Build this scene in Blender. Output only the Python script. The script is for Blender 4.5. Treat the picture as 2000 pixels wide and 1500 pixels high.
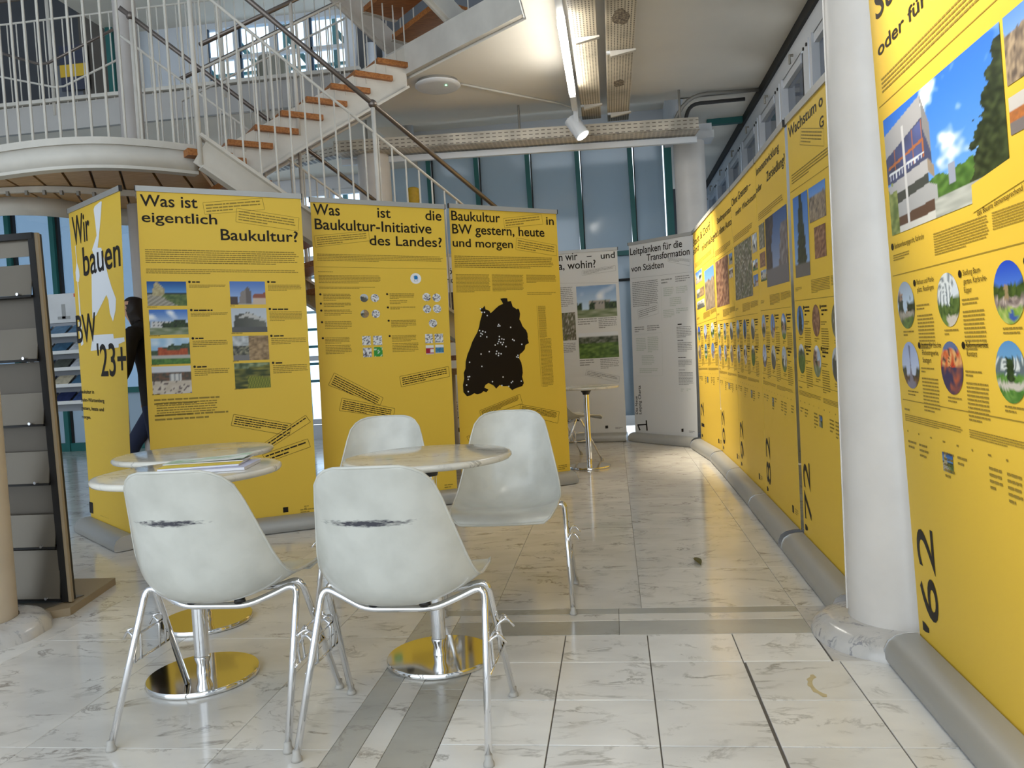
import bpy, bmesh, math, random
from mathutils import Vector, Matrix, noise, geometry

for o in list(bpy.data.objects):
    bpy.data.objects.remove(o, do_unlink=True)
scene = bpy.context.scene
C = scene.collection
PI = math.pi

# ------------------------------------------------------------ camera
cam_data = bpy.data.cameras.new('camera')
cam_data.sensor_width = 36.0
cam_data.lens = 1550.0 * 36.0 / 2000.0
cam_data.clip_start = 0.05
cam = bpy.data.objects.new('camera', cam_data)
C.objects.link(cam)
PITCH, ROLL, YAW = -0.040092, -0.056521, -0.128493
fw = Vector((math.sin(YAW) * math.cos(PITCH), math.cos(YAW) * math.cos(PITCH), math.sin(PITCH)))
rt = Vector((math.cos(YAW), -math.sin(YAW), 0))
up = rt.cross(fw)
r2 = math.cos(ROLL) * rt + math.sin(ROLL) * up
u2 = -math.sin(ROLL) * rt + math.cos(ROLL) * up
cam.matrix_world = Matrix(((r2.x, u2.x, -fw.x, 0), (r2.y, u2.y, -fw.y, 0), (r2.z, u2.z, -fw.z, 1.08), (0, 0, 0, 1)))
scene.camera = cam

# ------------------------------------------------------------ sky and exposure
world = bpy.data.worlds.new('overcast_sky')
scene.world = world
world.use_nodes = True
wn = world.node_tree.nodes
wl = world.node_tree.links
bg = wn['Background']
bg.inputs['Color'].default_value = (0.80, 0.90, 1.0, 1)
bg.inputs['Strength'].default_value = 1.15
scene.view_settings.view_transform = 'Standard'
scene.view_settings.look = 'None'
scene.view_settings.exposure = 1.2
scene.view_settings.gamma = 1.0
scene.view_settings.use_curve_mapping = False


# ------------------------------------------------------------ materials
def lin(c):
    c = c / 255.0
    return c / 12.92 if c <= 0.04045 else ((c + 0.055) / 1.055) ** 2.4


def srgb(r, g, b):
    return (lin(r), lin(g), lin(b), 1.0)


MATS = {}


def mat(name, col, rough=0.5, metal=0.0, spec=0.5, var=0.0, scale=6.0, bump=0.0, coat=0.0, emit=0.0, stretch=None, col2=None):
    if name in MATS:
        return MATS[name]
    m = bpy.data.materials.new(name)
    m.use_nodes = True
    nt = m.node_tree
    b = nt.nodes['Principled BSDF']
    b.inputs['Base Color'].default_value = col
    b.inputs['Roughness'].default_value = rough
    b.inputs['Metallic'].default_value = metal
    b.inputs['Specular IOR Level'].default_value = spec
    b.inputs['Coat Weight'].default_value = coat
    if emit:
        b.inputs['Emission Color'].default_value = col
        b.inputs['Emission Strength'].default_value = emit
    if var or bump:
        tc = nt.nodes.new('ShaderNodeTexCoord')
        mp = nt.nodes.new('ShaderNodeMapping')
        if stretch:
            mp.inputs['Scale'].default_value = stretch
        nz = nt.nodes.new('ShaderNodeTexNoise')
        nz.inputs['Scale'].default_value = scale
        nz.inputs['Detail'].default_value = 5
        nt.links.new(tc.outputs['Object'], mp.inputs['Vector'])
        nt.links.new(mp.outputs['Vector'], nz.inputs['Vector'])
        if var:
            rp = nt.nodes.new('ShaderNodeValToRGB')
            c2 = col2 or tuple(max(0, x * (1 - var)) for x in col[:3]) + (1,)
            rp.color_ramp.elements[0].color = c2
            rp.color_ramp.elements[0].position = 0.35
            rp.color_ramp.elements[1].color = col
            rp.color_ramp.elements[1].position = 0.6
            nt.links.new(nz.outputs['Fac'], rp.inputs['Fac'])
            nt.links.new(rp.outputs['Color'], b.inputs['Base Color'])
        if bump:
            bp = nt.nodes.new('ShaderNodeBump')
            bp.inputs['Strength'].default_value = bump
            bp.inputs['Distance'].default_value = 0.01
            nt.links.new(nz.outputs['Fac'], bp.inputs['Height'])
            nt.links.new(bp.outputs['Normal'], b.inputs['Normal'])
    MATS[name] = m
    return m


def marble(name, base, vein, rough=0.16, scale=2.2, vein_amt=0.8, per_object=True):
    m = bpy.data.materials.new(name)
    m.use_nodes = True
    nt = m.node_tree
    N = nt.nodes
    L = nt.links
    b = N['Principled BSDF']
    tc = N.new('ShaderNodeTexCoord')
    oi = N.new('ShaderNodeObjectInfo')
    vm = N.new('ShaderNodeVectorMath')
    vm.operation = 'SCALE'
    vm.inputs[0].default_value = (37.0, 91.0, 53.0)
    add = N.new('ShaderNodeVectorMath')
    add.operation = 'ADD'
    L.new(tc.outputs['Object'], add.inputs[0])
    if per_object:
        L.new(oi.outputs['Random'], vm.inputs['Scale'])
        L.new(vm.outputs[0], add.inputs[1])
    mp = N.new('ShaderNodeMapping')
    mp.inputs['Rotation'].default_value = (0, 0, 0.25)
    mp.inputs['Scale'].default_value = (1.0, 1.8, 1.0)
    L.new(add.outputs[0], mp.inputs['Vector'])
    n1 = N.new('ShaderNodeTexNoise')
    n1.inputs['Scale'].default_value = scale
    n1.inputs['Detail'].default_value = 8
    n1.inputs['Roughness'].default_value = 0.62
    n1.inputs['Distortion'].default_value = 0.7
    L.new(mp.outputs[0], n1.inputs['Vector'])
    # thin veins where the noise crosses its middle value
    sub = N.new('ShaderNodeMath'); sub.operation = 'SUBTRACT'; sub.inputs[1].default_value = 0.5
    L.new(n1.outputs['Fac'], sub.inputs[0])
    ab = N.new('ShaderNodeMath'); ab.operation = 'ABSOLUTE'
    L.new(sub.outputs[0], ab.inputs[0])
    mr = N.new('ShaderNodeMapRange')
    mr.inputs['From Min'].default_value = 0.0
    mr.inputs['From Max'].default_value = 0.028
    mr.inputs['To Min'].default_value = 1.0
    mr.inputs['To Max'].default_value = 0.0
    L.new(ab.outputs[0], mr.inputs['Value'])
    n2 = N.new('ShaderNodeTexNoise')
    n2.inputs['Scale'].default_value = scale * 1.7
    n2.inputs['Detail'].default_value = 6
    L.new(mp.outputs[0], n2.inputs['Vector'])
    mr2 = N.new('ShaderNodeMapRange')
    mr2.inputs['From Min'].default_value = 0.44
    mr2.inputs['From Max'].default_value = 0.66
    L.new(n2.outputs['Fac'], mr2.inputs['Value'])
    mul = N.new('ShaderNodeMath'); mul.operation = 'MULTIPLY'
    L.new(mr.outputs[0], mul.inputs[0]); L.new(mr2.outputs[0], mul.inputs[1])
    mul2 = N.new('ShaderNodeMath'); mul2.operation = 'MULTIPLY'; mul2.inputs[1].default_value = vein_amt
    L.new(mul.outputs[0], mul2.inputs[0])
    # cloudy body
    n3 = N.new('ShaderNodeTexNoise')
    n3.inputs['Scale'].default_value = scale * 0.9
    n3.inputs['Detail'].default_value = 7
    L.new(mp.outputs[0], n3.inputs['Vector'])
    rp = N.new('ShaderNodeValToRGB')
    rp.color_ramp.elements[0].position = 0.35
    rp.color_ramp.elements[0].color = tuple(x * 0.86 for x in base[:3]) + (1,)
    rp.color_ramp.elements[1].position = 0.62
    rp.color_ramp.elements[1].color = base
    L.new(n3.outputs['Fac'], rp.inputs['Fac'])
    mx = N.new('ShaderNodeMix'); mx.data_type = 'RGBA'
    L.new(mul2.outputs[0], mx.inputs['Factor'])
    L.new(rp.outputs['Color'], mx.inputs[6])
    mx.inputs[7].default_value = vein
    # slight tone shift from slab to slab
    hsv = N.new('ShaderNodeHueSaturation')
    mr3 = N.new('ShaderNodeMapRange')
    mr3.inputs['To Min'].default_value = 0.93
    mr3.inputs['To Max'].default_value = 1.05
    L.new(oi.outputs['Random'], mr3.inputs['Value'])
    L.new(mr3.outputs[0], hsv.inputs['Value'])
    L.new(mx.outputs[2], hsv.inputs['Color'])
    L.new(hsv.outputs[0], b.inputs['Base Color'])
    mr4 = N.new('ShaderNodeMapRange')
    mr4.inputs['To Min'].default_value = rough * 0.7
    mr4.inputs['To Max'].default_value = rough * 1.4
    L.new(n3.outputs['Fac'], mr4.inputs['Value'])
    L.new(mr4.outputs[0], b.inputs['Roughness'])
    b.inputs['Specular IOR Level'].default_value = 0.55
    MATS[name] = m
    return m


def wood(name, c1, c2):
    m = mat(name, c1, 0.45, 0, 0.4, 0.4, 9.0, 0.0, stretch=(1.0, 9.0, 9.0), col2=c2)
    return m


def attr_mat(name, rough=0.45):
    m = bpy.data.materials.new(name)
    m.use_nodes = True
    nt = m.node_tree
    a = nt.nodes.new('ShaderNodeAttribute')
    a.attribute_name = 'ink'
    b = nt.nodes['Principled BSDF']
    b.inputs['Roughness'].default_value = rough
    b.inputs['Specular IOR Level'].default_value = 0.25
    nt.links.new(a.outputs['Color'], b.inputs['Base Color'])
    MATS[name] = m
    return m


def perforated(name, col, hole, sx, sy, ax=(0, 1), lims=(0.42, 0.62)):
    """cable-tray sheet: rows of punched slots (dark where punched)"""
    m = bpy.data.materials.new(name)
    m.use_nodes = True
    nt = m.node_tree
    N, L = nt.nodes, nt.links
    b = N['Principled BSDF']
    b.inputs['Roughness'].default_value = 0.5
    tc = N.new('ShaderNodeTexCoord')
    mp = N.new('ShaderNodeMapping')
    mp.inputs['Scale'].default_value = (sx, sy, sy)
    L.new(tc.outputs['Object'], mp.inputs['Vector'])
    sp = N.new('ShaderNodeSeparateXYZ')
    L.new(mp.outputs[0], sp.inputs[0])
    res = []
    for k, lim in zip(ax, lims):
        fr = N.new('ShaderNodeMath'); fr.operation = 'FRACT'
        L.new(sp.outputs[k], fr.inputs[0])
        lt = N.new('ShaderNodeMath'); lt.operation = 'LESS_THAN'; lt.inputs[1].default_value = lim
        L.new(fr.outputs[0], lt.inputs[0])
        res.append(lt)
    mu = N.new('ShaderNodeMath'); mu.operation = 'MULTIPLY'
    L.new(res[0].outputs[0], mu.inputs[0]); L.new(res[1].outputs[0], mu.inputs[1])
    nz = N.new('ShaderNodeTexNoise'); nz.inputs['Scale'].default_value = 3.0
    L.new(tc.outputs['Object'], nz.inputs['Vector'])
    rp = N.new('ShaderNodeValToRGB')
    rp.color_ramp.elements[0].position = 0.3
    rp.color_ramp.elements[0].color = tuple(x * 0.62 for x in col[:3]) + (1,)
    rp.color_ramp.elements[1].position = 0.55
    rp.color_ramp.elements[1].color = col
    L.new(nz.outputs['Fac'], rp.inputs['Fac'])
    mx = N.new('ShaderNodeMix'); mx.data_type = 'RGBA'
    L.new(mu.outputs[0], mx.inputs['Factor'])
    L.new(rp.outputs['Color'], mx.inputs[6])
    mx.inputs[7].default_value = hole
    L.new(mx.outputs[2], b.inputs['Base Color'])
    MATS[name] = m
    return m


def clear_glass(name, tint=(0.85, 0.93, 1.0, 1), gloss=0.12):
    m = bpy.data.materials.new(name)
    m.use_nodes = True
    nt = m.node_tree
    N, L = nt.nodes, nt.links
    for n in list(N):
        N.remove(n)
    out = N.new('ShaderNodeOutputMaterial')
    tr = N.new('ShaderNodeBsdfTransparent'); tr.inputs[0].default_value = tint
    gl = N.new('ShaderNodeBsdfGlossy'); gl.inputs['Roughness'].default_value = 0.02
    mx = N.new('ShaderNodeMixShader'); mx.inputs[0].default_value = gloss
    L.new(tr.outputs[0], mx.inputs[1]); L.new(gl.outputs[0], mx.inputs[2])
    L.new(mx.outputs[0], out.inputs[0])
    MATS[name] = m
    return m


def shell_material(name, scuff_at=None):
    """glass-fibre chair shell; the worn chairs carry a dark rubbed streak across the back"""
    m = bpy.data.materials.new(name)
    m.use_nodes = True
    nt = m.node_tree
    N, L = nt.nodes, nt.links
    b = N['Principled BSDF']
    b.inputs['Roughness'].default_value = 0.24
    b.inputs['Coat Weight'].default_value = 0.15
    tc = N.new('ShaderNodeTexCoord')
    nz = N.new('ShaderNodeTexNoise'); nz.inputs['Scale'].default_value = 9; nz.inputs['Detail'].default_value = 6
    L.new(tc.outputs['Object'], nz.inputs['Vector'])
    rp = N.new('ShaderNodeValToRGB')
    rp.color_ramp.elements[0].position = 0.3
    rp.color_ramp.elements[0].color = srgb(188, 187, 177)
    rp.color_ramp.elements[1].position = 0.6
    rp.color_ramp.elements[1].color = srgb(203, 202, 192)
    L.new(nz.outputs['Fac'], rp.inputs['Fac'])
    col = rp.outputs['Color']
    if scuff_at:
        cx, cz, wx, wz = scuff_at
        sp = N.new('ShaderNodeSeparateXYZ'); L.new(tc.outputs['Object'], sp.inputs[0])
        terms = []
        for out, c, w in (('X', cx, wx), ('Z', cz, wz)):
            s = N.new('ShaderNodeMath'); s.operation = 'SUBTRACT'; s.inputs[1].default_value = c
            L.new(sp.outputs[out], s.inputs[0])
            d = N.new('ShaderNodeMath'); d.operation = 'DIVIDE'; d.inputs[1].default_value = w
            L.new(s.outputs[0], d.inputs[0])
            q = N.new('ShaderNodeMath'); q.operation = 'POWER'; q.inputs[1].default_value = 2
            a = N.new('ShaderNodeMath'); a.operation = 'ABSOLUTE'
            L.new(d.outputs[0], a.inputs[0]); L.new(a.outputs[0], q.inputs[0])
            terms.append(q)
        sm = N.new('ShaderNodeMath'); sm.operation = 'ADD'
        L.new(terms[0].outputs[0], sm.inputs[0]); L.new(terms[1].outputs[0], sm.inputs[1])
        mp = N.new('ShaderNodeMapping'); mp.inputs['Scale'].default_value = (60, 10, 220)
        L.new(tc.outputs['Object'], mp.inputs['Vector'])
        n2 = N.new('ShaderNodeTexNoise'); n2.inputs['Scale'].default_value = 1.0; n2.inputs['Detail'].default_value = 4
        L.new(mp.outputs[0], n2.inputs['Vector'])
        rough = N.new('ShaderNodeMath'); rough.operation = 'MULTIPLY_ADD'
        rough.inputs[1].default_value = 2.4; rough.inputs[2].default_value = -1.2
        L.new(n2.outputs['Fac'], rough.inputs[0])
        t = N.new('ShaderNodeMath'); t.operation = 'ADD'
        L.new(sm.outputs[0], t.inputs[0]); L.new(rough.outputs[0], t.inputs[1])
        mr = N.new('ShaderNodeMapRange')
        mr.inputs['From Min'].default_value = 0.1; mr.inputs['From Max'].default_value = 1.0
        mr.inputs['To Min'].default_value = 0.95; mr.inputs['To Max'].default_value = 0.0
        L.new(t.outputs[0], mr.inputs['Value'])
        mx = N.new('ShaderNodeMix'); mx.data_type = 'RGBA'
        L.new(mr.outputs[0], mx.inputs['Factor'])
        L.new(col, mx.inputs[6])
        mx.inputs[7].default_value = srgb(36, 36, 52)
        col = mx.outputs[2]
    L.new(col, b.inputs['Base Color'])
    MATS[name] = m
    return m


M_slab = marble('marble_slab', srgb(222, 218, 210), srgb(128, 120, 110), 0.11, 3.4, 0.85)
M_tile = marble('marble_tile', srgb(236, 234, 229), srgb(142, 138, 128), 0.17, 3.0, 0.75)
M_grey = marble('marble_grey', srgb(180, 178, 170), srgb(120, 118, 112), 0.18, 3.5, 0.4)
M_top = marble('marble_table_top', srgb(218, 214, 202), srgb(120, 116, 108), 0.1, 5.0, 0.8)
M_plinth = marble('marble_plinth', srgb(204, 200, 194), srgb(110, 112, 122), 0.15, 7.0, 0.9)
M_grout = mat('grout', srgb(104, 98, 90), 0.9)
M_column = mat('painted_column', srgb(216, 210, 202), 0.42, 0, 0.5, 0.07, 5.0, 0.08)
M_pillar = mat('cream_pillar', srgb(206, 190, 166), 0.5, 0, 0.4, 0.08, 5.0, 0.08)
M_plaster = mat('ceiling_plaster', srgb(230, 224, 212), 0.9, 0, 0.2, 0.05, 1.5, 0.05)
M_white = mat('white_paint', srgb(216, 219, 222), 0.45)
M_whitew = mat('white_wall', srgb(212, 216, 222), 0.8)
M_frame = mat('window_frame_white', srgb(208, 212, 218), 0.4)
M_black = mat('black_strip', srgb(24, 23, 22), 0.6)
M_dark = mat('dark_panel', srgb(74, 76, 80), 0.6, var=0.1, scale=1.0)
M_teal = mat('teal_frame', srgb(38, 104, 100), 0.45)
M_blueglass = mat('blue_grey_glass', srgb(176, 197, 213), 0.10, 0, 0.6)
M_sideglass = mat('side_window_glass', srgb(100, 108, 124), 0.06, 0, 0.7)
M_steel = mat('cream_steel', srgb(206, 200, 188), 0.5, 0, 0.4, 0.12, 4.0, 0.05)
M_rail = mat('handrail_steel', srgb(118, 108, 100), 0.3, 0.7)
M_wood = wood('tread_wood', srgb(172, 112, 58), srgb(138, 82, 38))
M_ply = wood('landing_plywood', srgb(196, 160, 112), srgb(176, 138, 92))
M_chrome = mat('chrome', (0.82, 0.82, 0.83, 1), 0.06, 1.0)
M_chrome_base = mat('chrome_disc', (0.72, 0.71, 0.68, 1), 0.07, 1.0)
M_collar = mat('black_collar', srgb(34, 32, 30), 0.4)
M_rubber = mat('foot_plastic', srgb(176, 172, 164), 0.5)
M_shell = shell_material('fibreglass_shell')
M_yellow = mat('yellow_print', srgb(229, 190, 66), 0.5, 0, 0.3)
M_paper = mat('white_print', srgb(208, 208, 206), 0.5, 0, 0.3)
M_alu = mat('cassette_aluminium', srgb(166, 165, 160), 0.42, 0.25)
M_alu_edge = mat('bright_aluminium', srgb(220, 222, 226), 0.18, 0.9)
M_ink = mat('black_ink', srgb(30, 22, 14), 0.5, 0, 0.2)
M_inksoft = mat('small_print_ink', srgb(148, 124, 50), 0.5, 0, 0.2)
M_inkgrey = mat('small_print_grey', srgb(140, 140, 138), 0.5, 0, 0.2)
M_inkgreen = mat('small_print_green', srgb(176, 184, 174), 0.5, 0, 0.2)
M_photo = attr_mat('printed_photo', 0.4)
M_whiteink = mat('white_ink', srgb(232, 234, 236), 0.5, 0, 0.2)
M_led = mat('led_tube', (1.0, 0.97, 0.9, 1), 0.4, emit=15.0)
M_ledfar = mat('led_tube_far', (1.0, 0.97, 0.92, 1), 0.4, emit=5.0)
M_green = mat('green_diode', (0.1, 1.0, 0.35, 1), 0.4, emit=8.0)
M_lens = mat('spot_lens', (1.0, 0.95, 0.85, 1), 0.4, emit=10.0)
M_tray = perforated('perforated_tray', srgb(196, 184, 160), srgb(96, 86, 72), 42.0, 30.0)
M_trayx = perforated('perforated_tray_cross', srgb(204, 194, 176), srgb(120, 108, 92), 22.0, 36.0, (0, 1), (0.6, 0.3))
M_trays = perforated('perforated_tray_side', srgb(206, 198, 182), srgb(104, 94, 82), 16.0, 27.0, (0, 2), (0.6, 0.22))
M_galv = mat('galvanised', srgb(150, 146, 138), 0.45, 0.5)
M_pane = clear_glass('clear_pane')
M_rackpanel = mat('rack_panel', srgb(116, 108, 94), 0.3, 0.35, var=0.1, scale=2.0)
M_rackbeige = mat('rack_edge', srgb(150, 132, 104), 0.5)
M_rackblack = mat('rack_black', srgb(20, 17, 14), 0.5)


# ------------------------------------------------------------ mesh helpers
OFF = {}


def link(o, parent=None):
    C.objects.link(o)
    if parent is not None:
        o.parent = parent
        OFF[o.name] = OFF.get(parent.name, Vector((0, 0, 0)))
    return o


def tag(o, label=None, cat=None, group=None, kind=None):
    if label: o['label'] = label
    if cat: o['category'] = cat
    if group: o['group'] = group
    if kind: o['kind'] = kind
    return o


def thing(name, label, cat, loc=(0, 0, 0), group=None, kind=None):
    o = bpy.data.objects.new(name, None)
    o.empty_display_size = 0.05
    C.objects.link(o)
    o.location = loc
    OFF[o.name] = Vector(loc)
    return tag(o, label, cat, group, kind)


def fillet(pts, rad, n=5):
    """round the corners of a polyline"""
    pts = [Vector(p) for p in pts]
    out = [pts[0]]
    for i in range(1, len(pts) - 1):
        a, p, b = pts[i - 1], pts[i], pts[i + 1]
        da, db = (a - p), (b - p)
        r = min(rad, da.length * 0.48, db.length * 0.48)
        p0, p1 = p + da.normalized() * r, p + db.normalized() * r
        for k in range(n + 1):
            t = k / n
            out.append((1 - t) ** 2 * p0 + 2 * t * (1 - t) * p + t * t * p1)
    out.append(pts[-1])
    return out


class MB:
    def __init__(s):
        s.v = []; s.f = []; s.c = []

    def add(s, vs, fs, col=None):
        k = len(s.v)
        s.v += [Vector(v) for v in vs]
        s.f += [tuple(i + k for i in f) for f in fs]
        if col is not None:
            s.c += [col] * len(vs)
        return s

    def hexa(s, p, col=None):
        return s.add(p, [(0, 3, 2, 1), (4, 5, 6, 7), (0, 1, 5, 4), (1, 2, 6, 5), (2, 3, 7, 6), (3, 0, 4, 7)], col)

    def box(s, c, d, rz=0.0, col=None):
        ca, sa = math.cos(rz), math.sin(rz)
        p = []
        for z in (-0.5, 0.5):
            for x, y in ((-0.5, -0.5), (0.5, -0.5), (0.5, 0.5), (-0.5, 0.5)):
                X, Y = x * d[0], y * d[1]
                p.append((c[0] + X * ca - Y * sa, c[1] + X * sa + Y * ca, c[2] + z * d[2]))
        return s.hexa(p, col)

    def beam(s, a, b, w, h, upv=(0, 0, 1), col=None):
        a, b = Vector(a), Vector(b)
        d = (b - a).normalized()
        side = d.cross(Vector(upv))
        if side.length < 1e-6: side = Vector((1, 0, 0))
        side.normalize()
        u = side.cross(d).normalized()
        p = []
        for q in (a, b):
            for x, y in ((-0.5, -0.5), (0.5, -0.5), (0.5, 0.5), (-0.5, 0.5)):
                p.append(q + side * x * w + u * y * h)
        return s.hexa(p, col)

    def tube(s, path, r, n=8, cap=True, col=None):
        P = [Vector(p) for p in path]
        k0 = len(s.v)
        prev = None
        m = len(P)
        for i, p in enumerate(P):
            if i == 0: d = P[1] - P[0]
            elif i == m - 1: d = P[-1] - P[-2]
            else: d = (P[i + 1] - p).normalized() + (p - P[i - 1]).normalized()
            d.normalize()
            if prev is None:
                ref = Vector((0, 0, 1)) if abs(d.z) < 0.9 else Vector((1, 0, 0))
                a = d.cross(ref).normalized()
            else:
                a = (prev - d * prev.dot(d)).normalized()
            prev = a
            bb = d.cross(a)
            rr = r[i] if isinstance(r, (list, tuple)) else r
            for j in range(n):
                t = 2 * PI * j / n
                s.v.append(p + a * math.cos(t) * rr + bb * math.sin(t) * rr)
                if col is not None: s.c.append(col)
        for i in range(m - 1):
            for j in range(n):
                j2 = (j + 1) % n
                s.f.append((k0 + i * n + j, k0 + i * n + j2, k0 + (i + 1) * n + j2, k0 + (i + 1) * n + j))
        if cap:
            s.f.append(tuple(k0 + j for j in reversed(range(n))))
            s.f.append(tuple(k0 + (m - 1) * n + j for j in range(n)))
        return s

    def lathe(s, prof, n=32, c=(0, 0, 0), col=None):
        k0 = len(s.v)
        for r, z in prof:
            for j in range(n):
                t = 2 * PI * j / n
                s.v.append(Vector((c[0] + r * math.cos(t), c[1] + r * math.sin(t), c[2] + z)))
                if col is not None: s.c.append(col)
        for i in range(len(prof) - 1):
            for j in range(n):
                j2 = (j + 1) % n
                s.f.append((k0 + i * n + j, k0 + i * n + j2, k0 + (i + 1) * n + j2, k0 + (i + 1) * n + j))
        s.f.append(tuple(k0 + j for j in reversed(range(n))))
        s.f.append(tuple(k0 + (len(prof) - 1) * n + j for j in range(n)))
        return s

    def prism(s, poly, z0, z1, col=None):
        n = len(poly)
        vs = [(p[0], p[1], z0) for p in poly] + [(p[0], p[1], z1) for p in poly]
        fs = [tuple(reversed(range(n))), tuple(range(n, 2 * n))]
        fs += [(i, (i + 1) % n, n + (i + 1) % n, n + i) for i in range(n)]
        return s.add(vs, fs, col)

    def build(s, name, material, parent=None, smooth=False, auto=None):
        off = OFF.get(parent.name, Vector((0, 0, 0))) if parent is not None else Vector((0, 0, 0))
        me = bpy.data.meshes.new(name)
        me.from_pydata([v - off for v in s.v], [], s.f)
        if s.c:
            a = me.color_attributes.new('ink', 'FLOAT_COLOR', 'POINT')
            flat = []
            for c in s.c: flat += [c[0], c[1], c[2], 1.0]
            a.data.foreach_set('color', flat)
        me.materials.append(material)
        if smooth or auto:
            me.polygons.foreach_set('use_smooth', [True] * len(me.polygons))
            if auto:
                me.set_sharp_from_angle(angle=math.radians(auto))
        me.update()
        o = bpy.data.objects.new(name, me)
        return link(o, parent)


def copy_tree(o, parent=None):
    c = o.copy()
    C.objects.link(c)
    c.parent = parent
    for ch in o.children:
        copy_tree(ch, c)
    return c


def struct(o, label=None):
    o['kind'] = 'structure'
    if label: o['label'] = label
    return o

# ============================================================ THE SETTING
# ---- floor: grout bed with every slab and tile laid on it
floor = MB().box((-3.7, 3.9, -0.02), (11.6, 17.6, 0.03)).build('floor', M_grout)
struct(floor, 'polished marble floor of pale slabs with grey inlaid bands')
field = MB().box((-3.7, -1.7, -0.0005 - 0.0055), (11.6, 5.8, 0.012)).build('paving_field', M_slab, floor)
field['kind'] = 'stuff'
TILES = {}


def tile(x0, y0, x1, y1, m, name='slab', g=0.0007):
    w, d = x1 - x0 - 2 * g, y1 - y0 - 2 * g
    if w < 0.02 or d < 0.02:
        return
    key = (round(w, 3), round(d, 3), m.name)
    if key not in TILES:
        c = 0.0012
        vs = []
        for z, k in ((-0.012, 0), (-0.0012, 0), (0, c)):
            for sx, sy in ((-1, -1), (1, -1), (1, 1), (-1, 1)):
                vs.append((sx * (w / 2 - k), sy * (d / 2 - k), z))
        fs = [(8, 9, 10, 11)]
        for r in (0, 4):
            for j in range(4):
                fs.append((r + j, r + (j + 1) % 4, r + 4 + (j + 1) % 4, r + 4 + j))
        me = bpy.data.meshes.new(name)
        me.from_pydata(vs, [], fs)
        me.materials.append(m)
        TILES[key] = me
    o = bpy.data.objects.new(name, TILES[key])
    o.location = ((x0 + x1) / 2, (y0 + y1) / 2, 0)
    link(o, floor)


XB, YB = -0.84, 3.26          # outer corner of the inlaid border
xs = [0.063 + 0.611 * k for k in range(-15, 4)]
ys = [1.213 + 0.872 * k for k in range(0, 12)]
for i in range(len(xs) - 1):
    for j in range(len(ys) - 1):
        x0, x1, y0, y1 = xs[i], xs[i + 1], ys[j], ys[j + 1]
        if x1 <= XB or y0 >= YB:
            tile(x0, y0, x1, y1, M_slab)
        elif x0 >= XB and y1 <= YB:
            continue
        else:
            if x0 < XB: tile(x0, y0, XB, min(y1, YB) if y1 > YB else y1, M_slab)
            if y1 > YB: tile(x0, YB, x1, y1, M_slab)
# border bands: thin grey, white, wide grey
for (xa, xb, yt, m) in ((-0.84, -0.755, 3.26, M_grey), (-0.755, -0.68, 3.19, M_slab), (-0.68, -0.535, 3.11, M_grey)):
    y = 1.213
    n = 3
    st = (yt - y) / n
    for k in range(n):
        tile(xa, y + k * st, xb, y + (k + 1) * st, m, 'border_strip')
for (ya, yb, xl, m) in ((3.19, 3.26, -0.755, M_grey), (3.11, 3.19, -0.68, M_slab), (2.955, 3.11, -0.535, M_grey)):
    cuts = [xl, -0.03, 0.672]
    for k in range(len(cuts) - 1):
        tile(cuts[k], ya, cuts[k + 1], yb, m, 'border_strip')
tx = [-0.535, -0.231, 0.073, 0.381, 0.692, 0.997, 1.30, 1.61]
ty = [2.955, 2.695, 2.40, 2.12, 1.84, 1.56, 1.28]
for j in range(len(ty) - 1):
    for i in range(len(tx) - 1):
        if j == 0 and i >= 4: continue
        x0 = tx[i] + (0.006 if (i == 3 and j >= 1) else 0)
        x1 = 0.668 if (j == 0 and i == 3) else tx[i + 1]
        tile(x0, ty[j + 1], x1, ty[j], M_tile, 'floor_tile', 0.0019)
tile(0.672, 2.695, 1.30, 3.26, M_plinth, 'plinth_slab')
tile(1.30, 2.695, 1.896, 3.26, M_slab, 'plinth_slab')

# ---- upper floor slab = ceiling over the exhibition aisle, open stairwell to its left
poly = [(1.66, -4.0), (1.66, 8.68), (-9.4, 8.68), (-9.4, 7.75), (-2.34, 7.78), (-0.535, 6.25), (-0.535, -4.0)]
ceiling = struct(MB().prism(poly, 3.65, 3.95).build('ceiling', M_plaster), 'pale plaster ceiling above the aisle')
MB().beam((-2.30, 7.70, 3.80), (-0.53, 6.20, 3.80), 0.05, 0.26).build('edge_channel', M_steel, ceiling)
MB().beam((-0.545, 6.24, 3.80), (-0.545, -4.0, 3.80), 0.02, 0.28).build('edge_fascia', M_white, ceiling)
struct(MB().box((-0.9, 9.8, 4.2), (3.5, 2.2, 0.06)).build('ceiling_rear', M_plaster), 'ceiling behind the cable tray')
struct(MB().box((1.24, 11.2, 3.8), (0.84, 5.1, 0.3)).build('ceiling_corridor', M_plaster), 'ceiling of the window corridor at the far right')
struct(MB().box((1.24, 13.7, 1.9), (0.9, 0.1, 3.8)).build('wall_corridor', M_dark), 'dark end of the window corridor')
struct(MB().box((0.83, 12.2, 1.9), (0.06, 2.9, 3.8)).build('wall_corridor_side', M_blueglass), 'blue glass side of the window corridor')
struct(MB().box((-5.9, 9.72, 3.8), (6.8, 2.06, 0.28)).build('floor_gallery', M_plaster), 'gallery floor slab at the back left')
struct(MB().box((-4.6, 9.65, 5.95), (4.4, 2.2, 0.1)).build('ceiling_gallery', M_plaster), 'plaster ceiling over the gallery')

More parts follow.
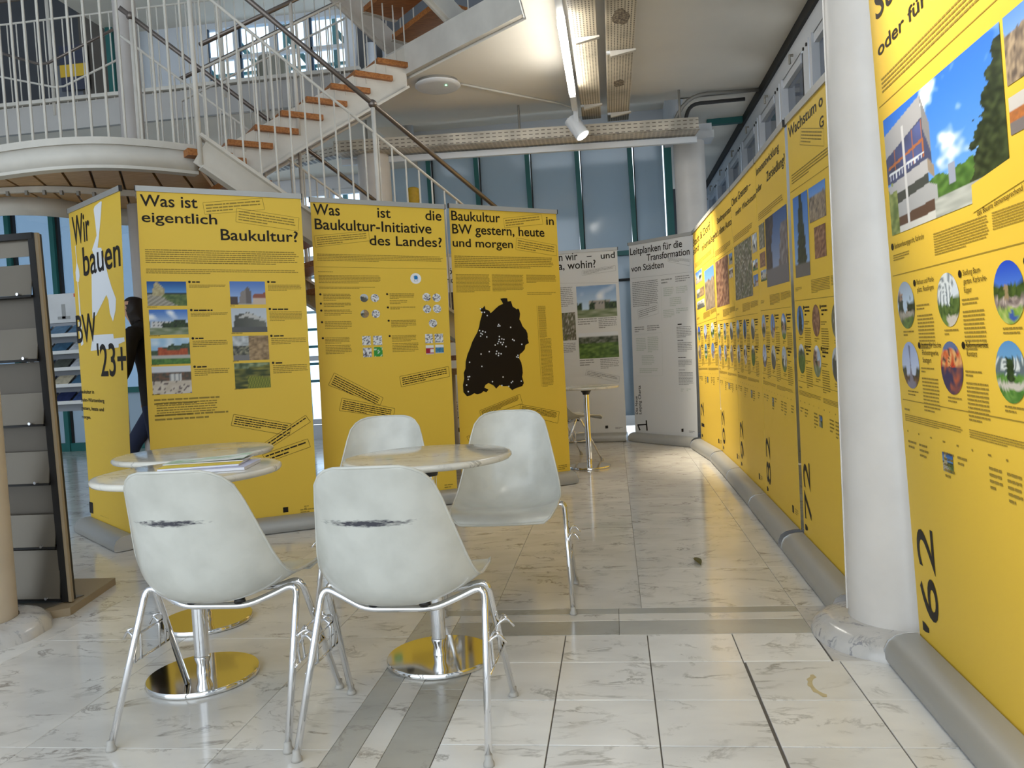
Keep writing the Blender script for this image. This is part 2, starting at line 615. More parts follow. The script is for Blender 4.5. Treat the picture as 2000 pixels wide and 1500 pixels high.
# ---- unseen left wall and hall roof, added to block sky light
struct(MB().box((-9.5, 3.4, 3.6), (0.1, 15.2, 7.3)).build('wall_left_skyblock', M_whitew), 'unseen white wall added at the left to block sky light')
struct(MB().box((-5.0, 3.4, 7.3), (9.2, 15.2, 0.1)).build('ceiling_hall_skyblock', M_whitew), 'unseen white roof added over the stair hall to block sky light')
struct(MB().box((-0.45, 2.0, 5.6), (0.1, 12.4, 3.3)).build('wall_upper', M_whitew), 'white upper floor wall above the aisle')

# ---- right wall: white framed windows under a black strip
wr = struct(MB().box((1.72, 5.4, 0.4), (0.1, 16.6, 0.8)).build('wall_right', M_whitew), 'low white wall under the right windows')
MB().box((1.69, 5.4, 3.5), (0.08, 16.6, 0.22)).build('header', M_frame, wr)
struct(MB().box((1.645, 4.85, 3.605), (0.05, 17.7, 0.09)).build('trim_1', M_black), 'black strip between ceiling and window heads')
k = 0
for y in [-2.0 + 1.1 * i for i in range(14)]:
    k += 1
    w = struct(MB().box((1.70, y + 0.45, 2.1), (0.02, 0.72, 2.6)).build('window_%d' % k, M_sideglass), 'white framed window behind the yellow banners')
    MB().box((1.675, y + 0.45, 3.36), (0.05, 0.72, 0.08)).box((1.675, y + 0.45, 0.84), (0.05, 0.72, 0.08)).build('sash_rail', M_frame, w)
    MB().box((1.665, y + 0.94, 2.1), (0.07, 0.17, 2.6)).build('post', M_frame, w)
    MB().box((1.66, y + 0.79, 2.1), (0.06, 0.07, 2.6)).build('post', M_frame, w)
    MB().box((1.668, y + 0.075, 2.1), (0.012, 0.03, 2.6)).build('gasket', M_black, w)
    MB().tube([(1.63, y + 0.25, 3.44), (1.60, y + 0.25, 3.44), (1.60, y + 0.25, 3.37)], 0.012, 6).build('handle', M_galv, w)
    for yy in (0.89, 0.99):
        MB().tube([(1.633, y + yy, 3.36), (1.62, y + yy, 3.36)], 0.014, 6).build('bolt_head', M_collar, w)

# ---- rear glazing, blue grey panes between teal mullions
wb = struct(MB().box((-1.2, 10.85, 4.0), (4.1, 0.1, 0.5)).build('wall_back', M_whitew), 'rear wall head above the blue glazing')
mull = [-3.2, -2.33, -1.68, -0.99, -0.33, 0.36, 0.80]
k = 40
for i in range(len(mull) - 1):
    a, b_ = mull[i], mull[i + 1]
    k += 1
    w = struct(MB().box(((a + b_) / 2, 10.68, 1.95), (b_ - a - 0.06, 0.02, 3.6)).build('window_%d' % k, M_blueglass), 'tall blue grey glass pane behind the banners')
    MB().hexa([(a - 0.03 + 0.04, 10.60, 0), (a + 0.03 + 0.04, 10.60, 0), (a + 0.03 + 0.04, 10.72, 0), (a - 0.03 + 0.04, 10.72, 0),
               (a - 0.045, 10.60, 3.8), (a + 0.015, 10.60, 3.8), (a + 0.015, 10.72, 3.8), (a - 0.045, 10.72, 3.8)]).build('mullion', M_teal, w)
    MB().box((a + 0.035, 10.63, 1.9), (0.012, 0.06, 3.7)).build('gasket', M_black, w)
    if i >= 4:
        MB().box(((a + b_) / 2, 10.64, 2.30), (b_ - a, 0.06, 0.06)).build('transom', M_teal, w)
        MB().box(((a + b_) / 2, 10.64, 1.95), (b_ - a, 0.05, 0.03)).build('transom', M_black, w)

MB().box((0.83, 10.62, 1.9), (0.09, 0.14, 3.8)).build('corner_mullion', M_teal, wb)
MB().box((-2.62, 9.78, 4.08), (0.06, 2.2, 0.34)).build('soffit_side', M_whitew, wb)
MB().box((0.84, 9.78, 3.95), (0.06, 2.2, 0.62)).build('soffit_side', M_whitew, wb)

# ---- rear left: bright windows seen under and through the stair
w = struct(MB().box((-4.42, 10.85, 3.72), (2.4, 0.1, 0.46)).build('wall_back_left', M_whitew), 'white wall above the bright rear windows')
k = 50
px_ = [-5.6, -5.0, -4.4, -3.8, -3.24]
for i in range(4):
    a, b_ = px_[i], px_[i + 1]
    k += 1
    w = struct(MB().box(((a + b_) / 2, 10.85, 1.85), (b_ - a - 0.08, 0.012, 3.2)).build('window_%d' % k, M_pane), 'bright rear window with white frame behind the stair')
    for z in (0.25, 1.15, 2.55, 3.45):
        MB().box(((a + b_) / 2, 10.82, z), (b_ - a - 0.09, 0.06, 0.07)).build('sash_rail', M_frame, w)
    MB().box((a, 10.80, 1.85), (0.09, 0.09, 3.3)).build('post', M_frame, w)
MB().box((-4.42, 10.85, 0.1), (2.4, 0.1, 0.2)).build('sill_wall', M_whitew, wb)

# ---- far left glazing, tinted and bright
k = 60
lm = [-9.4, -8.62, -7.92, -7.15, -6.42, -5.65]
for i in range(5):
    a, b_ = lm[i], lm[i + 1]
    k += 1
    w = struct(MB().box(((a + b_) / 2, 10.68, 2.25), (b_ - a - 0.06, 0.02, 2.75)).build('window_%d' % k, clear_glass('tinted_pane', (0.34, 0.42, 0.49, 1), 0.2) if 'tinted_pane' not in MATS else MATS['tinted_pane']), 'blue tinted glass pane at the far left')
    MB().box((b_, 10.64, 1.85), (0.07, 0.12, 3.7)).build('mullion', M_teal, w)
    MB().box((b_ + 0.05, 10.66, 1.85), (0.04, 0.06, 3.7)).build('gasket', M_black, w)
    MB().box(((a + b_) / 2, 10.64, 0.85), (b_ - a, 0.08, 0.08)).build('transom', M_teal, w)
    MB().box(((a + b_) / 2, 10.64, 0.06), (b_ - a, 0.08, 0.12)).build('sill', M_teal, w)
    MB().box(((a + b_) / 2, 10.66, 0.46), (b_ - a - 0.06, 0.02, 0.7)).build('lower_pane', M_blueglass, w)
struct(MB().box((-7.5, 10.7, 3.68), (3.8, 0.1, 0.1)).build('trim_2', M_whitew), 'white strip over the far left glazing')

# ---- gallery back wall and window
wg = struct(MB().box((-6.05, 10.75, 5.6), (1.2, 0.1, 3.5)).build('wall_gallery', M_whitew), 'white gallery wall beside the window')
MB().box((-4.4, 10.75, 4.33), (2.1, 0.1, 0.82)).box((-4.4, 10.75, 5.9), (2.1, 0.1, 0.16)).build('wall_panel', M_whitew, wg)
MB().box((-2.0, 10.75, 5.85), (2.7, 0.1, 3.0)).build('wall_panel', M_dark, wg)
for k, (a, b_) in enumerate(((-5.45, -4.98), (-4.98, -4.45), (-4.45, -3.95), (-3.95, -3.40))):
    w = struct(MB().box(((a + b_) / 2, 10.74, 5.28), (b_ - a - 0.05, 0.012, 1.08)).build('window_%d' % (71 + k), M_pane), 'gallery window pane with a view of outdoor lattice')
    MB().box((a, 10.72, 5.28), (0.08, 0.08, 1.14)).build('post', M_frame, w)
    MB().box((a + 0.055, 10.71, 5.28), (0.03, 0.04, 1.08)).build('gasket', mat('frame_shadow_gap', srgb(40, 62, 84), 0.5), w)
    MB().box(((a + b_) / 2, 10.72, 5.40), (b_ - a, 0.06, 0.05)).build('transom', M_frame, w)
MB().box((-3.33, 10.66, 5.28), (0.15, 0.08, 1.14)).build('window_casing', M_frame, wg)
wd = struct(MB().box((-8.0, 10.75, 5.6), (2.8, 0.1, 3.5)).build('wall_gallery_left', M_dark), 'dark grey gallery wall at the far left')
MB().box((-7.35, 10.60, 4.75), (0.62, 0.06, 1.5)).build('panel', mat('grey_panel', srgb(116, 120, 128), 0.6), wd)
MB().box((-6.98, 10.58, 5.6), (0.5, 0.06, 3.4)).build('panel', mat('brown_grey_panel', srgb(92, 86, 78), 0.6), wd)
for x in (-6.72, -6.45):
    MB().box((x, 10.5, 5.6), (0.1, 0.1, 3.4)).build('mullion', M_teal, wd)
MB().box((-6.55, 10.52, 4.45), (0.6, 0.05, 0.75)).build('panel', mat('black_grey_panel', srgb(58, 54, 52), 0.6), wd)

# ---- lattice outside the windows
lat = thing('steel_lattice', 'teal steel lattice seen outside the gallery window', 'lattice', (-4.4, 12.0, 0))
for z in [0.8 + 0.27 * i for i in range(20)]:
    MB().box((-4.4, 12.0, z), (4.4, 0.05, 0.04)).build('crossbar', M_teal, lat)
for x in [-6.4 + 0.8 * i for i in range(6)]:
    MB().box((x, 12.05, 3.2), (0.07, 0.05, 6.4)).build('upright', M_teal, lat)
    MB().beam((x, 12.1, 6.2), (x + 0.95, 12.1, 4.9), 0.05, 0.08).build('brace', M_teal, lat)
    MB().beam((x, 12.1, 3.4), (x + 0.95, 12.1, 2.1), 0.05, 0.08).build('brace', M_teal, lat)
MB().box((-4.4, 12.0, 0.03), (4.4, 0.2, 0.06)).build('footing', M_galv, lat)


# ---- round columns
def column(name, x, y, z1, m, label, r=0.172):
    t = thing(name, label, 'column', (x, y, 0))
    MB().lathe([(r, 0.06), (r, z1)], 40, (x, y, 0)).build('shaft', m, t, auto=40)
    return t


c = column('round_column', 0.965, 2.935, 3.65, M_column, 'white round concrete column with marble foot between the nearest yellow banners')
MB().lathe([(0.30, 0.0), (0.298, 0.018), (0.285, 0.038), (0.255, 0.056), (0.225, 0.066), (0.176, 0.07)], 40, (0.965, 2.935, 0)).build('flared_foot', M_plinth, c, auto=50)
MB().tube([(0.965 - 0.1735, 2.935 + 0.02, 0.09), (0.965 - 0.1735, 2.935 + 0.02, 3.6)], 0.0035, 6).build('mould_seam', M_column, c)
c = column('round_column', -2.755, 3.0, 3.65, M_pillar, 'cream round column with broken marble foot at the left edge')
b = MB()
rnd = random.Random(4)
n = 36
prof = [(0.30, 0.0), (0.295, 0.03), (0.27, 0.055), (0.22, 0.068), (0.176, 0.07)]
for (r, z) in prof:
    for j in range(n):
        t = 2 * PI * j / n
        rr = r * (1 + 0.07 * noise.noise(Vector((math.cos(t) * 3, math.sin(t) * 3, z * 20)))) if r > 0.18 else r
        zz = z * (1 + 0.35 * noise.noise(Vector((math.cos(t) * 4 + 5, math.sin(t) * 4, 2)))) if 0.01 < z and r > 0.2 else z
        b.v.append(Vector((-2.755 + rr * math.cos(t), 3.0 + rr * math.sin(t), zz)))
for i in range(len(prof) - 1):
    for j in range(n):
        j2 = (j + 1) % n
        b.f.append((i * n + j, i * n + j2, (i + 1) * n + j2, (i + 1) * n + j))
b.build('broken_foot', M_plinth, c, auto=50)
c = column('round_column', 0.965, 9.25, 3.32, M_column, 'white round column behind the white charter banner')
MB().box((0.965, 9.22, 3.36), (0.52, 0.3, 0.08)).box((1.1, 9.22, 3.44), (0.22, 0.2, 0.1)).build('head_plate', M_white, c)
c = column('round_column', -2.42, 8.3, 3.25, M_column, 'white round column behind the stair flight')
MB().box((-2.42, 8.3, 3.28), (0.40, 0.3, 0.06)).build('head_plate', M_white, c)

# ============================================================ CEILING FITTINGS
def cable_tray(x0, x1, y0, y1, z, label, grp):
    t = thing('cable_tray', label, 'cable tray', ((x0 + x1) / 2, (y0 + y1) / 2, z), grp)
    MB().box(((x0 + x1) / 2, (y0 + y1) / 2, z), (x1 - x0, y1 - y0, 0.004)).build('tray_floor', M_tray, t)
    for x in (x0, x1):
        MB().box((x, (y0 + y1) / 2, z + 0.03), (0.004, y1 - y0, 0.06)).build('side_flange', M_steel, t)
    for y in (6.2, 7.9):
        yy = y + (0.35 if x0 > 0 else 0)
        MB().hexa([(x0 + 0.03, yy - 0.02, z - 0.05), (x1 + 0.02, yy - 0.02, z - 0.016), (x1 + 0.02, yy + 0.02, z - 0.016), (x0 + 0.03, yy + 0.02, z - 0.05),
                   (x0 + 0.03, yy - 0.02, z - 0.004), (x1 + 0.02, yy - 0.02, z - 0.004), (x1 + 0.02, yy + 0.02, z - 0.004), (x0 + 0.03, yy + 0.02, z - 0.004)]).build('bracket', M_steel, t)
        MB().box((x0 + 0.015, yy, z + 0.09), (0.03, 0.03, 0.22)).build('hanger', M_white, t)
    return t


cable_tray(-0.19, 0.0, -3.0, 8.40, 3.45, 'perforated cream cable tray beside the glowing light tube', 'ceiling cable trays')
cable_tray(0.07, 0.285, -3.0, 8.55, 3.45, 'perforated cream cable tray with dark stains right of the other tray', 'ceiling cable trays')
for yy, rr in ((5.9, 0.085), (7.35, 0.06)):
    g_ = MB()
    for ring in range(1, 3):
        for j in range(14):
            a = 2 * PI * j / 14
            w_ = rr * ring / 2 * (1 + 0.3 * noise.noise(Vector((math.cos(a) * 2, math.sin(a) * 2, yy))))
            g_.v.append(Vector((0.178 + w_ * 0.8 * math.cos(a), yy + w_ * 1.7 * math.sin(a), 3.4472)))
    g_.f = [tuple(range(14))] + [(j, (j + 1) % 14, 14 + (j + 1) % 14, 14 + j) for j in range(14)]
    g_.build('grime_patch', mat('grime', srgb(78, 66, 54), 0.8, var=0.45, scale=60.0, col2=srgb(150, 136, 112)), bpy.data.objects['cable_tray.001'])
t = thing('cable_tray', 'long perforated cable tray crossing in front of the rear glazing', 'cable tray', (-0.8, 8.5, 3.25))
MB().beam((-2.75, 8.15, 3.24), (0.98, 8.5, 3.24), 0.28, 0.004).build('tray_floor', M_trayx, t)
MB().beam((-2.75, 8.0, 3.30), (0.98, 8.35, 3.30), 0.005, 0.11).build('side_flange', M_trays, t)
MB().beam((-2.75, 8.28, 3.30), (0.98, 8.63, 3.30), 0.005, 0.11).build('side_flange', M_steel, t)
MB().beam((-2.75, 8.25, 3.19), (0.98, 8.6, 3.19), 0.05, 0.06).build('lower_rail', M_white, t)
MB().beam((-5.2, 9.2, 3.30), (-2.75, 8.2, 3.30), 0.12, 0.1).build('branch_tray', M_trays, t)
for x in (-2.5, -0.85, 0.8):
    MB().tube([(x, 8.37, 3.24), (x, 8.37, 3.65)], 0.012, 8).build('hanger_rod', M_galv, t)

# the ceiling track: a glowing tube, a blank length and a spot, and its lamp
def track_light(y0, target, label, watts, size):
    t = thing('track_light', label, 'track light', (-0.245, y0, 3.4), 'ceiling track lights')
    MB().box((-0.245, y0 + 0.1, 3.44), (0.05, 5.2, 0.05)).build('track', M_white, t)
    MB().box((-0.245, y0 + 1.0, 3.395), (0.055, 1.6, 0.05)).build('light_tube', M_led, t)
    MB().box((-0.245, y0 + 2.05, 3.39), (0.05, 0.42, 0.06)).build('driver_box', M_white, t)
    sp = Vector((-0.235, y0 + 2.42, 3.24))
    d = (Vector(target) - sp).normalized()
    MB().beam((-0.24, y0 + 2.34, 3.42), (-0.24, y0 + 2.38, 3.26), 0.045, 0.03).build('spot_arm', M_white, t)
    h = MB().tube([sp - d * 0.11, sp + d * 0.10], 0.072, 24).build('spot_head', M_white, t, auto=40)
    MB().tube([sp + d * 0.10, sp + d * 0.104], 0.060, 24).build('spot_lens', M_lens, h)
    ld = bpy.data.lights.new('spot_bulb', 'SPOT')
    ld.energy = watts
    ld.spot_size = size
    ld.spot_blend = 0.8
    ld.shadow_soft_size = 0.05
    ld.color = (1.0, 0.90, 0.72)
    lo = bpy.data.objects.new('spot_bulb', ld)
    C.objects.link(lo)
    lo.location = sp + d * 0.13
    lo.rotation_euler = d.to_track_quat('-Z', 'Y').to_euler()
    return t


track_light(5.50, (0.86, 7.55, 1.45), 'white ceiling track with glowing tube and spot above the aisle', 260, 0.95)
track_light(0.10, (0.88, 1.95, 2.0), 'white ceiling track above the nearest banners, out of view', 140, 1.0)

t = thing('ceiling_lamp', 'round white ceiling lamp with green diode beside the stair opening', 'ceiling lamp', (-1.50, 7.42, 3.65))
MB().lathe([(0.17, -0.03), (0.20, -0.026), (0.215, -0.012), (0.212, 0.0)], 40, (-1.50, 7.42, 3.62)).build('diffuser', mat('opal_plastic', srgb(214, 214, 214), 0.4), t, auto=50)
MB().lathe([(0.19, 0.0), (0.19, 0.03)], 40, (-1.50, 7.42, 3.62)).build('mount_ring', M_galv, t, auto=50)
MB().lathe([(0.008, -0.006), (0.008, 0.0)], 12, (-1.41, 7.36, 3.592)).build('status_diode', M_green, t)
t = tag(MB().tube([(-1.30, 7.50, 3.635), (-0.43, 8.38, 3.635), (-0.30, 8.45, 3.60), (-0.25, 8.40, 3.46)], 0.011, 8).build('conduit', M_steel, None, True), 'thin conduit running from the round ceiling lamp to the track', 'conduit')
t = tag(MB().tube(fillet([(1.62, 8.52, 3.62), (0.90, 8.47, 3.62), (0.70, 8.60, 3.30)], 0.2), 0.02, 8).build('conduit', M_galv, None, True), 'upper grey conduit bending down to the cross tray', 'conduit')
t = tag(MB().tube(fillet([(1.5, 8.66, 3.58), (0.92, 8.66, 3.58), (0.86, 8.66, 3.30)], 0.12), 0.02, 8).build('conduit', mat('dark_conduit', srgb(62, 60, 58), 0.5), None, True), 'lower dark conduit bending down to the cross tray', 'conduit')
tag(MB().box((1.43, 9.6, 3.62), (0.42, 0.08, 0.07)).build('teal_beam', M_teal), 'short teal beam at the far window corner', 'beam')
t = thing('tube_light', 'glowing tube light seen under the stair flight', 'tube light', (-4.6, 9.7, 3.35))
MB().beam((-4.72, 9.5, 3.35), (-4.1, 9.5, 3.34), 0.05, 0.05).build('light_tube', M_ledfar, t)
MB().beam((-4.72, 9.5, 3.40), (-4.1, 9.5, 3.39), 0.06, 0.04).build('housing', M_white, t)
for x in (-4.6, -4.2):
    MB().tube([(x, 9.5, 3.4), (x, 9.5, 3.66)], 0.006, 6).build('hanger_wire', M_galv, t)

# ============================================================ STAIRCASE
st = thing('staircase', 'cream steel staircase with wooden treads and curved landing', 'staircase', (-3.74, 6.05, 0))
U = Vector((0.693, 0.721, 0))
BB = Vector((-1.73, 6.0, 3.04))      # handrail joint, near side
AA = Vector((-2.67, 6.85, 3.04))     # handrail joint, far side
SL = -0.617


def onrail(base, t, dz=0.0):
    return base + U * t + Vector((0, 0, SL * t + dz))


MB().lathe([(0.0875, 0.0), (0.0875, 6.2)], 28, (-3.74, 6.05, 0)).build('central_post', mat('post_paint', srgb(178, 170, 162), 0.45, 0, 0.5, 0.1, 4.0), st, auto=40)
# curved landing
rim = [(-4.75, 5.02), (-4.3, 4.84), (-3.86, 4.74), (-3.47, 4.71), (-3.166, 4.77), (-2.917, 4.94), (-2.726, 5.145)]
def smooth_line(p, n=5):
    out = []
    for i in range(len(p) - 1):
        p0 = Vector(p[max(i - 1, 0)]); p1 = Vector(p[i]); p2 = Vector(p[i + 1]); p3 = Vector(p[min(i + 2, len(p) - 1)])
        for k in range(n):
            t = k / n
            out.append(0.5 * ((2 * p1) + (p2 - p0) * t + (2 * p0 - 5 * p1 + 4 * p2 - p3) * t * t + (3 * p1 - p0 - 3 * p2 + p3) * t ** 3))
    out.append(Vector(p[-1]))
    return out
R2 = smooth_line(rim)
def ribbon(line, z0, z1, th):
    b = MB()
    L_ = [Vector((p.x, p.y, 0)) for p in line]
    for i in range(len(L_)):
        d = (L_[min(i + 1, len(L_) - 1)] - L_[max(i - 1, 0)]).normalized()
        nrm = Vector((-d.y, d.x, 0))
        for q, z in ((0, z0), (th, z0), (th, z1), (0, z1)):
            b.v.append(L_[i] + nrm * q + Vector((0, 0, z)))
    for i in range(len(L_) - 1):
        for j in range(4):
            a = i * 4
            b.f.append((a + j, a + (j + 1) % 4, a + 4 + (j + 1) % 4, a + 4 + j))
    b.f.append((3, 2, 1, 0)); e = (len(L_) - 1) * 4; b.f.append((e, e + 1, e + 2, e + 3))
    return b
ribbon(R2, 2.425, 2.555, 0.012).build('rim_web', M_steel, st, True)
ribbon(R2, 2.405, 2.425, 0.08).build('rim_flange', M_steel, st)
ribbon([p + Vector((0, -0.012)) for p in R2], 2.555, 2.60, 0.075).build('rim_flange', M_steel, st)
back = [(-4.75, 5.45), (-4.40, 5.40), (-4.16, 5.55), (-4.05, 5.8), (-3.95, 6.1), (-3.5, 6.4), (-3.1, 6.25)]
K2 = smooth_line(back)
for i in range(0, len(R2) - 1, 3):
    j = min(i + 3, len(R2) - 1)
    a, b_, c_, d_ = R2[i], R2[j], K2[j], K2[i]
    e = 0.010
    MB().prism([(a.x + e, a.y + 0.04), (b_.x - e, b_.y + 0.04), (c_.x - e, c_.y), (d_.x + e, d_.y)], 2.435, 2.47).build('deck_panel', M_ply, st)
MB().prism([(p.x, p.y + 0.02) for p in R2] + [(p.x, p.y) for p in reversed(K2)], 2.475, 2.53).build('deck_sheet', mat('deck_grey', srgb(120, 112, 104), 0.7), st)
ribbon(K2, 2.30, 2.46, 0.012).build('back_beam', M_steel, st, True)
b = MB()
mid = [(p + q) / 2 for p, q in zip(R2, K2)]
ribbon(mid, 2.39, 2.43, 0.03).build('deck_bearer', M_steel, st)
for i in range(2, len(mid), 2):
    MB().box((mid[i].x, mid[i].y, 2.385), (0.02, 0.02, 0.03)).build('bolt', M_galv, st)
# balusters round the landing
acc = 0.0
last = R2[0]
for p in R2[1:]:
    seg = (p - last).length
    while acc + 0.098 <= 1e9 and acc + seg >= 0.098:
        f = (0.098 - acc) / seg
        last = last + (p - last) * f
        seg = (p - last).length
        acc = 0.0
        MB().tube([(last.x, last.y + 0.03, 2.58), (last.x, last.y + 0.03, 3.62)], 0.0085, 6).build('baluster', M_steel, st)
    acc += seg
    last = p
MB().tube([(p.x, p.y + 0.03, 3.63) for p in R2], 0.02, 8).build('handrail', M_rail, st, True)
# flight down to the right
T0, T1 = -1.33, 1.40
for base, nm in ((BB, 'near'), (AA, 'far')):
    top = [onrail(base, t, -1.22) for t in (T0, T1)]
    MB().beam(top[0] + Vector((0, 0, -0.11)), top[1] + Vector((0, 0, -0.11)), 0.012, 0.19).build('stringer', M_steel, st)
    for dz in (-0.005, -0.215):
        MB().beam(top[0] + Vector((0, 0, dz)), top[1] + Vector((0, 0, dz)), 0.08, 0.022).build('stringer_flange', M_steel, st)
    MB().tube([onrail(base, T0 - 0.25 if nm == 'near' else T0 - 0.08), onrail(base, T1)], 0.019, 10).build('handrail', M_rail, st, True)
    MB().tube([onrail(base, T0 - 0.1, -0.22), onrail(base, T1, -0.22)], 0.011, 8).build('lower_rail', M_steel, st, True)
    n = int((T1 - T0) / 0.118)
    for i in range(n):
        t = T0 + 0.06 + 0.118 * i
        a = onrail(base, t, -0.225)
        MB().tube([a, (a.x, a.y, onrail(base, t, -1.22).z)], 0.007, 6).build('baluster', M_steel, st)
    for t in (T0, 0.0, 1.3):
        a = onrail(base, t)
        MB().tube([(a.x, a.y, a.z - 0.02), (a.x, a.y, onrail(base, t, -1.42).z)], 0.017, 8).build('rail_post', M_steel, st, True)
        MB().lathe([(0.034 * math.sin(q_ * PI / 8), -0.034 * math.cos(q_ * PI / 8)) for q_ in range(1, 8)], 14, a).build('rail_joint', M_rail, st, True)
W_ = (AA - BB); W_.z = 0
for i in range(11):
    t = T0 + 0.1 + 0.265 * i
    if t > T1: break
    z = onrail(BB, t, -1.27).z
    cpt = (BB + AA) / 2 + U * t
    MB().box((cpt.x, cpt.y, z), (0.30, W_.length - 0.06, 0.045), math.atan2(U.y, U.x)).build('tread', M_wood, st)
e = (BB + AA) / 2 + U * (T1 + 0.12)
MB().box((e.x, e.y, 0.92), (0.34, W_.length, 0.06), math.atan2(U.y, U.x)).build('lower_deck', M_ply, st)
for base in (BB, AA):
    a = base + U * (T1 + 0.1)
    MB().tube([(a.x, a.y, 0), (a.x, a.y, 0.9)], 0.03, 8).build('deck_post', M_steel, st, True)

# flight up to the gallery
Q0, Q1 = Vector((-3.12, 6.05, 2.70)), Vector((-1.74, 7.2, 3.83))
dq = (Q1 - Q0); dh = Vector((dq.x, dq.y, 0)).normalized(); sd = Vector((-dh.y, dh.x, 0))
for off in (0.0, 0.85):
    o_ = sd * off
    q0 = Q0 + o_ + Vector((0, 0, 0.085)) - dq * 0.12; q1 = Q1 + o_ + Vector((0, 0, 0.085))
    MB().hexa([q0 + Vector((0, 0, -0.37)), q1 + Vector((0, 0, -0.37)), q1 + Vector((0, 0, -0.37)) + sd * 0.03, q0 + Vector((0, 0, -0.37)) + sd * 0.03,
               q0, q1, q1 + sd * 0.03, q0 + sd * 0.03]).build('stringer', M_steel, st)
    MB().beam(q0 + Vector((0, 0, -0.37)), q1 + Vector((0, 0, -0.37)), 0.09, 0.02).build('stringer_flange', M_steel, st)
    h = Vector((0, 0, 0.95))
    MB().tube([Q0 + o_ + h, Q1 + o_ + h], 0.018, 8).build('handrail', M_rail, st, True)
    MB().tube([Q0 + o_ + h * 0.8, Q1 + o_ + h * 0.8], 0.010, 8).build('lower_rail', M_steel, st, True)
    n = int(dq.length / 0.115)
    for i in range(n + 1):
        p = Q0 + dq * (i / n) + o_
        MB().tube([p - Vector((0, 0, 0.05)), p + h * 0.8], 0.0065, 6).build('baluster', M_steel, st)
    for f in (0.42,):
        p = Q0 + dq * f + o_
        MB().tube([p - Vector((0, 0, 0.16)), p + h], 0.017, 8).build('rail_post', M_steel, st, True)
n = 8
for i in range(n):
    p = Q0 + dq * ((i + 0.5) / n) + sd * 0.425
    MB().box((p.x, p.y, p.z - 0.018), (0.36, 0.93, 0.045), math.atan2(dh.y, dh.x)).build('tread', M_wood, st)
# flight rising towards the viewer from the slab edge
d3 = Vector((-0.185, -0.262, 0.17))
base = [Vector((-1.924, 7.474, 4.1)), Vector((-1.689, 7.736, 4.1)), Vector((-1.10, 7.10, 4.1)), Vector((-1.335, 6.84, 4.1))]
for i in range(0, 6):
    q = [p + d3 * i for p in base]
    MB().hexa([p - Vector((0, 0, 0.0)) for p in q] + [p + Vector((0, 0, 0.05)) for p in q]).build('tread', M_wood, st)
    for a, b_ in ((0, 1), (3, 2)):
        m_ = (q[a] + q[b_]) / 2
        MB().beam(q[a], q[b_], 0.05, 0.012).build('tread_bracket', M_steel, st)
for a, b_ in ((0, 1), (3, 2)):
    sgn = -1 if a == 0 else 1
    axis = (base[3] - base[0]).normalized() * 0.05 * sgn
    s0 = (base[a] + base[b_]) / 2 + axis - d3 * 0.4
    s1 = s0 + d3 * 7
    MB().beam(s0 + Vector((0, 0, -0.12)), s1 + Vector((0, 0, -0.12)), 0.012, 0.24).build('stringer', M_steel, st)
    MB().beam(s0 + Vector((0, 0, -0.22)), s1 + Vector((0, 0, -0.22)), 0.08, 0.02).build('stringer_flange', M_steel, st)
    MB().tube([s0 + Vector((0, 0, 0.95)), s1 + Vector((0, 0, 0.95))], 0.018, 8).build('handrail', M_rail, st, True)
    for i in range(14):
        p = s0 + d3 * (i * 0.55)
        MB().tube([p - Vector((0, 0, 0.05)), p + Vector((0, 0, 0.95))], 0.0065, 6).build('baluster', M_steel, st)

# ---- gallery railing
gr = thing('gallery_railing', 'cream steel railing along the gallery edge at the back left', 'railing', (-5.8, 7.7, 3.95))
MB().box((-5.87, 7.72, 3.78), (7.1, 0.05, 0.27)).build('fascia', mat('fascia_grey', srgb(176, 172, 166), 0.6, var=0.08, scale=2.0), gr)
MB().box((-5.87, 7.69, 3.945), (7.1, 0.07, 0.035)).build('base_rail', M_steel, gr)
MB().tube([(-9.4, 7.70, 4.78), (-2.4, 7.70, 4.78)], 0.011, 8).build('top_rail', M_steel, gr, True)
MB().tube([(-9.4, 7.70, 5.02), (-2.4, 7.70, 5.02)], 0.02, 8).build('handrail', M_rail, gr, True)
x = -9.3
i = 0
while x < -2.4:
    MB().tube([(x, 7.70, 3.90), (x, 7.70, 4.78)], 0.0065, 6).build('baluster', M_steel, gr)
    if i % 18 == 17:
        MB().tube([(x + 0.05, 7.70, 3.80), (x + 0.05, 7.70, 5.02)], 0.018, 8).build('rail_post', M_steel, gr, True)
    x += 0.104
    i += 1
MB().tube([(-6.35, 7.3, 4.50), (-5.45, 7.3, 4.17), (-5.35, 7.3, 4.17), (-4.55, 7.3, 4.45)], 0.014, 8).build('ramp_rail', M_rail, gr, True)
MB().tube([(-6.35, 7.3, 4.22), (-5.30, 7.3, 3.93), (-5.2, 7.3, 3.93), (-4.55, 7.3, 4.15)], 0.010, 8).build('ramp_rail', M_steel, gr, True)
tag(MB().box((-7.3, 10.50, 5.42), (0.42, 0.02, 0.62)).build('wall_poster', mat('poster_blue', srgb(62, 66, 84), 0.5)), 'dark blue gallery poster with a yellow stripe', 'poster')
po = bpy.data.objects['wall_poster']
MB().box((-7.3, 10.485, 5.38), (0.42, 0.008, 0.17)).build('yellow_stripe', M_yellow, po)
for i in range(3):
    t = tag(MB().lathe([(0.07, 3.94), (0.07, 5.3)], 14, (-3.0 + 0.22 * i, 10.5, 0)).build('radiator_pipe', mat('pipe_white', srgb(190, 194, 200), 0.35), None, True), ('white vertical pipe at the dark gallery end, %s of three' % ('leftmost', 'middle one', 'rightmost')[i]), 'pipe', 'gallery pipes')

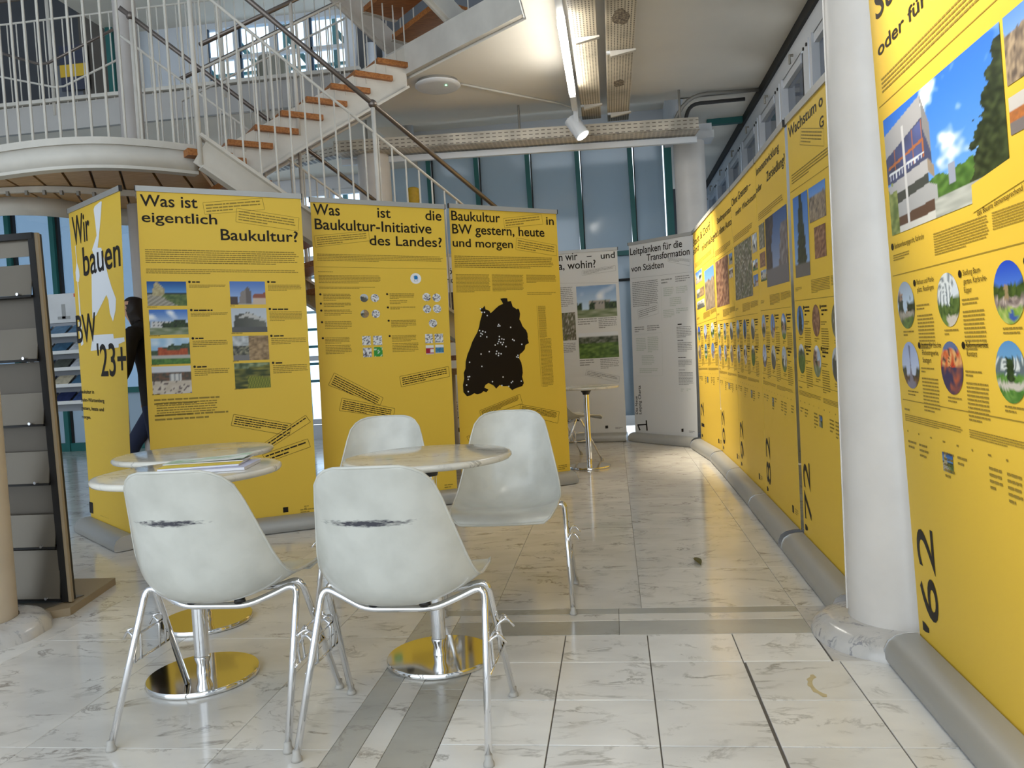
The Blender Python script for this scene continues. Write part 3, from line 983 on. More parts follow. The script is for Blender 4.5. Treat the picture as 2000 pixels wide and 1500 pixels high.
# ============================================================ FURNITURE
# side profile of the shell: centre line (y, z) and rim (y, z, half width), front lip to top edge
PROFILE = [((0.278, 0.390), (0.270, 0.392, 0.170)), ((0.277, 0.410), (0.270, 0.412, 0.196)), ((0.250, 0.425), (0.245, 0.432, 0.212)), ((0.18, 0.425), (0.178, 0.438, 0.222)), ((0.09, 0.412), (0.100, 0.443, 0.225)),
           ((0.0, 0.398), (0.035, 0.449, 0.229)), ((-0.07, 0.391), (-0.010, 0.458, 0.229)), ((-0.13, 0.399), (-0.045, 0.476, 0.226)), ((-0.175, 0.431), (-0.074, 0.503, 0.221)), ((-0.200, 0.483), (-0.101, 0.544, 0.212)),
           ((-0.215, 0.55), (-0.126, 0.594, 0.201)), ((-0.228, 0.62), (-0.152, 0.649, 0.188)), ((-0.242, 0.69), (-0.180, 0.707, 0.175)), ((-0.256, 0.75), (-0.208, 0.756, 0.161)), ((-0.266, 0.785), (-0.230, 0.783, 0.140)), ((-0.271, 0.801), (-0.247, 0.797, 0.118)), ((-0.273, 0.807), (-0.258, 0.805, 0.088))]


def shell_mesh():
    n = len(PROFILE)
    us = [-1, -0.97, -0.9, -0.75, -0.5, -0.25, 0, 0.25, 0.5, 0.75, 0.9, 0.97, 1]
    vs, fs = [], []
    for (cy, cz), (ry_, rz_, hw) in PROFILE:
        for u in us:
            k = abs(u) ** 2.9
            vs.append((u * hw, cy + (ry_ - cy) * k, cz + (rz_ - cz) * k))
    m = len(us)
    for i in range(n - 1):
        for j in range(m - 1):
            fs.append((i * m + j, i * m + j + 1, (i + 1) * m + j + 1, (i + 1) * m + j))
    me = bpy.data.meshes.new('shell')
    me.from_pydata(vs, [], fs)
    me.polygons.foreach_set('use_smooth', [True] * len(me.polygons))
    return me


def make_chair():
    t = bpy.data.objects.new('shell_chair', None)
    t.empty_display_size = 0.05
    C.objects.link(t)
    me = shell_mesh()
    me.materials.append(M_shell)
    o = link(bpy.data.objects.new('shell', me), t)
    s = o.modifiers.new('thickness', 'SOLIDIFY'); s.thickness = 0.006; s.offset = 0
    s = o.modifiers.new('smooth', 'SUBSURF'); s.levels = 2; s.render_levels = 2
    # rolled rim along the shell edge
    us = 13
    n = len(PROFILE)
    loop = [me.vertices[i * us].co.copy() for i in range(n)] + [me.vertices[(n - 1) * us + j].co.copy() for j in range(1, us)] + \
           [me.vertices[i * us + us - 1].co.copy() for i in reversed(range(n - 1))] + [me.vertices[j].co.copy() for j in reversed(range(1, us - 1))]
    loop.append(loop[0])
    MB().tube(loop, 0.0048, 6, False).build('rim', M_shell, t, True)
    R = 0.0104
    rear = [(0.267, -0.205, 0.012), (0.243, -0.012, 0.425), (0.165, -0.03, 0.392), (0.10, -0.055, 0.370), (-0.10, -0.055, 0.370), (-0.165, -0.03, 0.392), (-0.243, -0.012, 0.425), (-0.267, -0.205, 0.012)]
    front = [(0.267, 0.215, 0.012), (0.243, 0.016, 0.429), (0.165, 0.045, 0.398), (0.10, 0.095, 0.380), (-0.10, 0.095, 0.380), (-0.165, 0.045, 0.398), (-0.243, 0.016, 0.429), (-0.267, 0.215, 0.012)]
    MB().tube(fillet(rear, 0.045, 6), R, 10).build('leg_tube', M_chrome, t, True)
    MB().tube(fillet(front, 0.045, 6), R, 10).build('leg_tube', M_chrome, t, True)
    for sx in (-1, 1):
        for sy in (-1, 1):
            MB().lathe([(0.010, 0.0), (0.015, 0.001), (0.015, 0.008), (0.0105, 0.018), (0.0105, 0.03)], 12, (sx * 0.2672, 0.2155 if sy > 0 else -0.2055, 0)).build('foot_cap', M_rubber, t, True)
            MB().lathe([(0.018, -0.010), (0.014, 0.006)], 12, (sx * 0.075, sy * 0.06 + 0.012, 0.388)).build('mount_pad', M_collar, t, True)

        def leg(z, sy):
            f = (z - 0.012) / 0.425
            return Vector((sx * (0.267 - 0.031 * f), sy * (0.205 - 0.19 * f), z))
        a1, a2, b1, b2 = leg(0.285, -1), leg(0.205, -1), leg(0.285, 1), leg(0.205, 1)
        o1 = Vector((sx * 0.012, 0, 0))
        MB().tube([a1 + o1, b1 + o1], 0.0035, 6).build('side_rod', M_chrome, t, True)
        MB().tube([a2 + o1, b2 + o1], 0.0035, 6).build('side_rod', M_chrome, t, True)
        for yy in (-0.075, 0.06):
            h = MB()
            h.tube(fillet([(sx * 0.262, yy, 0.205), (sx * 0.258, yy, 0.285), (sx * 0.285, yy + 0.012, 0.30), (sx * 0.305, yy + 0.02, 0.272)], 0.012, 3), 0.004, 6)
            h.tube(fillet([(sx * 0.262, yy + 0.035, 0.205), (sx * 0.258, yy + 0.035, 0.285), (sx * 0.272, yy + 0.03, 0.305), (sx * 0.285, yy + 0.012, 0.30)], 0.01, 3), 0.004, 6)
            h.build('linking_hook', M_chrome, t, True)
    return t


CH_GROUP = 'white shell chairs with chrome legs'
chair0 = make_chair()
spots = [(-1.222, 2.275, 0.0, 'scuffed white shell chair seen from behind at the left tables', (-0.025, 0.66, 0.115, 0.0105)),
         (-0.638, 2.222, -0.03, 'scuffed white shell chair seen from behind, pushed up to the right table', (-0.015, 0.655, 0.135, 0.0105)),
         (-0.485, 3.40, PI + 0.02, 'glossy white shell chair facing the viewer right of the round table', None),
         (-1.06, 3.42, PI + 0.12, 'white shell chair facing the viewer, half hidden behind the right round table', None),
         (-0.46, 7.72, -1.15, 'white shell chair beside the far round table in front of the white banner', None),
         (-3.87, 9.35, 0.1, 'grey looking shell chair up on the gallery in front of the window', None)]
chairs = [chair0] + [copy_tree(chair0) for _ in spots[1:]]
for ch, (x, y, rz, lab, scuff) in zip(chairs, spots):
    ch.location = (x, y, 3.94 if y > 9 else 0)
    ch.rotation_euler = (0, 0, rz)
    tag(ch, lab, 'chair', CH_GROUP)
    if scuff:
        sh = [c_ for c_ in ch.children if c_.name.startswith('shell')][0]
        sh.data = sh.data.copy()
        sh.data.materials.clear()
        sh.data.materials.append(shell_material('fibreglass_shell_scuffed', scuff))
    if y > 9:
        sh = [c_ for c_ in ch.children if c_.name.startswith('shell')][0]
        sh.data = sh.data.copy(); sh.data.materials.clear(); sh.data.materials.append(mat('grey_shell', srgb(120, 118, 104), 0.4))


def table(x, y, r, label):
    t = thing('bistro_table', label, 'table', (x, y, 0), 'round marble bistro tables')
    z = 0.735
    MB().lathe([(r - 0.02, z - 0.024), (r - 0.006, z - 0.021), (r, z - 0.013), (r - 0.001, z - 0.006), (r - 0.006, z - 0.001), (r - 0.014, z)], 72, (x, y, 0)).build('table_top', M_top, t, auto=60)
    MB().lathe([(0.030, z - 0.075), (0.034, z - 0.06), (0.058, z - 0.026), (0.058, z - 0.0245)], 28, (x, y, 0)).build('collar', M_collar, t, auto=60)
    MB().lathe([(0.0255, 0.075), (0.0255, z - 0.05)], 28, (x, y, 0)).build('pole', M_chrome, t, auto=60)
    MB().lathe([(0.024, 0.018), (0.021, 0.05), (0.028, 0.07), (0.028, 0.078), (0.0255, 0.08)], 28, (x, y, 0)).build('pole_foot', M_chrome, t, auto=40)
    MB().lathe([(0.185, 0.0), (0.189, 0.003), (0.189, 0.015), (0.186, 0.019), (0.03, 0.0195)], 64, (x, y, 0)).build('base_disc', M_chrome_base, t, auto=40)
    return t


table(-0.668, 2.735, 0.298, 'round marble table on a chrome post between the right pair of chairs')
table(-1.485, 2.585, 0.312, 'round marble table carrying brochures, nearer of the two left tables')
table(-1.785, 3.165, 0.322, 'round marble table on a chrome post behind the brochure table')
table(-0.26, 7.18, 0.30, 'small round table standing far back before the white banners')

# brochures on the near left table
def booklet(name, x, y, z, w, d, h, rz, cover, label, lift=0.0):
    t = thing(name, label, 'brochure', (x, y, z), 'brochures on the left table')
    MB().box((x, y, z + h / 2), (w - 0.004, d - 0.004, h), rz).build('pages', mat('page_white', srgb(226, 226, 232), 0.7), t)
    ca, sa = math.cos(rz), math.sin(rz)
    b = MB()
    n = 8
    for i in range(n + 1):
        u = -w / 2 + w * i / n
        for dd in (-d / 2, d / 2):
            zz = z + h + 0.0008 + lift * (i / n) ** 2 * (1 if dd > 0 else 0.4)
            b.v.append(Vector((x + u * ca - dd * sa, y + u * sa + dd * ca, zz)))
    for i in range(n):
        b.f.append((2 * i, 2 * i + 2, 2 * i + 3, 2 * i + 1))
    b.build('cover', cover, t)
    return t


booklet('brochure', -1.41, 2.59, 0.736, 0.30, 0.21, 0.010, 0.18, mat('cover_lilac', srgb(196, 198, 222), 0.5), 'white brochure at the bottom of the small pile on the left table')
booklet('brochure', -1.43, 2.60, 0.748, 0.27, 0.19, 0.006, 0.24, mat('cover_yellow', srgb(226, 200, 70), 0.5), 'brochure with yellow cover edge in the middle of the pile on the left table')
booklet('brochure', -1.44, 2.645, 0.756, 0.28, 0.13, 0.003, 0.16, mat('cover_white', srgb(224, 228, 222), 0.5, var=0.25, scale=14.0, col2=srgb(150, 186, 150)), 'white folded leaflet with green print on top of the pile', 0.012)

# ---- brochure rack at the left edge
rk = thing('brochure_rack', 'empty dark metal brochure rack leaning behind the cream column', 'rack', (-2.95, 3.45, 0))
MB().prism([(-3.4, 3.20), (-2.60, 3.20), (-2.50, 3.27), (-2.54, 3.46), (-2.60, 3.75), (-3.4, 3.75)], 0.0, 0.035).build('base_plate', M_rackbeige, rk)
MB().prism([(-3.4, 3.23), (-2.62, 3.23), (-2.56, 3.45), (-3.4, 3.45)], 0.035, 0.04).build('base_inset', M_rackpanel, rk)
zt = 1.765
def rx(z): return -2.545 - 0.105 * z / zt       # right edge drifts inwards
def ry(z): return 3.36 + 0.10 * z / zt
MB().hexa([(rx(0.04) - 0.012, ry(0.04) - 0.02, 0.04), (rx(0.04) + 0.004, ry(0.04) - 0.02, 0.04), (rx(0.04) + 0.004, ry(0.04) - 0.004, 0.04), (rx(0.04) - 0.012, ry(0.04) - 0.004, 0.04),
           (rx(zt) - 0.012, ry(zt) - 0.02, zt), (rx(zt) + 0.004, ry(zt) - 0.02, zt), (rx(zt) + 0.004, ry(zt) - 0.004, zt), (rx(zt) - 0.012, ry(zt) - 0.004, zt)]).build('side_rail', M_rackbeige, rk)
MB().hexa([(rx(0.04) - 0.045, ry(0.04) - 0.022, 0.04), (rx(0.04) - 0.012, ry(0.04) - 0.022, 0.04), (rx(0.04) - 0.012, ry(0.04) + 0.03, 0.04), (rx(0.04) - 0.045, ry(0.04) + 0.03, 0.04),
           (rx(zt) - 0.045, ry(zt) - 0.022, zt), (rx(zt) - 0.012, ry(zt) - 0.022, zt), (rx(zt) - 0.012, ry(zt) + 0.03, zt), (rx(zt) - 0.045, ry(zt) + 0.03, zt)]).build('inner_rail', M_rackblack, rk)
MB().box((-3.02, ry(zt), zt - 0.012), (0.70, 0.05, 0.03)).build('top_rail', M_rackblack, rk)
MB().hexa([(-3.4, ry(0.04) - 0.02, 0.04), (-3.37, ry(0.04) - 0.02, 0.04), (-3.37, ry(0.04) + 0.06, 0.04), (-3.4, ry(0.04) + 0.06, 0.04),
           (-3.36, ry(zt) - 0.02, zt), (-3.33, ry(zt) - 0.02, zt), (-3.33, ry(zt) + 0.06, zt), (-3.36, ry(zt) + 0.06, zt)]).build('side_rail', M_rackbeige, rk)
for i, z in enumerate((0.06, 0.30, 0.595, 0.87, 1.175, 1.475)):
    xr = rx(z) - 0.045
    hgt = 0.22 if i == 0 else 0.145
    # tilted front lip
    MB().hexa([(-3.35, ry(z) - 0.035, z), (xr, ry(z) - 0.035, z), (xr, ry(z) - 0.030, z), (-3.35, ry(z) - 0.030, z),
               (-3.35, ry(z) - 0.0, z + hgt), (xr - 0.008, ry(z) - 0.0, z + hgt), (xr - 0.008, ry(z) + 0.005, z + hgt), (-3.35, ry(z) + 0.005, z + hgt)]).build('pocket_front', M_rackpanel, rk)
    MB().box(((-3.35 + xr) / 2, ry(z) + 0.0, z - 0.006), (xr + 3.35, 0.07, 0.010)).build('pocket_floor', M_rackblack, rk)
    nz = z + 0.29 if i else 0.30
    if i < 5:
        MB().hexa([(-3.35, ry(z) + 0.030, z), (xr, ry(z) + 0.030, z), (xr, ry(z) + 0.035, z), (-3.35, ry(z) + 0.035, z),
                   (-3.35, ry(nz) + 0.020, nz), (xr - 0.01, ry(nz) + 0.020, nz), (xr - 0.01, ry(nz) + 0.025, nz), (-3.35, ry(nz) + 0.025, nz)]).build('pocket_back', mat('rack_panel_dark', srgb(92, 84, 72), 0.35, 0.3), rk)
    MB().tube([(xr - 0.06, ry(z) - 0.04, z + 0.004), (xr - 0.06, ry(z) - 0.05, z + 0.004)], 0.007, 8).build('stud', M_alu_edge, rk)
MB().hexa([(-3.34, ry(1.65), 1.66), (rx(1.66) - 0.05, ry(1.65), 1.66), (rx(1.66) - 0.05, ry(1.65) + 0.005, 1.66), (-3.34, ry(1.65) + 0.005, 1.66),
           (-3.34, ry(1.75), 1.75), (rx(1.75) - 0.05, ry(1.75), 1.75), (rx(1.75) - 0.05, ry(1.75) + 0.005, 1.75), (-3.34, ry(1.75) + 0.005, 1.75)]).build('head_panel', M_rackpanel, rk)

# ---- brochure shelf behind the first banner
sh = thing('literature_shelf', 'white literature shelf with brochures behind the tall yellow title banner', 'shelf', (-5.55, 7.55, 0))
for x in (-6.05, -5.02):
    MB().box((x, 7.62, 0.98), (0.03, 0.06, 1.96)).build('upright', M_galv, sh)
    MB().box((x, 7.55, 0.02), (0.05, 0.45, 0.04)).build('foot', M_galv, sh)
MB().box((-5.535, 7.66, 1.30), (1.0, 0.012, 1.15)).build('back_panel', mat('shelf_grey', srgb(150, 154, 160), 0.6), sh)
MB().box((-5.535, 7.64, 1.80), (1.0, 0.015, 0.30)).build('header_board', mat('header_print', srgb(206, 206, 204), 0.5, var=0.12, scale=3.0), sh)
MB().box((-5.38, 7.628, 1.925), (0.26, 0.004, 0.035)).build('red_heading', mat('red_ink', srgb(196, 62, 40), 0.5), sh)
MB().prism([(-5.66, 7.629), (-5.62, 7.629), (-5.62, 7.632), (-5.66, 7.632)], 1.69, 1.84).box((-5.64, 7.6305, 1.70), (0.14, 0.003, 0.03)).build('fountain_drawing', mat('pale_grey_ink', srgb(150, 150, 146), 0.5), sh)
rnd = random.Random(11)
cols = [(62, 84, 132), (40, 52, 96), (196, 200, 206), (120, 140, 170), (88, 92, 84), (150, 70, 60), (206, 196, 170), (70, 110, 140)]
lev = ['top', 'second', 'third', 'fourth', 'lowest']
for i, z in enumerate((1.50, 1.325, 1.155, 0.985, 0.81)):
    MB().box((-5.535, 7.55, z), (1.0, 0.20, 0.012)).build('shelf_board', mat('shelf_white', srgb(206, 206, 202), 0.5), sh)
    MB().box((-5.535, 7.447, z + 0.012), (1.0, 0.006, 0.035)).build('shelf_lip', mat('shelf_white', srgb(206, 206, 202), 0.5), sh)
    for j in range(4):
        x = -5.86 + 0.215 * j
        cc = rnd.choice(cols)
        m_ = mat('cover_%d_%d_%d' % cc, srgb(*cc), 0.4, var=0.35, scale=22.0)
        o = MB().hexa([(x - 0.09, 7.46, z + 0.007), (x + 0.09, 7.46, z + 0.007), (x + 0.09, 7.47, z + 0.007), (x - 0.09, 7.47, z + 0.007),
                       (x - 0.09, 7.62, z + 0.115), (x + 0.09, 7.62, z + 0.115), (x + 0.09, 7.63, z + 0.115), (x - 0.09, 7.63, z + 0.115)]).build('brochure', m_)
        tag(o, 'brochure lying on the %s level of the literature shelf, %s of four' % (lev[i], ('leftmost', 'second from left', 'third from left', 'rightmost')[j]), 'brochure', 'brochures on the literature shelf')

# ---- yellow drum lamp on a slim pole behind the second banner
yl = thing('drum_lamp', 'small yellow drum lamp on a slim pole above the second yellow banner', 'lamp', (-2.085, 8.6, 0))
MB().lathe([(0.03, 2.76), (0.056, 2.766), (0.066, 2.79), (0.068, 2.88), (0.064, 2.93), (0.04, 2.945)], 24, (-2.085, 8.6, 0)).build('shade', mat('mustard_fabric', srgb(196, 160, 40), 0.6, var=0.1, scale=30.0), yl, auto=50)
MB().lathe([(0.066, 2.745), (0.068, 2.755), (0.05, 2.76)], 24, (-2.085, 8.6, 0)).build('chrome_ring', M_chrome, yl, auto=50)
MB().lathe([(0.012, 0.02), (0.012, 2.75)], 12, (-2.085, 8.6, 0)).build('pole', M_chrome, yl, True)
MB().lathe([(0.14, 0.0), (0.14, 0.015), (0.02, 0.025)], 24, (-2.085, 8.6, 0)).build('foot', M_chrome, yl, auto=50)

# ---- dry leaf on the floor
lf = MB()
pts = []
for i in range(13):
    s = i / 12
    wd = 0.017 * math.sin(PI * min(1, s * 1.02)) ** 0.8
    zc = 0.004 + 0.008 * math.sin(s * PI)
    for k in (-1, 0, 1):
        lf.v.append(Vector((0.350 + 0.018 * s + wd * k, 3.99 - 0.13 * s + 0.002 * k, zc + (0.004 if k else 0))))
for i in range(12):
    for k in range(2):
        a = i * 3 + k
        lf.f.append((a, a + 1, a + 4, a + 3))
o = lf.build('dry_leaf', mat('leaf_olive', srgb(92, 88, 40), 0.6, var=0.3, scale=60.0))
o.modifiers.new('thickness', 'SOLIDIFY').thickness = 0.0012
tag(o, 'small dry olive leaf lying on the aisle floor', 'leaf')

# ---- yellowish arc of old tape glue on a near tile
b = MB()
for i in range(15):
    a = PI * (0.62 + 0.75 * i / 14)
    for r in (0.050, 0.068 + 0.004 * math.sin(i * 2.1)):
        b.v.append(Vector((0.600 + r * 0.8 * math.cos(a), 2.50 + r * 1.35 * math.sin(a), 0.0006)))
for i in range(14):
    b.f.append((2 * i, 2 * i + 1, 2 * i + 3, 2 * i + 2))
tag(b.build('glue_mark', mat('glue_yellow', srgb(206, 190, 148), 0.4, var=0.12, scale=40.0)), 'faint yellowish arc of dried glue on a near floor tile', 'stain')

# ---- visitor behind the title banner, facing left
def make_person():
    V, E, Rr = [], [], []

    def ad(p, r, par=None):
        V.append(p); Rr.append(r if isinstance(r, tuple) else (r, r))
        if par is not None: E.append((par, len(V) - 1))
        return len(V) - 1
    # x: walking direction is -x; y: sideways
    pel = ad((0, 0, 0.94), (0.15, 0.12))
    wa = ad((-0.02, 0, 1.08), (0.145, 0.12), pel)
    ch = ad((-0.06, 0, 1.27), (0.165, 0.125), wa)
    sh_ = ad((-0.09, 0, 1.40), (0.12, 0.09), ch)
    nk = ad((-0.13, 0, 1.47), 0.052, sh_)
    hd = ad((-0.17, 0, 1.545), (0.075, 0.088), nk)
    ht = ad((-0.18, 0, 1.63), (0.078, 0.092), hd)
    hp = ad((-0.17, 0, 1.685), (0.05, 0.06), ht)
    ns = ad((-0.262, 0, 1.555), 0.017, hd)
    for s in (-1, 1):
        ear = ad((-0.165, s * 0.082, 1.565), 0.018, hd)
        # legs: one forward, one under the body
        if s > 0:
            kn, an, toe = (-0.38, 0.12, 0.52), (-0.60, 0.18, 0.10), (-0.80, 0.22, 0.045)
        else:
            kn, an, toe = (0.05, -0.12, 0.50), (0.12, -0.12, 0.09), (-0.08, -0.13, 0.045)
        h_ = ad((-0.02 if s > 0 else 0, s * 0.09, 0.88), 0.105, pel)
        k_ = ad(kn, 0.066, h_)
        a_ = ad(an, 0.05, k_)
        t_ = ad(((an[0] + toe[0]) / 2, (an[1] + toe[1]) / 2, 0.058), 0.046, a_)
        ad(toe, 0.036, t_)
        # arms
        s_ = ad((-0.08, s * 0.18, 1.385), 0.068, sh_)
        e_ = ad((-0.10, s * 0.24, 1.12), 0.052, s_)
        w_ = ad((-0.24, s * 0.22, 0.93), 0.034, e_)
        p_ = ad((-0.285, s * 0.215, 0.875), (0.034, 0.02), w_)
        for f in range(4):
            dy = (f - 1.5) * 0.019
            L_ = (0.9, 1.0, 0.95, 0.78)[f]
            q = ad((-0.31, s * 0.215 + dy, 0.84), 0.0095, p_)
            q = ad((-0.325 - 0.01 * L_, s * 0.215 + dy, 0.84 - 0.032 * L_), 0.0085, q)
            ad((-0.32, s * 0.215 + dy, 0.84 - 0.058 * L_), 0.0075, q)
        q = ad((-0.305, s * 0.215 - s * 0.038, 0.88), 0.0105, p_)
        ad((-0.325, s * 0.215 - s * 0.045, 0.85), 0.0085, q)
    me = bpy.data.meshes.new('person_frame')
    me.from_pydata(V, E, [])
    o = bpy.data.objects.new('person_frame', me)
    C.objects.link(o)
    sk = o.modifiers.new('skin', 'SKIN')
    for i, r in enumerate(Rr):
        me.skin_vertices[0].data[i].radius = r
        me.skin_vertices[0].data[i].use_root = (i == 0)
    sk.use_smooth_shade = True
    ss = o.modifiers.new('sub', 'SUBSURF'); ss.levels = 2; ss.render_levels = 2
    dg = bpy.context.evaluated_depsgraph_get()
    m2 = bpy.data.meshes.new_from_object(o.evaluated_get(dg))
    bpy.data.objects.remove(o, do_unlink=True)
    for m_ in (mat('dark_coat', srgb(34, 28, 22), 0.85, var=0.3, scale=20.0), mat('navy_jeans', srgb(26, 34, 60), 0.85), mat('brown_shoe', srgb(104, 58, 36), 0.4), mat('skin', srgb(206, 160, 132), 0.5), mat('dark_hair', srgb(36, 26, 20), 0.6)):
        m2.materials.append(m_)
    for p in m2.polygons:
        c = p.center
        if c.z < 0.10: k = 2
        elif c.z < 0.84 and abs(c.y) < 0.19 and c.x > -0.9 and not (c.x < -0.24 and c.z > 0.70): k = 1
        elif c.z > 1.475: k = 4 if (c.x > -0.19 or c.z > 1.64) else 3
        elif c.x < -0.235 and c.z < 0.95 and abs(c.y) > 0.14 and c.z > 0.72: k = 3
        else: k = 0
        if k == 0 and c.z < 0.80: k = 1
        p.material_index = k
    o = bpy.data.objects.new('person', m2)
    C.objects.link(o)
    o.location = (-3.52, 5.80, 0)
    o.rotation_euler = (0, 0, -0.12)
    return tag(o, 'person in a dark coat and navy jeans standing behind the title banner', 'person')


make_person()

# ============================================================ BANNERS
def lin3(c):
    return (lin(c[0]), lin(c[1]), lin(c[2]))


def mixc(a, b, t):
    t = max(0.0, min(1.0, t))
    return tuple(a[i] + (b[i] - a[i]) * t for i in range(3))


def inside(poly, s, t):
    c = False
    j = len(poly) - 1
    for i in range(len(poly)):
        xi, yi = poly[i]; xj, yj = poly[j]
        if (yi > t) != (yj > t) and s < (xj - xi) * (t - yi) / (yj - yi) + xi:
            c = not c
        j = i
    return c


def nz(s, t, k, seed):
    return noise.noise(Vector((s * k + seed * 3.7, t * k - seed * 1.9, seed * 0.71)))


def painter(style, seed):
    """printed photographs: returns a colour for each point of the print (s, t from lower left, 0..1)"""
    r = random.Random(seed * 7 + 1)
    sky_top = r.choice([(60, 110, 190), (84, 132, 200), (120, 150, 190), (150, 165, 185)])
    sky_low = r.choice([(190, 212, 232), (206, 214, 220), (176, 200, 226)])
    wall = r.choice([(176, 168, 156), (150, 146, 142), (196, 186, 170), (132, 116, 104), (206, 204, 200), (158, 110, 82)])
    ground = r.choice([(120, 116, 110), (150, 146, 138), (96, 110, 70), (140, 132, 118)])
    green = r.choice([(58, 78, 40), (74, 96, 48), (46, 62, 36)])
    hz = r.uniform(0.22, 0.4)
    bl = []
    for _ in range(r.randint(2, 4)):
        a = r.uniform(-0.1, 0.7); w = r.uniform(0.2, 0.5)
        bl.append((a, a + w, hz + r.uniform(0.12, 0.45), mixc(wall, (r.randint(90, 210),) * 3, r.uniform(0, 0.5)), r.uniform(0.05, 0.1)))
    roof = r.uniform(-0.25, 0.25)

    def base(s, t):
        c = mixc(sky_low, sky_top, (t - hz) / (1 - hz))
        cl = nz(s, t, 3.0, seed)
        return mixc(c, (236, 238, 240), max(0, cl - 0.1) * 2.2)

    def street(s, t):
        c = base(s, t)
        for a, b, h, w, p in bl:
            if a < s < b and t < h + roof * (s - a):
                c = w
                u, v = (s / p) % 1, (t / (p * 1.2)) % 1
                if 0.25 < u < 0.7 and 0.25 < v < 0.75 and t > hz + 0.04: c = mixc(w, (46, 52, 62), 0.75)
        tr = nz(s, t * 1.4, 6.0, seed + 9)
        if t < hz + 0.22 + tr * 0.2 and nz(s, 0.3, 3.0, seed + 4) > 0.02: c = mixc(green, (24, 34, 18), 0.5 + nz(s, t, 18, seed))
        if t < hz - 0.03: c = mixc(ground, (210, 206, 198), 0.25 + 0.5 * nz(s, t * 3, 4, seed))
        if t < hz * 0.45 + s * 0.1 and seed % 3 == 0: c = mixc(green, (120, 150, 70), 0.5 + 0.6 * nz(s, t, 12, seed))
        return c

    def aerial(s, t):
        n1, n2 = nz(s, t, 9, seed), nz(s, t, 26, seed + 2)
        c = mixc((86, 84, 66), (150, 142, 126), 0.5 + n1 + n2 * 0.6)
        if n1 > 0.25: c = mixc(c, (70, 82, 46), 0.7)
        if abs(((s * 0.8 + t * 0.5) * 6 + n1) % 1 - 0.5) < 0.05: c = (176, 172, 164)
        return c

    def roofs(s, t):
        n1 = nz(s, t, 14, seed)
        return mixc((104, 66, 48), (180, 140, 110), 0.45 + 1.1 * n1)

    def field(s, t):
        if t > 0.75 + 0.15 * s: return mixc((70, 84, 54), (150, 160, 120), 0.5 + nz(s, t, 8, seed))
        if t < 0.5 - 0.25 * (s - 0.3) ** 2 and s > 0.35:
            k = math.sin((s * 2.2 + t * 0.7) * 34)
            return mixc((150, 148, 52), (84, 96, 34), 0.5 + 0.5 * k)
        return mixc((52, 62, 30), (150, 140, 60), 0.35 + nz(s * 0.7, t * 2.2, 5, seed) * 1.1)

    def meadow(s, t):
        if t > 0.82: return (208, 212, 216)
        if t > 0.6: return mixc((58, 66, 46), (128, 128, 116), 0.4 + nz(s, t, 14, seed) * 1.2)
        return mixc((58, 82, 30), (112, 138, 62), 0.45 + nz(s, t * 1.5, 11, seed))

    def pavilion(s, t):
        if t < 0.24: return mixc((58, 100, 40), (92, 134, 56), 0.5 + nz(s, t, 16, seed))
        if 0.24 <= t < 0.32: return (178, 176, 168)
        if 0.18 < s < 0.95 and t < 0.62 - 0.1 * s + 0.05 * math.sin(s * 9): return mixc((150, 62, 30), (186, 90, 46), 0.5 + nz(s * 3, t, 8, seed))
        if t < 0.55 + 0.3 * s + 0.1 * nz(s, 0, 9, seed): return mixc((40, 58, 40), (80, 98, 66), 0.5 + nz(s, t, 18, seed))
        return mixc((150, 186, 214), (216, 226, 232), 0.5 + nz(s, t, 4, seed))

    def museum(s, t):
        if inside([(0.14, 0.42), (0.16, 0.88), (0.27, 0.98), (0.44, 0.72), (0.42, 0.42)], s, t): return mixc((150, 138, 100), (190, 178, 138), 0.5 + nz(s, t, 20, seed))
        if t > 0.52: return mixc((96, 150, 205), (24, 72, 134), (t - 0.5) * 2.0)
        if t > 0.44: return (40, 48, 42)
        if s + t < 0.75: return mixc((172, 166, 150), (128, 122, 108), 0.5 + 0.5 * math.sin((s - t) * 40))
        return mixc((60, 84, 42), (112, 126, 70), 0.5 + nz(s, t, 10, seed))

    def gable(s, t):
        if inside([(0.22, 0.05), (0.3, 0.5), (0.5, 0.78), (0.57, 0.66), (0.6, 0.3), (0.6, 0.05)], s, t):
            return mixc((138, 130, 124), (104, 96, 92), 1.0 if s > 0.46 else 0.1)
        if s < 0.2 and t < 0.32: return (78, 66, 62)
        if s > 0.62 and t < 0.42 + 0.25 * (s - 0.62): return (196, 176, 156) if t < 0.3 else (140, 84, 66)
        if t < 0.08: return (176, 172, 166)
        return mixc((170, 192, 224), (82, 118, 184), t)

    def hall(s, t):
        if inside([(0.05, 0.25), (0.1, 0.7), (0.48, 0.85), (1.0, 0.5), (1.0, 0.22)], s, t):
            if inside([(0.18, 0.6), (0.46, 0.83), (1.0, 0.5), (1.0, 0.42), (0.46, 0.64)], s, t): return (186, 184, 178)
            return mixc((70, 72, 66), (112, 112, 104), s)
        if t < 0.25: return (88, 88, 86)
        return mixc((206, 210, 214), (180, 188, 196), t)

    def interior(s, t):
        if s > 0.45: return mixc((120, 98, 70), (178, 150, 112), 0.5 + nz(s, t, 12, seed))
        if t > 0.62: return mixc((200, 204, 204), (150, 154, 154), 0.5 + nz(s, t, 10, seed))
        if t < 0.25: return (120, 118, 116)
        return mixc((60, 62, 56), (150, 146, 120), 0.4 + 1.2 * nz(s, t, 14, seed))

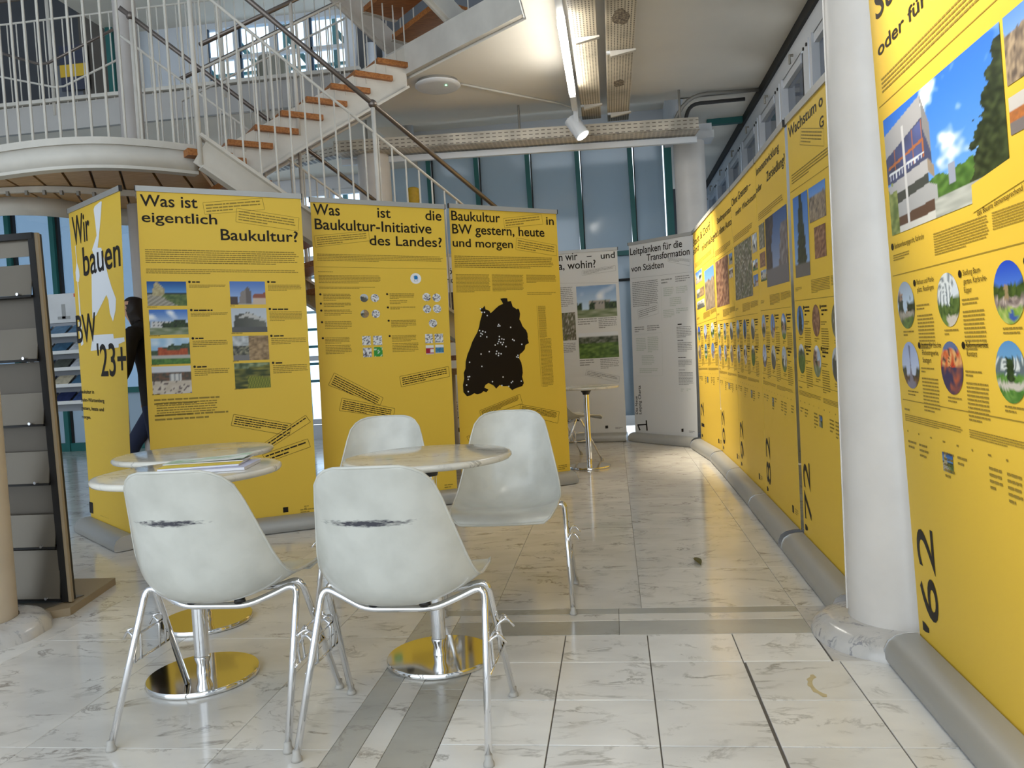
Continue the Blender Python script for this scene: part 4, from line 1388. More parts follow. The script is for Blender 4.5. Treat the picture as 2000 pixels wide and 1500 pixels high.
    def plaza(s, t):
        if t > 0.78: return (206, 208, 212)
        if t > 0.45:
            if 0.45 < s < 0.75 and t < 0.7: return (206, 204, 198) if (s * 9) % 1 > 0.3 else (140, 140, 140)
            return mixc((120, 84, 62), (70, 70, 60), 0.5 + nz(s, t, 14, seed))
        c = mixc((190, 176, 156), (214, 204, 188), 0.5 + nz(s, t, 5, seed))
        return c if nz(s, t, 16, seed) < 0.33 else (96, 78, 78)

    def court(s, t):
        # concrete office block on stilts against a cloudy summer sky
        c = mixc((120, 176, 236), (44, 112, 214), t)
        cl = nz(s * 1.6, t, 2.6, 5.0) + 0.55 * nz(s, t, 7, 2.0) + 0.3 * nz(s, t, 18, 3.0)
        if s > 0.38: c = mixc(c, (240, 244, 250), max(0, cl + 0.02) * 2.2)
        if t < 0.28 + 0.08 * nz(s, 0, 10, 1) and s > 0.42: c = mixc((92, 132, 60), (58, 92, 40), 0.5 + nz(s, t, 22, 3))
        if inside([(0.60, 0.27), (0.605, 0.43), (0.61, 0.27)], s, t) or inside([(0.585, 0.2), (0.585, 0.34), (0.64, 0.34), (0.64, 0.2)], s, t): c = (150, 156, 176)
        if s > 0.70 + 0.26 * t + 0.06 * nz(s, t, 12, 8) + 0.03 * nz(s, t, 40, 3) and t < 0.93: c = mixc((30, 40, 22), (66, 78, 46), 0.45 + nz(s, t, 26, 4))
        conc, dark = (168, 168, 172), (132, 132, 136)
        if inside([(0.0, 0.44), (0.0, 0.80), (0.40, 0.86), (0.455, 0.62), (0.455, 0.36)], s, t): c = (70, 76, 108)
        for (pl, cc) in (([(0.0, 0.66), (0.0, 0.86), (0.385, 0.965), (0.40, 0.80)], conc), ([(0.39, 0.965), (0.46, 0.70), (0.455, 0.5), (0.40, 0.70)], dark),
                         ([(0.0, 0.32), (0.0, 0.42), (0.42, 0.47), (0.47, 0.40), (0.46, 0.36)], (176, 176, 180)), ([(0.42, 0.47), (0.47, 0.40), (0.47, 0.30), (0.42, 0.37)], (150, 136, 120)),
                         ([(0.03, 0.22), (0.03, 0.32), (0.42, 0.36), (0.42, 0.26)], (66, 70, 68)),
                         ([(0.0, 0.10), (0.0, 0.23), (0.42, 0.285), (0.49, 0.24), (0.49, 0.14)], (166, 168, 172)),
                         ([(0.0, 0.02), (0.0, 0.12), (0.46, 0.15), (0.46, 0.05)], (88, 66, 56))):
            if inside(pl, s, t): c = cc
        if inside([(0.02, 0.45), (0.02, 0.67), (0.385, 0.78), (0.40, 0.50)], s, t):
            c = mixc((86, 96, 150), (52, 54, 74), nz(s, t, 5, 2) + 0.4)
            if (s * 10.5) % 1 < 0.13 or abs(t - 0.56 - s * 0.18) < 0.012: c = (170, 104, 62)
            if t < 0.52 + s * 0.05 and ((s * 30) % 1 < 0.25 or abs(t - 0.51 - s * 0.05) < 0.008): c = (214, 220, 228)
        if abs(s - 0.2) < 0.008 and t < 0.84: c = (206, 206, 208)
        if t < 0.05 + 0.02 * s: c = (206, 206, 202)
        if s > 0.46 and t < 0.2: c = mixc((150, 154, 150), (188, 192, 186), 0.5 + nz(s, t * 4, 8, 2)) if t < 0.14 else c
        if s < 0.10 and t < 0.38 + 0.1 * nz(s, t, 16, 1): c = mixc((92, 112, 62), (150, 160, 96), 0.5 + nz(s, t, 24, 6))
        return c

    def tower(s, t):
        if abs(s - 0.5) < 0.02 + max(0, 0.45 - t) ** 2 * 1.6 and t < 0.92: return (96, 92, 112) if t > 0.42 else (128, 122, 138)
        if t < 0.3: return mixc((120, 84, 50), (40, 36, 30), 0.5 + 1.2 * nz(s, t, 14, seed))
        if t < 0.45 and (s < 0.25 or s > 0.8): return (58, 64, 48)
        return mixc((214, 220, 232), (150, 168, 210), t)

    def stained(s, t):
        k = nz(s, t, 7, seed)
        if t > 0.85: return (90, 108, 150)
        if t > 0.5: return mixc((190, 60, 28), (220, 170, 110), 0.5 + 1.4 * k) if abs((math.atan2(t - 0.55, s - 0.5) * 3) % 1 - 0.5) > 0.1 else (70, 60, 66)
        return mixc((52, 48, 84), (180, 90, 60), 0.3 + 1.3 * k)

    def slabs(s, t):
        if s + (1 - t) * 0.3 < 0.85 - (1 - t) * 0.2 and t > 0.35 - 0.1 * s + 0.1:
            return (214, 222, 226) if (s * 7) % 1 > 0.35 else (112, 124, 134)
        if t > 0.55: return (206, 216, 226)
        if t > 0.2: return mixc((44, 70, 30), (96, 120, 60), 0.5 + nz(s, t, 14, seed))
        return (196, 190, 180) if s > 0.4 else (104, 130, 62)

    def garden(s, t):
        if t > 0.62: return mixc((70, 116, 206), (30, 70, 190), (t - 0.6) * 2.5)
        if 0.36 < s < 0.5 and t > 0.4: return (150, 130, 96)
        if t > 0.42: return mixc((40, 62, 26), (78, 100, 44), 0.5 + nz(s, t, 14, seed))
        if t > 0.26: return mixc((96, 84, 84), (190, 176, 168), 0.5 + nz(s, t * 4, 6, seed))
        if inside([(0.4, 0.06), (0.58, 0.27), (0.72, 0.06)], s, t): return (58, 88, 160)
        return mixc((110, 150, 60), (190, 196, 120), 0.4 + nz(s, t, 16, seed))

    def campus(s, t):
        if 0.38 < s < 0.62 and 0.34 < t < 0.74: return mixc((20, 44, 22), (48, 72, 36), 0.5 + nz(s, t, 18, seed))
        if t > 0.72: return mixc((150, 196, 210), (84, 140, 196), t)
        if t > 0.45: return (206, 214, 214) if (t * 14) % 1 > 0.5 else (92, 108, 116)
        if 0.22 < t < 0.34: return (196, 190, 180)
        return mixc((60, 110, 40), (110, 152, 74), 0.5 + nz(s, t, 14, seed))

    def logo(s, t):
        k = nz(s, t, 10, seed)
        return (226, 226, 226) if k < 0.12 else r.choice([(90, 90, 110), (150, 150, 160), (60, 60, 60)])

    def icon_blue(s, t):
        return (30, 120, 180) if 0.33 < s < 0.68 and 0.42 < t < 0.78 else ((150, 160, 170) if 0.22 < s < 0.78 and 0.26 < t < 0.31 else (234, 234, 234))

    def green_sq(s, t):
        return (214, 230, 214) if nz(s, t, 9, seed) > 0.3 else (54, 148, 62)

    def red_sq(s, t):
        return (228, 228, 228) if t > 0.72 or (s > 0.5 and 0.2 < t < 0.6) or t < 0.1 else (160, 30, 60)

    def blue_sq(s, t):
        return (228, 228, 228) if t > 0.7 or t < 0.1 else mixc((40, 96, 140), (90, 150, 176), 0.5 + nz(s, t, 6, seed))

    def facade(s, t):
        return mixc((92, 140, 210), (170, 200, 230), 1 - t) if t > 0.72 + 0.1 * nz(s, 0, 8, 3) else mixc((176, 156, 130), (96, 84, 76), 0.4 + 1.2 * nz(s * 2, t * 0.8, 10, seed))

    def station(s, t):
        if t > 0.6: return (196, 192, 188)
        if t > 0.3: return mixc((190, 116, 60), (150, 96, 60), 0.5 + nz(s * 3, t, 8, seed))
        return (120, 112, 112)

    def dusk_street(s, t):
        c = mixc((166, 178, 204), (52, 84, 140), t)
        if s < 0.28 + 0.25 * abs(t - 0.5) + 0.05 * nz(s, t, 12, seed): c = mixc((40, 34, 36), (86, 70, 66), 0.5 + nz(s, t, 12, seed))
        if s > 0.62 + 0.2 * (t - 0.3) and t < 0.82: c = mixc((150, 146, 150), (90, 78, 78), 0.5 + nz(s * 2, t, 12, seed))
        if t < 0.24: c = (112, 108, 112)
        return c

    def treestreet(s, t):
        c = mixc((150, 182, 222), (66, 116, 190), t)
        if abs(s - 0.5) < 0.36 * (1 - t * 0.75) + 0.06 * nz(s, t, 14, seed) and t > 0.12: c = mixc((24, 32, 18), (66, 74, 48), 0.45 + nz(s, t, 20, seed))
        if t < 0.16: c = (110, 104, 100)
        return c

    return locals().get(style, street)


TEXT_CACHE = {}


def text_outline(s, weight=0.012):
    if (s, weight) in TEXT_CACHE:
        return TEXT_CACHE[(s, weight)]
    cu = bpy.data.curves.new('lettering', 'FONT')
    cu.body = s
    cu.offset = weight
    cu.resolution_u = 4
    o = bpy.data.objects.new('lettering', cu)
    C.objects.link(o)
    dg = bpy.context.evaluated_depsgraph_get()
    me = bpy.data.meshes.new_from_object(o.evaluated_get(dg))
    vs = [(v.co.x, v.co.y) for v in me.vertices]
    fs = [tuple(p.vertices) for p in me.polygons]
    bpy.data.objects.remove(o, do_unlink=True)
    bpy.data.meshes.remove(me)
    x0 = min(v[0] for v in vs); x1 = max(v[0] for v in vs)
    TEXT_CACHE[(s, weight)] = ([(x - x0, y) for x, y in vs], fs, x1 - x0)
    return TEXT_CACHE[(s, weight)]


CAP = 0.70     # cap height of the lettering relative to its size


class Sheet:
    """a printed roll-up sheet spanned between its four corners"""
    def __init__(s, BL, BR, TL, TR):
        s.BL, s.BR, s.TL, s.TR = map(Vector, (BL, BR, TL, TR))
        s.W = (s.BR - s.BL).length
        s.H = (s.TL - s.BL).length
        s.N = (s.BR - s.BL).cross(s.TL - s.BL).normalized()

    def at(s, a, b, off=0.0):
        u, v = a / s.W, b / s.H
        return (s.BL * (1 - u) + s.BR * u) * (1 - v) + (s.TL * (1 - u) + s.TR * u) * v + s.N * off


SMALL = {'ink': 'black_ink', 'soft': 'small_print_ink', 'grey': 'small_print_grey', 'green': 'small_print_green', 'white': 'white_ink', 'YEL': 'yellow_print'}


def roll_up(name, label, corners, sheet_mat, items, group, seed):
    S = Sheet(*corners)
    rnd = random.Random(seed)
    mid = (S.BL + S.BR) / 2
    t = thing(name, label, 'banner', (mid.x, mid.y, 0), group)
    X = (S.BR - S.BL).normalized()
    Nh = Vector((S.N.x, S.N.y, 0)).normalized()
    # printed sheet
    b = MB()
    n = 12
    for i in range(n + 1):
        for a in (0, S.W):
            b.v.append(S.at(a, S.H * i / n, 0)); b.v.append(S.at(a, S.H * i / n, -0.0015))
    for i in range(n):
        k = i * 4
        b.f += [(k, k + 2, k + 6, k + 4), (k + 3, k + 1, k + 5, k + 7), (k + 1, k, k + 4, k + 5), (k + 2, k + 3, k + 7, k + 6)]
    b.f += [(1, 3, 2, 0), (n * 4, n * 4 + 2, n * 4 + 3, n * 4 + 1)]
    b.build('printed_sheet', sheet_mat, t)
    # cassette: rounded aluminium profile
    prof = [(-0.075, 0.004), (0.105, 0.004), (0.112, 0.016), (0.110, 0.045), (0.098, 0.070), (0.072, 0.087), (0.040, 0.094), (0.006, 0.096), (0.004, 0.088), (-0.006, 0.088), (-0.008, 0.096), (-0.055, 0.09), (-0.075, 0.06)]
    b = MB()
    e0 = Vector((S.BL.x, S.BL.y, 0)) - X * 0.001
    e1 = Vector((S.BR.x, S.BR.y, 0)) + X * 0.001
    m = len(prof)
    for e in (e0, e1):
        for d, z in prof:
            b.v.append(e + Nh * d + Vector((0, 0, z)))
    b.f = [(i, (i + 1) % m, m + (i + 1) % m, m + i) for i in range(m)] + [tuple(reversed(range(m))), tuple(range(m, 2 * m))]
    cs = b.build('cassette', M_alu, t, auto=35)
    for e, sg in ((e0, -1), (e1, 1)):
        c_ = MB()
        for q in (0, 0.004):
            for d, z in prof:
                c_.v.append(e + X * sg * q + Nh * (d * 1.02) + Vector((0, 0, z * 1.02)))
        c_.f = [(i, (i + 1) % m, m + (i + 1) % m, m + i) for i in range(m)] + [tuple(reversed(range(m))), tuple(range(m, 2 * m))]
        c_.build('end_cap', M_alu_edge, cs)
        f = e - X * sg * 0.1 - Nh * 0.0
    MB().beam(e0 + X * 0.02 + Vector((0, 0, 0.003)), e1 - X * 0.02 + Vector((0, 0, 0.003)), 0.16, 0.006).build('underside', M_collar, cs)
    # clamp rail on top, support pole behind
    r0, r1 = S.at(-0.004, S.H + 0.004), S.at(S.W + 0.004, S.H + 0.004)
    tr = MB().beam(r0, r1, 0.018, 0.034).build('top_rail', M_alu, t)
    for e, sg in ((r0, -1), (r1, 1)):
        MB().beam(e, e + X * sg * 0.006, 0.02, 0.036).build('end_cap', M_collar, tr)
    pm = (S.TL + S.TR) / 2 - Nh * 0.03
    MB().tube([(mid.x - Nh.x * 0.035, mid.y - Nh.y * 0.035, 0.08), pm + Vector((0, 0, -0.01))], 0.0085, 8).build('support_pole', M_alu_edge, t, True)

    def words(bm, s0, t0, s1, t1, lines, off=0.0012, last=0.6, ang=None, fill=0.42):
        """rows of small print, too small to read in the photograph"""
        t0, t1 = max(t0, t1), min(t0, t1)
        s0, s1 = min(s0, s1), max(s0, s1)
        pitch = max(0.002, (t0 - t1) / lines)
        for i in range(lines):
            y = t0 - pitch * (i + 1) + pitch * 0.2
            end = s1 if i < lines - 1 else s0 + (s1 - s0) * last
            end -= rnd.random() * (s1 - s0) * 0.05
            x = s0
            while x < end - pitch * 0.4:
                w = min(rnd.uniform(1.2, 4.6) * pitch * 0.55, end - x)
                quad = [(x, y), (x + w, y), (x + w, y + pitch * fill), (x, y + pitch * fill)]
                if ang:
                    quad = [ang(*q) for q in quad]
                bm.add([S.at(q[0], q[1], off) for q in quad], [(0, 1, 2, 3)])
                x += w + pitch * 0.22

    para = {}
    for it in items:
        k = it[0]
        if k == 'T':
            _, s, s0, t0, s1, t1, cap = it[:7]
            wt = it[7] if len(it) > 7 else 0.011
            vs, fs, wid = text_outline(s, wt)
            L_ = math.hypot(s1 - s0, t1 - t0)
            ca, sa = (s1 - s0) / L_, (t1 - t0) / L_
            sx, sy = L_ / wid, cap / CAP
            MB().add([S.at(s0 + x * sx * ca - y * sy * sa, t0 + x * sx * sa + y * sy * ca, 0.0014) for x, y in vs], fs).build('lettering', M_ink, t)
        elif k == 'P':
            _, s0, t0, s1, t1, n_, ink = it
            words(para.setdefault(ink, MB()), s0, t0, s1, t1, n_, last=rnd.uniform(0.35, 0.9))
        elif k == 'Q':
            _, q, n_, ink = it
            bm = MB()
            w_ = 0.0022
            for i in range(4):
                a, c_ = Vector(q[i]), Vector(q[(i + 1) % 4])
                d = (c_ - a).normalized(); nn = Vector((-d.y, d.x)) * w_
                bm.add([S.at(p.x, p.y, 0.0013) for p in (a, c_, c_ + nn, a + nn)], [(0, 1, 2, 3)])
            tl, tr_, br, bl = [Vector(p) for p in q]
            ux, uy = tr_ - tl, bl - tl

            def warp(a, c_, tl=tl, ux=ux, uy=uy):
                p = tl + ux * a + uy * (1 - c_)
                return (p.x, p.y)
            asp = ux.length / uy.length
            pitch = 0.8 / n_
            for i in range(n_):
                y = 0.92 - pitch * (i + 1) + pitch * 0.2
                end = 0.95 if i < n_ - 1 else 0.5
                x = 0.035
                while x < end - 0.02:
                    w2 = min(rnd.uniform(1.3, 4.6) * pitch * 0.55 / asp, end - x)
                    bm.add([S.at(*warp(a, c_), 0.0013) for a, c_ in ((x, y), (x + w2, y), (x + w2, y + pitch * 0.4), (x, y + pitch * 0.4))], [(0, 1, 2, 3)])
                    x += w2 + pitch * 0.22 / asp
            bm.build('quote_note', MATS[SMALL[ink]], t)['kind'] = 'stuff'
        elif k == 'I':
            _, style, sd, q, nx, ny = it
            f = painter(style, sd)
            tl, tr_, br, bl = [Vector(p) for p in q]
            bm = MB()
            for j in range(ny + 1):
                for i in range(nx + 1):
                    u, v = i / nx, j / ny
                    p = (bl * (1 - u) + br * u) * (1 - v) + (tl * (1 - u) + tr_ * u) * v
                    bm.v.append(S.at(p.x, p.y, 0.0012)); bm.c.append(lin3(f(u, v)))
            for j in range(ny):
                for i in range(nx):
                    a = j * (nx + 1) + i
                    bm.f.append((a, a + 1, a + nx + 2, a + nx + 1))
            bm.build('photo', M_photo, t)
        elif k == 'C':
            _, style, sd, cx, cy, r, nr, na = it
            f = painter(style, sd)
            bm = MB()
            bm.v.append(S.at(cx, cy, 0.0012)); bm.c.append(lin3(f(0.5, 0.5)))
            for i in range(1, nr + 1):
                for j in range(na):
                    an = 2 * PI * j / na
                    u, v = 0.5 + 0.5 * i / nr * math.cos(an), 0.5 + 0.5 * i / nr * math.sin(an)
                    bm.v.append(S.at(cx + (u - 0.5) * 2 * r, cy + (v - 0.5) * 2 * r, 0.0012)); bm.c.append(lin3(f(u, v)))
            for j in range(na):
                bm.f.append((0, 1 + j, 1 + (j + 1) % na))
            for i in range(nr - 1):
                for j in range(na):
                    a = 1 + i * na
                    bm.f.append((a + j, a + na + j, a + na + (j + 1) % na, a + (j + 1) % na))
            bm.build('round_photo', M_photo, t)
        elif k == 'L':
            _, s0, t0, s1, t1, w_, ink = it
            a, c_ = Vector((s0, t0)), Vector((s1, t1))
            d = (c_ - a).normalized(); nn = Vector((-d.y, d.x)) * w_
            para.setdefault(ink, MB()).add([S.at(p.x, p.y, 0.0011) for p in (a, c_, c_ + nn, a + nn)], [(0, 1, 2, 3)])
        elif k == 'R':
            _, q, ink, off, nm = it
            fs = geometry.tessellate_polygon([[Vector((p[0], p[1], 0)) for p in q]])
            MB().add([S.at(p[0], p[1], off) for p in q], [tuple(f) for f in fs]).build(nm, MATS[SMALL[ink]], t)
        elif k == 'B':
            _, cx, cy, r, ink = it
            bm = para.setdefault(ink, MB())
            bm.add([S.at(cx + r * math.cos(2 * PI * j / 10), cy + r * math.sin(2 * PI * j / 10), 0.0016) for j in range(10)], [tuple(range(10))])
    for ink, bm in para.items():
        bm.build('small_print', MATS[SMALL[ink]], t)['kind'] = 'stuff'
    return t


BANNERS = [('roll_up_banner', "tall yellow title banner reading Wir bauen BW '23+ with white collage", [(-3.6917, 5.1118, 0.09), (-2.9778, 4.4966, 0.09), (-3.7393, 5.1925, 2.2386), (-2.9505, 4.5861, 2.2165)], 'yellow_print', [('R', [(0.4847, 2.0942), (0.5062, 2.1112), (0.6194, 2.1267), (0.6367, 2.1206), (0.6052, 2.0256), (0.5476, 1.8862), (0.5208, 1.8357), (0.5861, 1.8278), (0.6155, 1.771), (0.6893, 1.6307), (0.7356, 1.5608), (0.8074, 1.4768), (0.7896, 1.4066), (0.7342, 1.3382), (0.685, 1.3936), (0.6687, 1.4806), (0.6357, 1.5163), (0.5513, 1.4692), (0.419, 1.3965), (0.3435, 1.3804), (0.347, 1.4561), (0.3759, 1.6743), (0.4456, 1.7902), (0.4136, 1.8349), (0.5143, 1.9175), (0.5007, 2.014)], 'white', 0.0009, 'white_collage'),
 ('R', [(0.084, 1.9023), (0.0966, 1.9008), (0.0982, 1.7865), (0.1302, 1.7334), (0.1384, 1.69), (0.1125, 1.6498), (0.0967, 1.6476), (0.1052, 1.4119), (0.0742, 1.4137), (0.0795, 1.6492), (0.0558, 1.662), (0.0531, 1.7196), (0.0882, 1.7804)], 'white', 0.0009, 'white_collage'),
 ('R', [(0.326, 1.2683), (0.7269, 1.2598), (0.7354, 1.2289), (0.9204, 1.23), (0.9295, 1.2041), (0.8183, 1.191), (0.8156, 1.1695), (0.2625, 1.164)], 'white', 0.0009, 'white_collage'),
 ('R', [(0.0389, 1.3715), (0.1007, 1.3777), (0.116, 1.2156), (0.0644, 1.2031)], 'white', 0.0009, 'white_collage'),
 ('T', 'Wir', 0.0553, 1.9081, 0.3863, 1.9081, 0.1987),
 ('T', 'bauen', 0.2215, 1.6793, 0.9106, 1.6793, 0.1951),
 ('T', 'BW', -0.0145, 1.2285, 0.4028, 1.2285, 0.1927),
 ('T', "'23+", 0.3947, 0.992, 0.9448, 0.992, 0.2099),
 ('T', 'Baukultur in', -0.0268, 0.8725, 0.2779, 0.8725, 0.0253),
 ('T', 'Baden-Württemberg', -0.0311, 0.8154, 0.4864, 0.8154, 0.0252),
 ('T', 'gestern, heute und', -0.0336, 0.7572, 0.4655, 0.7572, 0.0253),
 ('T', 'morgen.', -0.0351, 0.6967, 0.172, 0.6967, 0.0235),
 ('R', [(-0.0195, 0.1063), (0.0762, 0.1102), (0.069, 0.032), (-0.0226, 0.03)], 'ink', 0.001, 'square_logo'),
 ('P', 0.2382, 0.0385, 0.4535, 0.0431, 2, 'soft')], 'yellow roll-up banners', 1),
 ('roll_up_banner', 'yellow banner headed Was ist eigentlich Baukultur? with eight photos', [(-2.8973, 4.5963, 0.09), (-2.0015, 5.0386, 0.09), (-2.9026, 4.6822, 2.2313), (-2.0096, 5.1224, 2.19)], 'yellow_print', [('T', 'Was ist', 0.0182, 2.0378, 0.3536, 2.0378, 0.074),
 ('T', 'eigentlich', 0.0221, 1.9376, 0.4668, 1.9376, 0.0644),
 ('T', 'Baukultur?', 0.484, 1.8367, 0.9677, 1.8367, 0.0722),
 ('Q', [(0.3879, 2.0749), (0.753, 2.122), (0.7634, 2.0487), (0.3946, 2.001)], 3, 'soft'),
 ('Q', [(0.5913, 2.0477), (0.9802, 1.9994), (0.9703, 1.9121), (0.5823, 1.9597)], 4, 'soft'),
 ('P', 0.0315, 1.7716, 0.9712, 1.6778, 7, 'soft'),
 ('P', 0.0313, 1.6475, 0.9744, 1.6131, 3, 'soft'),
 ('I', 'museum', 3, [(0.0301, 1.5638), (0.2599, 1.5638), (0.2599, 1.4097), (0.0301, 1.4097)], 26, 16),
 ('P', 0.0254, 1.4082, 0.1046, 1.3979, 1, 'soft'),
 ('I', 'street', 4, [(0.0343, 1.3856), (0.2592, 1.3856), (0.2592, 1.2261), (0.0343, 1.2261)], 26, 16),
 ('P', 0.0294, 1.228, 0.1087, 1.2165, 1, 'soft'),
 ('I', 'pavilion', 5, [(0.0359, 1.2043), (0.2619, 1.2043), (0.2619, 1.0395), (0.0359, 1.0395)], 26, 16),
 ('P', 0.031, 1.0451, 0.1102, 1.0324, 1, 'soft'),
 ('I', 'plaza', 6, [(0.0327, 1.0268), (0.2614, 1.0268), (0.2614, 0.8507), (0.0327, 0.8507)], 26, 16),
 ('P', 0.0274, 0.86, 0.1065, 0.846, 1, 'soft'),
 ('I', 'gable', 7, [(0.5215, 1.5667), (0.7402, 1.5667), (0.7402, 1.4144), (0.5215, 1.4144)], 26, 16),
 ('P', 0.5167, 1.4125, 0.6011, 1.4018, 1, 'soft'),
 ('I', 'hall', 8, [(0.5218, 1.3897), (0.7404, 1.3897), (0.7404, 1.2322), (0.5218, 1.2322)], 26, 16),
 ('P', 0.517, 1.2337, 0.6013, 1.2217, 1, 'soft'),
 ('I', 'interior', 9, [(0.5211, 1.2083), (0.7433, 1.2083), (0.7433, 1.0474), (0.5211, 1.0474)], 26, 16),
 ('P', 0.5163, 1.0523, 0.6006, 1.0391, 1, 'soft'),
 ('I', 'field', 10, [(0.5229, 1.0295), (0.7431, 1.0295), (0.7431, 0.8617), (0.5229, 0.8617)], 26, 16),
 ('P', 0.5179, 0.87, 0.6022, 0.8555, 1, 'soft'),
 ('B', 0.2809, 1.562, 0.008, 'ink'),
 ('P', 0.2966, 1.5726, 0.4275, 1.5535, 1, 'ink'),
 ('P', 0.2771, 1.5475, 0.5005, 1.523, 3, 'soft'),
 ('B', 0.2827, 1.3813, 0.008, 'ink'),
 ('P', 0.2984, 1.3917, 0.4293, 1.3706, 1, 'ink'),
 ('P', 0.279, 1.3669, 0.5024, 1.339, 3, 'soft'),
 ('B', 0.7628, 1.5647, 0.008, 'ink'),
 ('P', 0.7795, 1.5757, 0.8336, 1.5554, 1, 'ink'),
 ('P', 0.7588, 1.5496, 0.9721, 1.5053, 5, 'soft'),
 ('B', 0.7631, 1.3835, 0.008, 'ink'),
 ('P', 0.7798, 1.3943, 0.965, 1.3719, 1, 'ink'),
 ('P', 0.7591, 1.3685, 0.9714, 1.303, 7, 'soft'),
 ('B', 0.2829, 1.1999, 0.008, 'ink'),
 ('P', 0.2981, 1.2101, 0.3721, 1.1907, 1, 'ink'),
 ('P', 0.2807, 1.1877, 0.4936, 1.143, 4, 'soft'),
 ('B', 0.2843, 1.0177, 0.008, 'ink'),
 ('P', 0.2994, 1.0276, 0.3735, 1.007, 1, 'ink'),
 ('P', 0.2821, 1.0055, 0.495, 0.9575, 4, 'soft'),
 ('B', 0.7635, 1.2043, 0.008, 'ink'),
 ('P', 0.7795, 1.2149, 0.8582, 1.1947, 1, 'ink'),
 ('P', 0.7611, 1.1916, 0.9874, 1.1451, 4, 'soft'),
 ('B', 0.7653, 1.0247, 0.008, 'ink'),
 ('P', 0.7814, 1.035, 0.8601, 1.0137, 1, 'ink'),
 ('P', 0.763, 1.012, 0.9887, 0.952, 5, 'soft'),
 ('P', 0.0371, 0.831, 0.4379, 0.7816, 2, 'soft'),
 ('P', 0.0492, 0.8045, 0.4096, 0.7125, 6, 'soft'),
 ('P', 0.0363, 0.734, 0.4743, 0.6816, 2, 'soft'),
 ('Q', [(0.5042, 0.6974), (0.8582, 0.6095), (0.8411, 0.5328), (0.4856, 0.6273)], 4, 'ink'),
 ('Q', [(0.6706, 0.4873), (0.953, 0.6601), (0.9815, 0.6145), (0.7163, 0.4608)], 2, 'ink'),
 ('Q', [(0.6671, 0.4198), (0.9578, 0.5005), (0.9727, 0.4464), (0.6943, 0.3675)], 2, 'ink'),
 ('R', [(0.7772, 0.0569), (0.8101, 0.0576), (0.8101, 0.0228), (0.7771, 0.0222)], 'ink', 0.001, 'square_logo'),
 ('P', 0.9124, 0.0566, 0.9419, 0.03, 2, 'soft'),
 ('P', 0.8867, 0.0366, 0.9937, 0.0053, 2, 'soft')], 'yellow roll-up banners', 2),
 ('roll_up_banner', 'yellow banner headed Was ist die Baukultur-Initiative des Landes?', [(-2.0439, 5.3049, 0.09), (-1.1962, 5.7476, 0.09), (-2.0456, 5.3909, 2.2213), (-1.1877, 5.8332, 2.18)], 'yellow_print', [('T', 'Was', 0.0157, 2.0339, 0.1983, 2.0339, 0.0777),
 ('T', 'ist', 0.4627, 2.0333, 0.5579, 2.0333, 0.0746),
 ('T', 'die', 0.8127, 2.0311, 0.9337, 2.0311, 0.0744),
 ('T', 'Baukultur-Initiative', 0.021, 1.931, 0.854, 1.931, 0.0756),
 ('T', 'des Landes?', 0.3966, 1.8312, 0.9281, 1.8312, 0.0713),
 ('Q', [(0.0151, 1.8822), (0.3928, 1.9311), (0.396, 1.8622), (0.0196, 1.8053)], 4, 'soft'),
 ('P', 0.0265, 1.7624, 0.9307, 1.7082, 5, 'soft'),
 ('L', 0.0125, 1.665, 0.9536, 1.6652, 0.002, 'soft'),
 ('P', 0.0272, 1.6379, 0.2279, 1.6284, 1, 'soft'),
 ('P', 0.0294, 1.6127, 0.4692, 1.5513, 6, 'soft'),
 ('P', 0.0287, 1.5299, 0.4431, 1.5124, 2, 'soft'),
 ('C', 'icon_blue', 1, 0.7194, 1.5913, 0.0402, 8, 20),
 ('B', 0.0349, 1.4723, 0.008, 'ink'),
 ('P', 0.0542, 1.481, 0.2464, 1.4265, 5, 'soft'),
 ('B', 0.0354, 1.4075, 0.008, 'ink'),
 ('P', 0.0547, 1.4161, 0.2475, 1.3825, 3, 'soft'),
 ('B', 0.0357, 1.3585, 0.008, 'ink'),
 ('P', 0.0551, 1.367, 0.2469, 1.3217, 4, 'soft'),
 ('B', 0.0364, 1.2764, 0.008, 'ink'),
 ('P', 0.0557, 1.2848, 0.2462, 1.2272, 5, 'soft'),
 ('B', 0.5039, 1.4745, 0.008, 'ink'),
 ('P', 0.5213, 1.4835, 0.7081, 1.4383, 4, 'soft'),
 ('B', 0.5049, 1.3772, 0.008, 'ink'),
 ('P', 0.5223, 1.3861, 0.7093, 1.3623, 2, 'soft'),
 ('B', 0.5059, 1.2807, 0.008, 'ink'),
 ('P', 0.5233, 1.2895, 0.7078, 1.23, 5, 'soft'),
 ('P', 0.5204, 1.4333, 0.6496, 1.4013, 3, 'soft'),
 ('C', 'hall', 5, 0.3376, 1.4469, 0.0297, 4, 16),
 ('C', 'logo', 6, 0.4142, 1.4469, 0.03, 4, 16),
 ('C', 'interior', 7, 0.337, 1.3325, 0.0297, 4, 16),
 ('C', 'logo', 8, 0.4158, 1.3317, 0.03, 4, 16),
 ('C', 'logo', 9, 0.7927, 1.4528, 0.0313, 4, 16),
 ('C', 'logo', 10, 0.868, 1.4489, 0.0317, 4, 16),
 ('C', 'logo', 11, 0.7923, 1.3647, 0.0314, 4, 16),
 ('C', 'logo', 12, 0.8678, 1.3657, 0.0316, 4, 16),
 ('C', 'logo', 13, 0.8317, 1.2562, 0.0316, 4, 16),
 ('I', 'logo', 14, [(0.3095, 1.173), (0.3695, 1.173), (0.3695, 1.1065), (0.3095, 1.1065)], 8, 8),
 ('I', 'logo', 15, [(0.3874, 1.1727), (0.451, 1.1727), (0.451, 1.1057), (0.3874, 1.1057)], 8, 8),
 ('I', 'logo', 16, [(0.3111, 1.0882), (0.3725, 1.0882), (0.3725, 1.0198), (0.3111, 1.0198)], 8, 8),
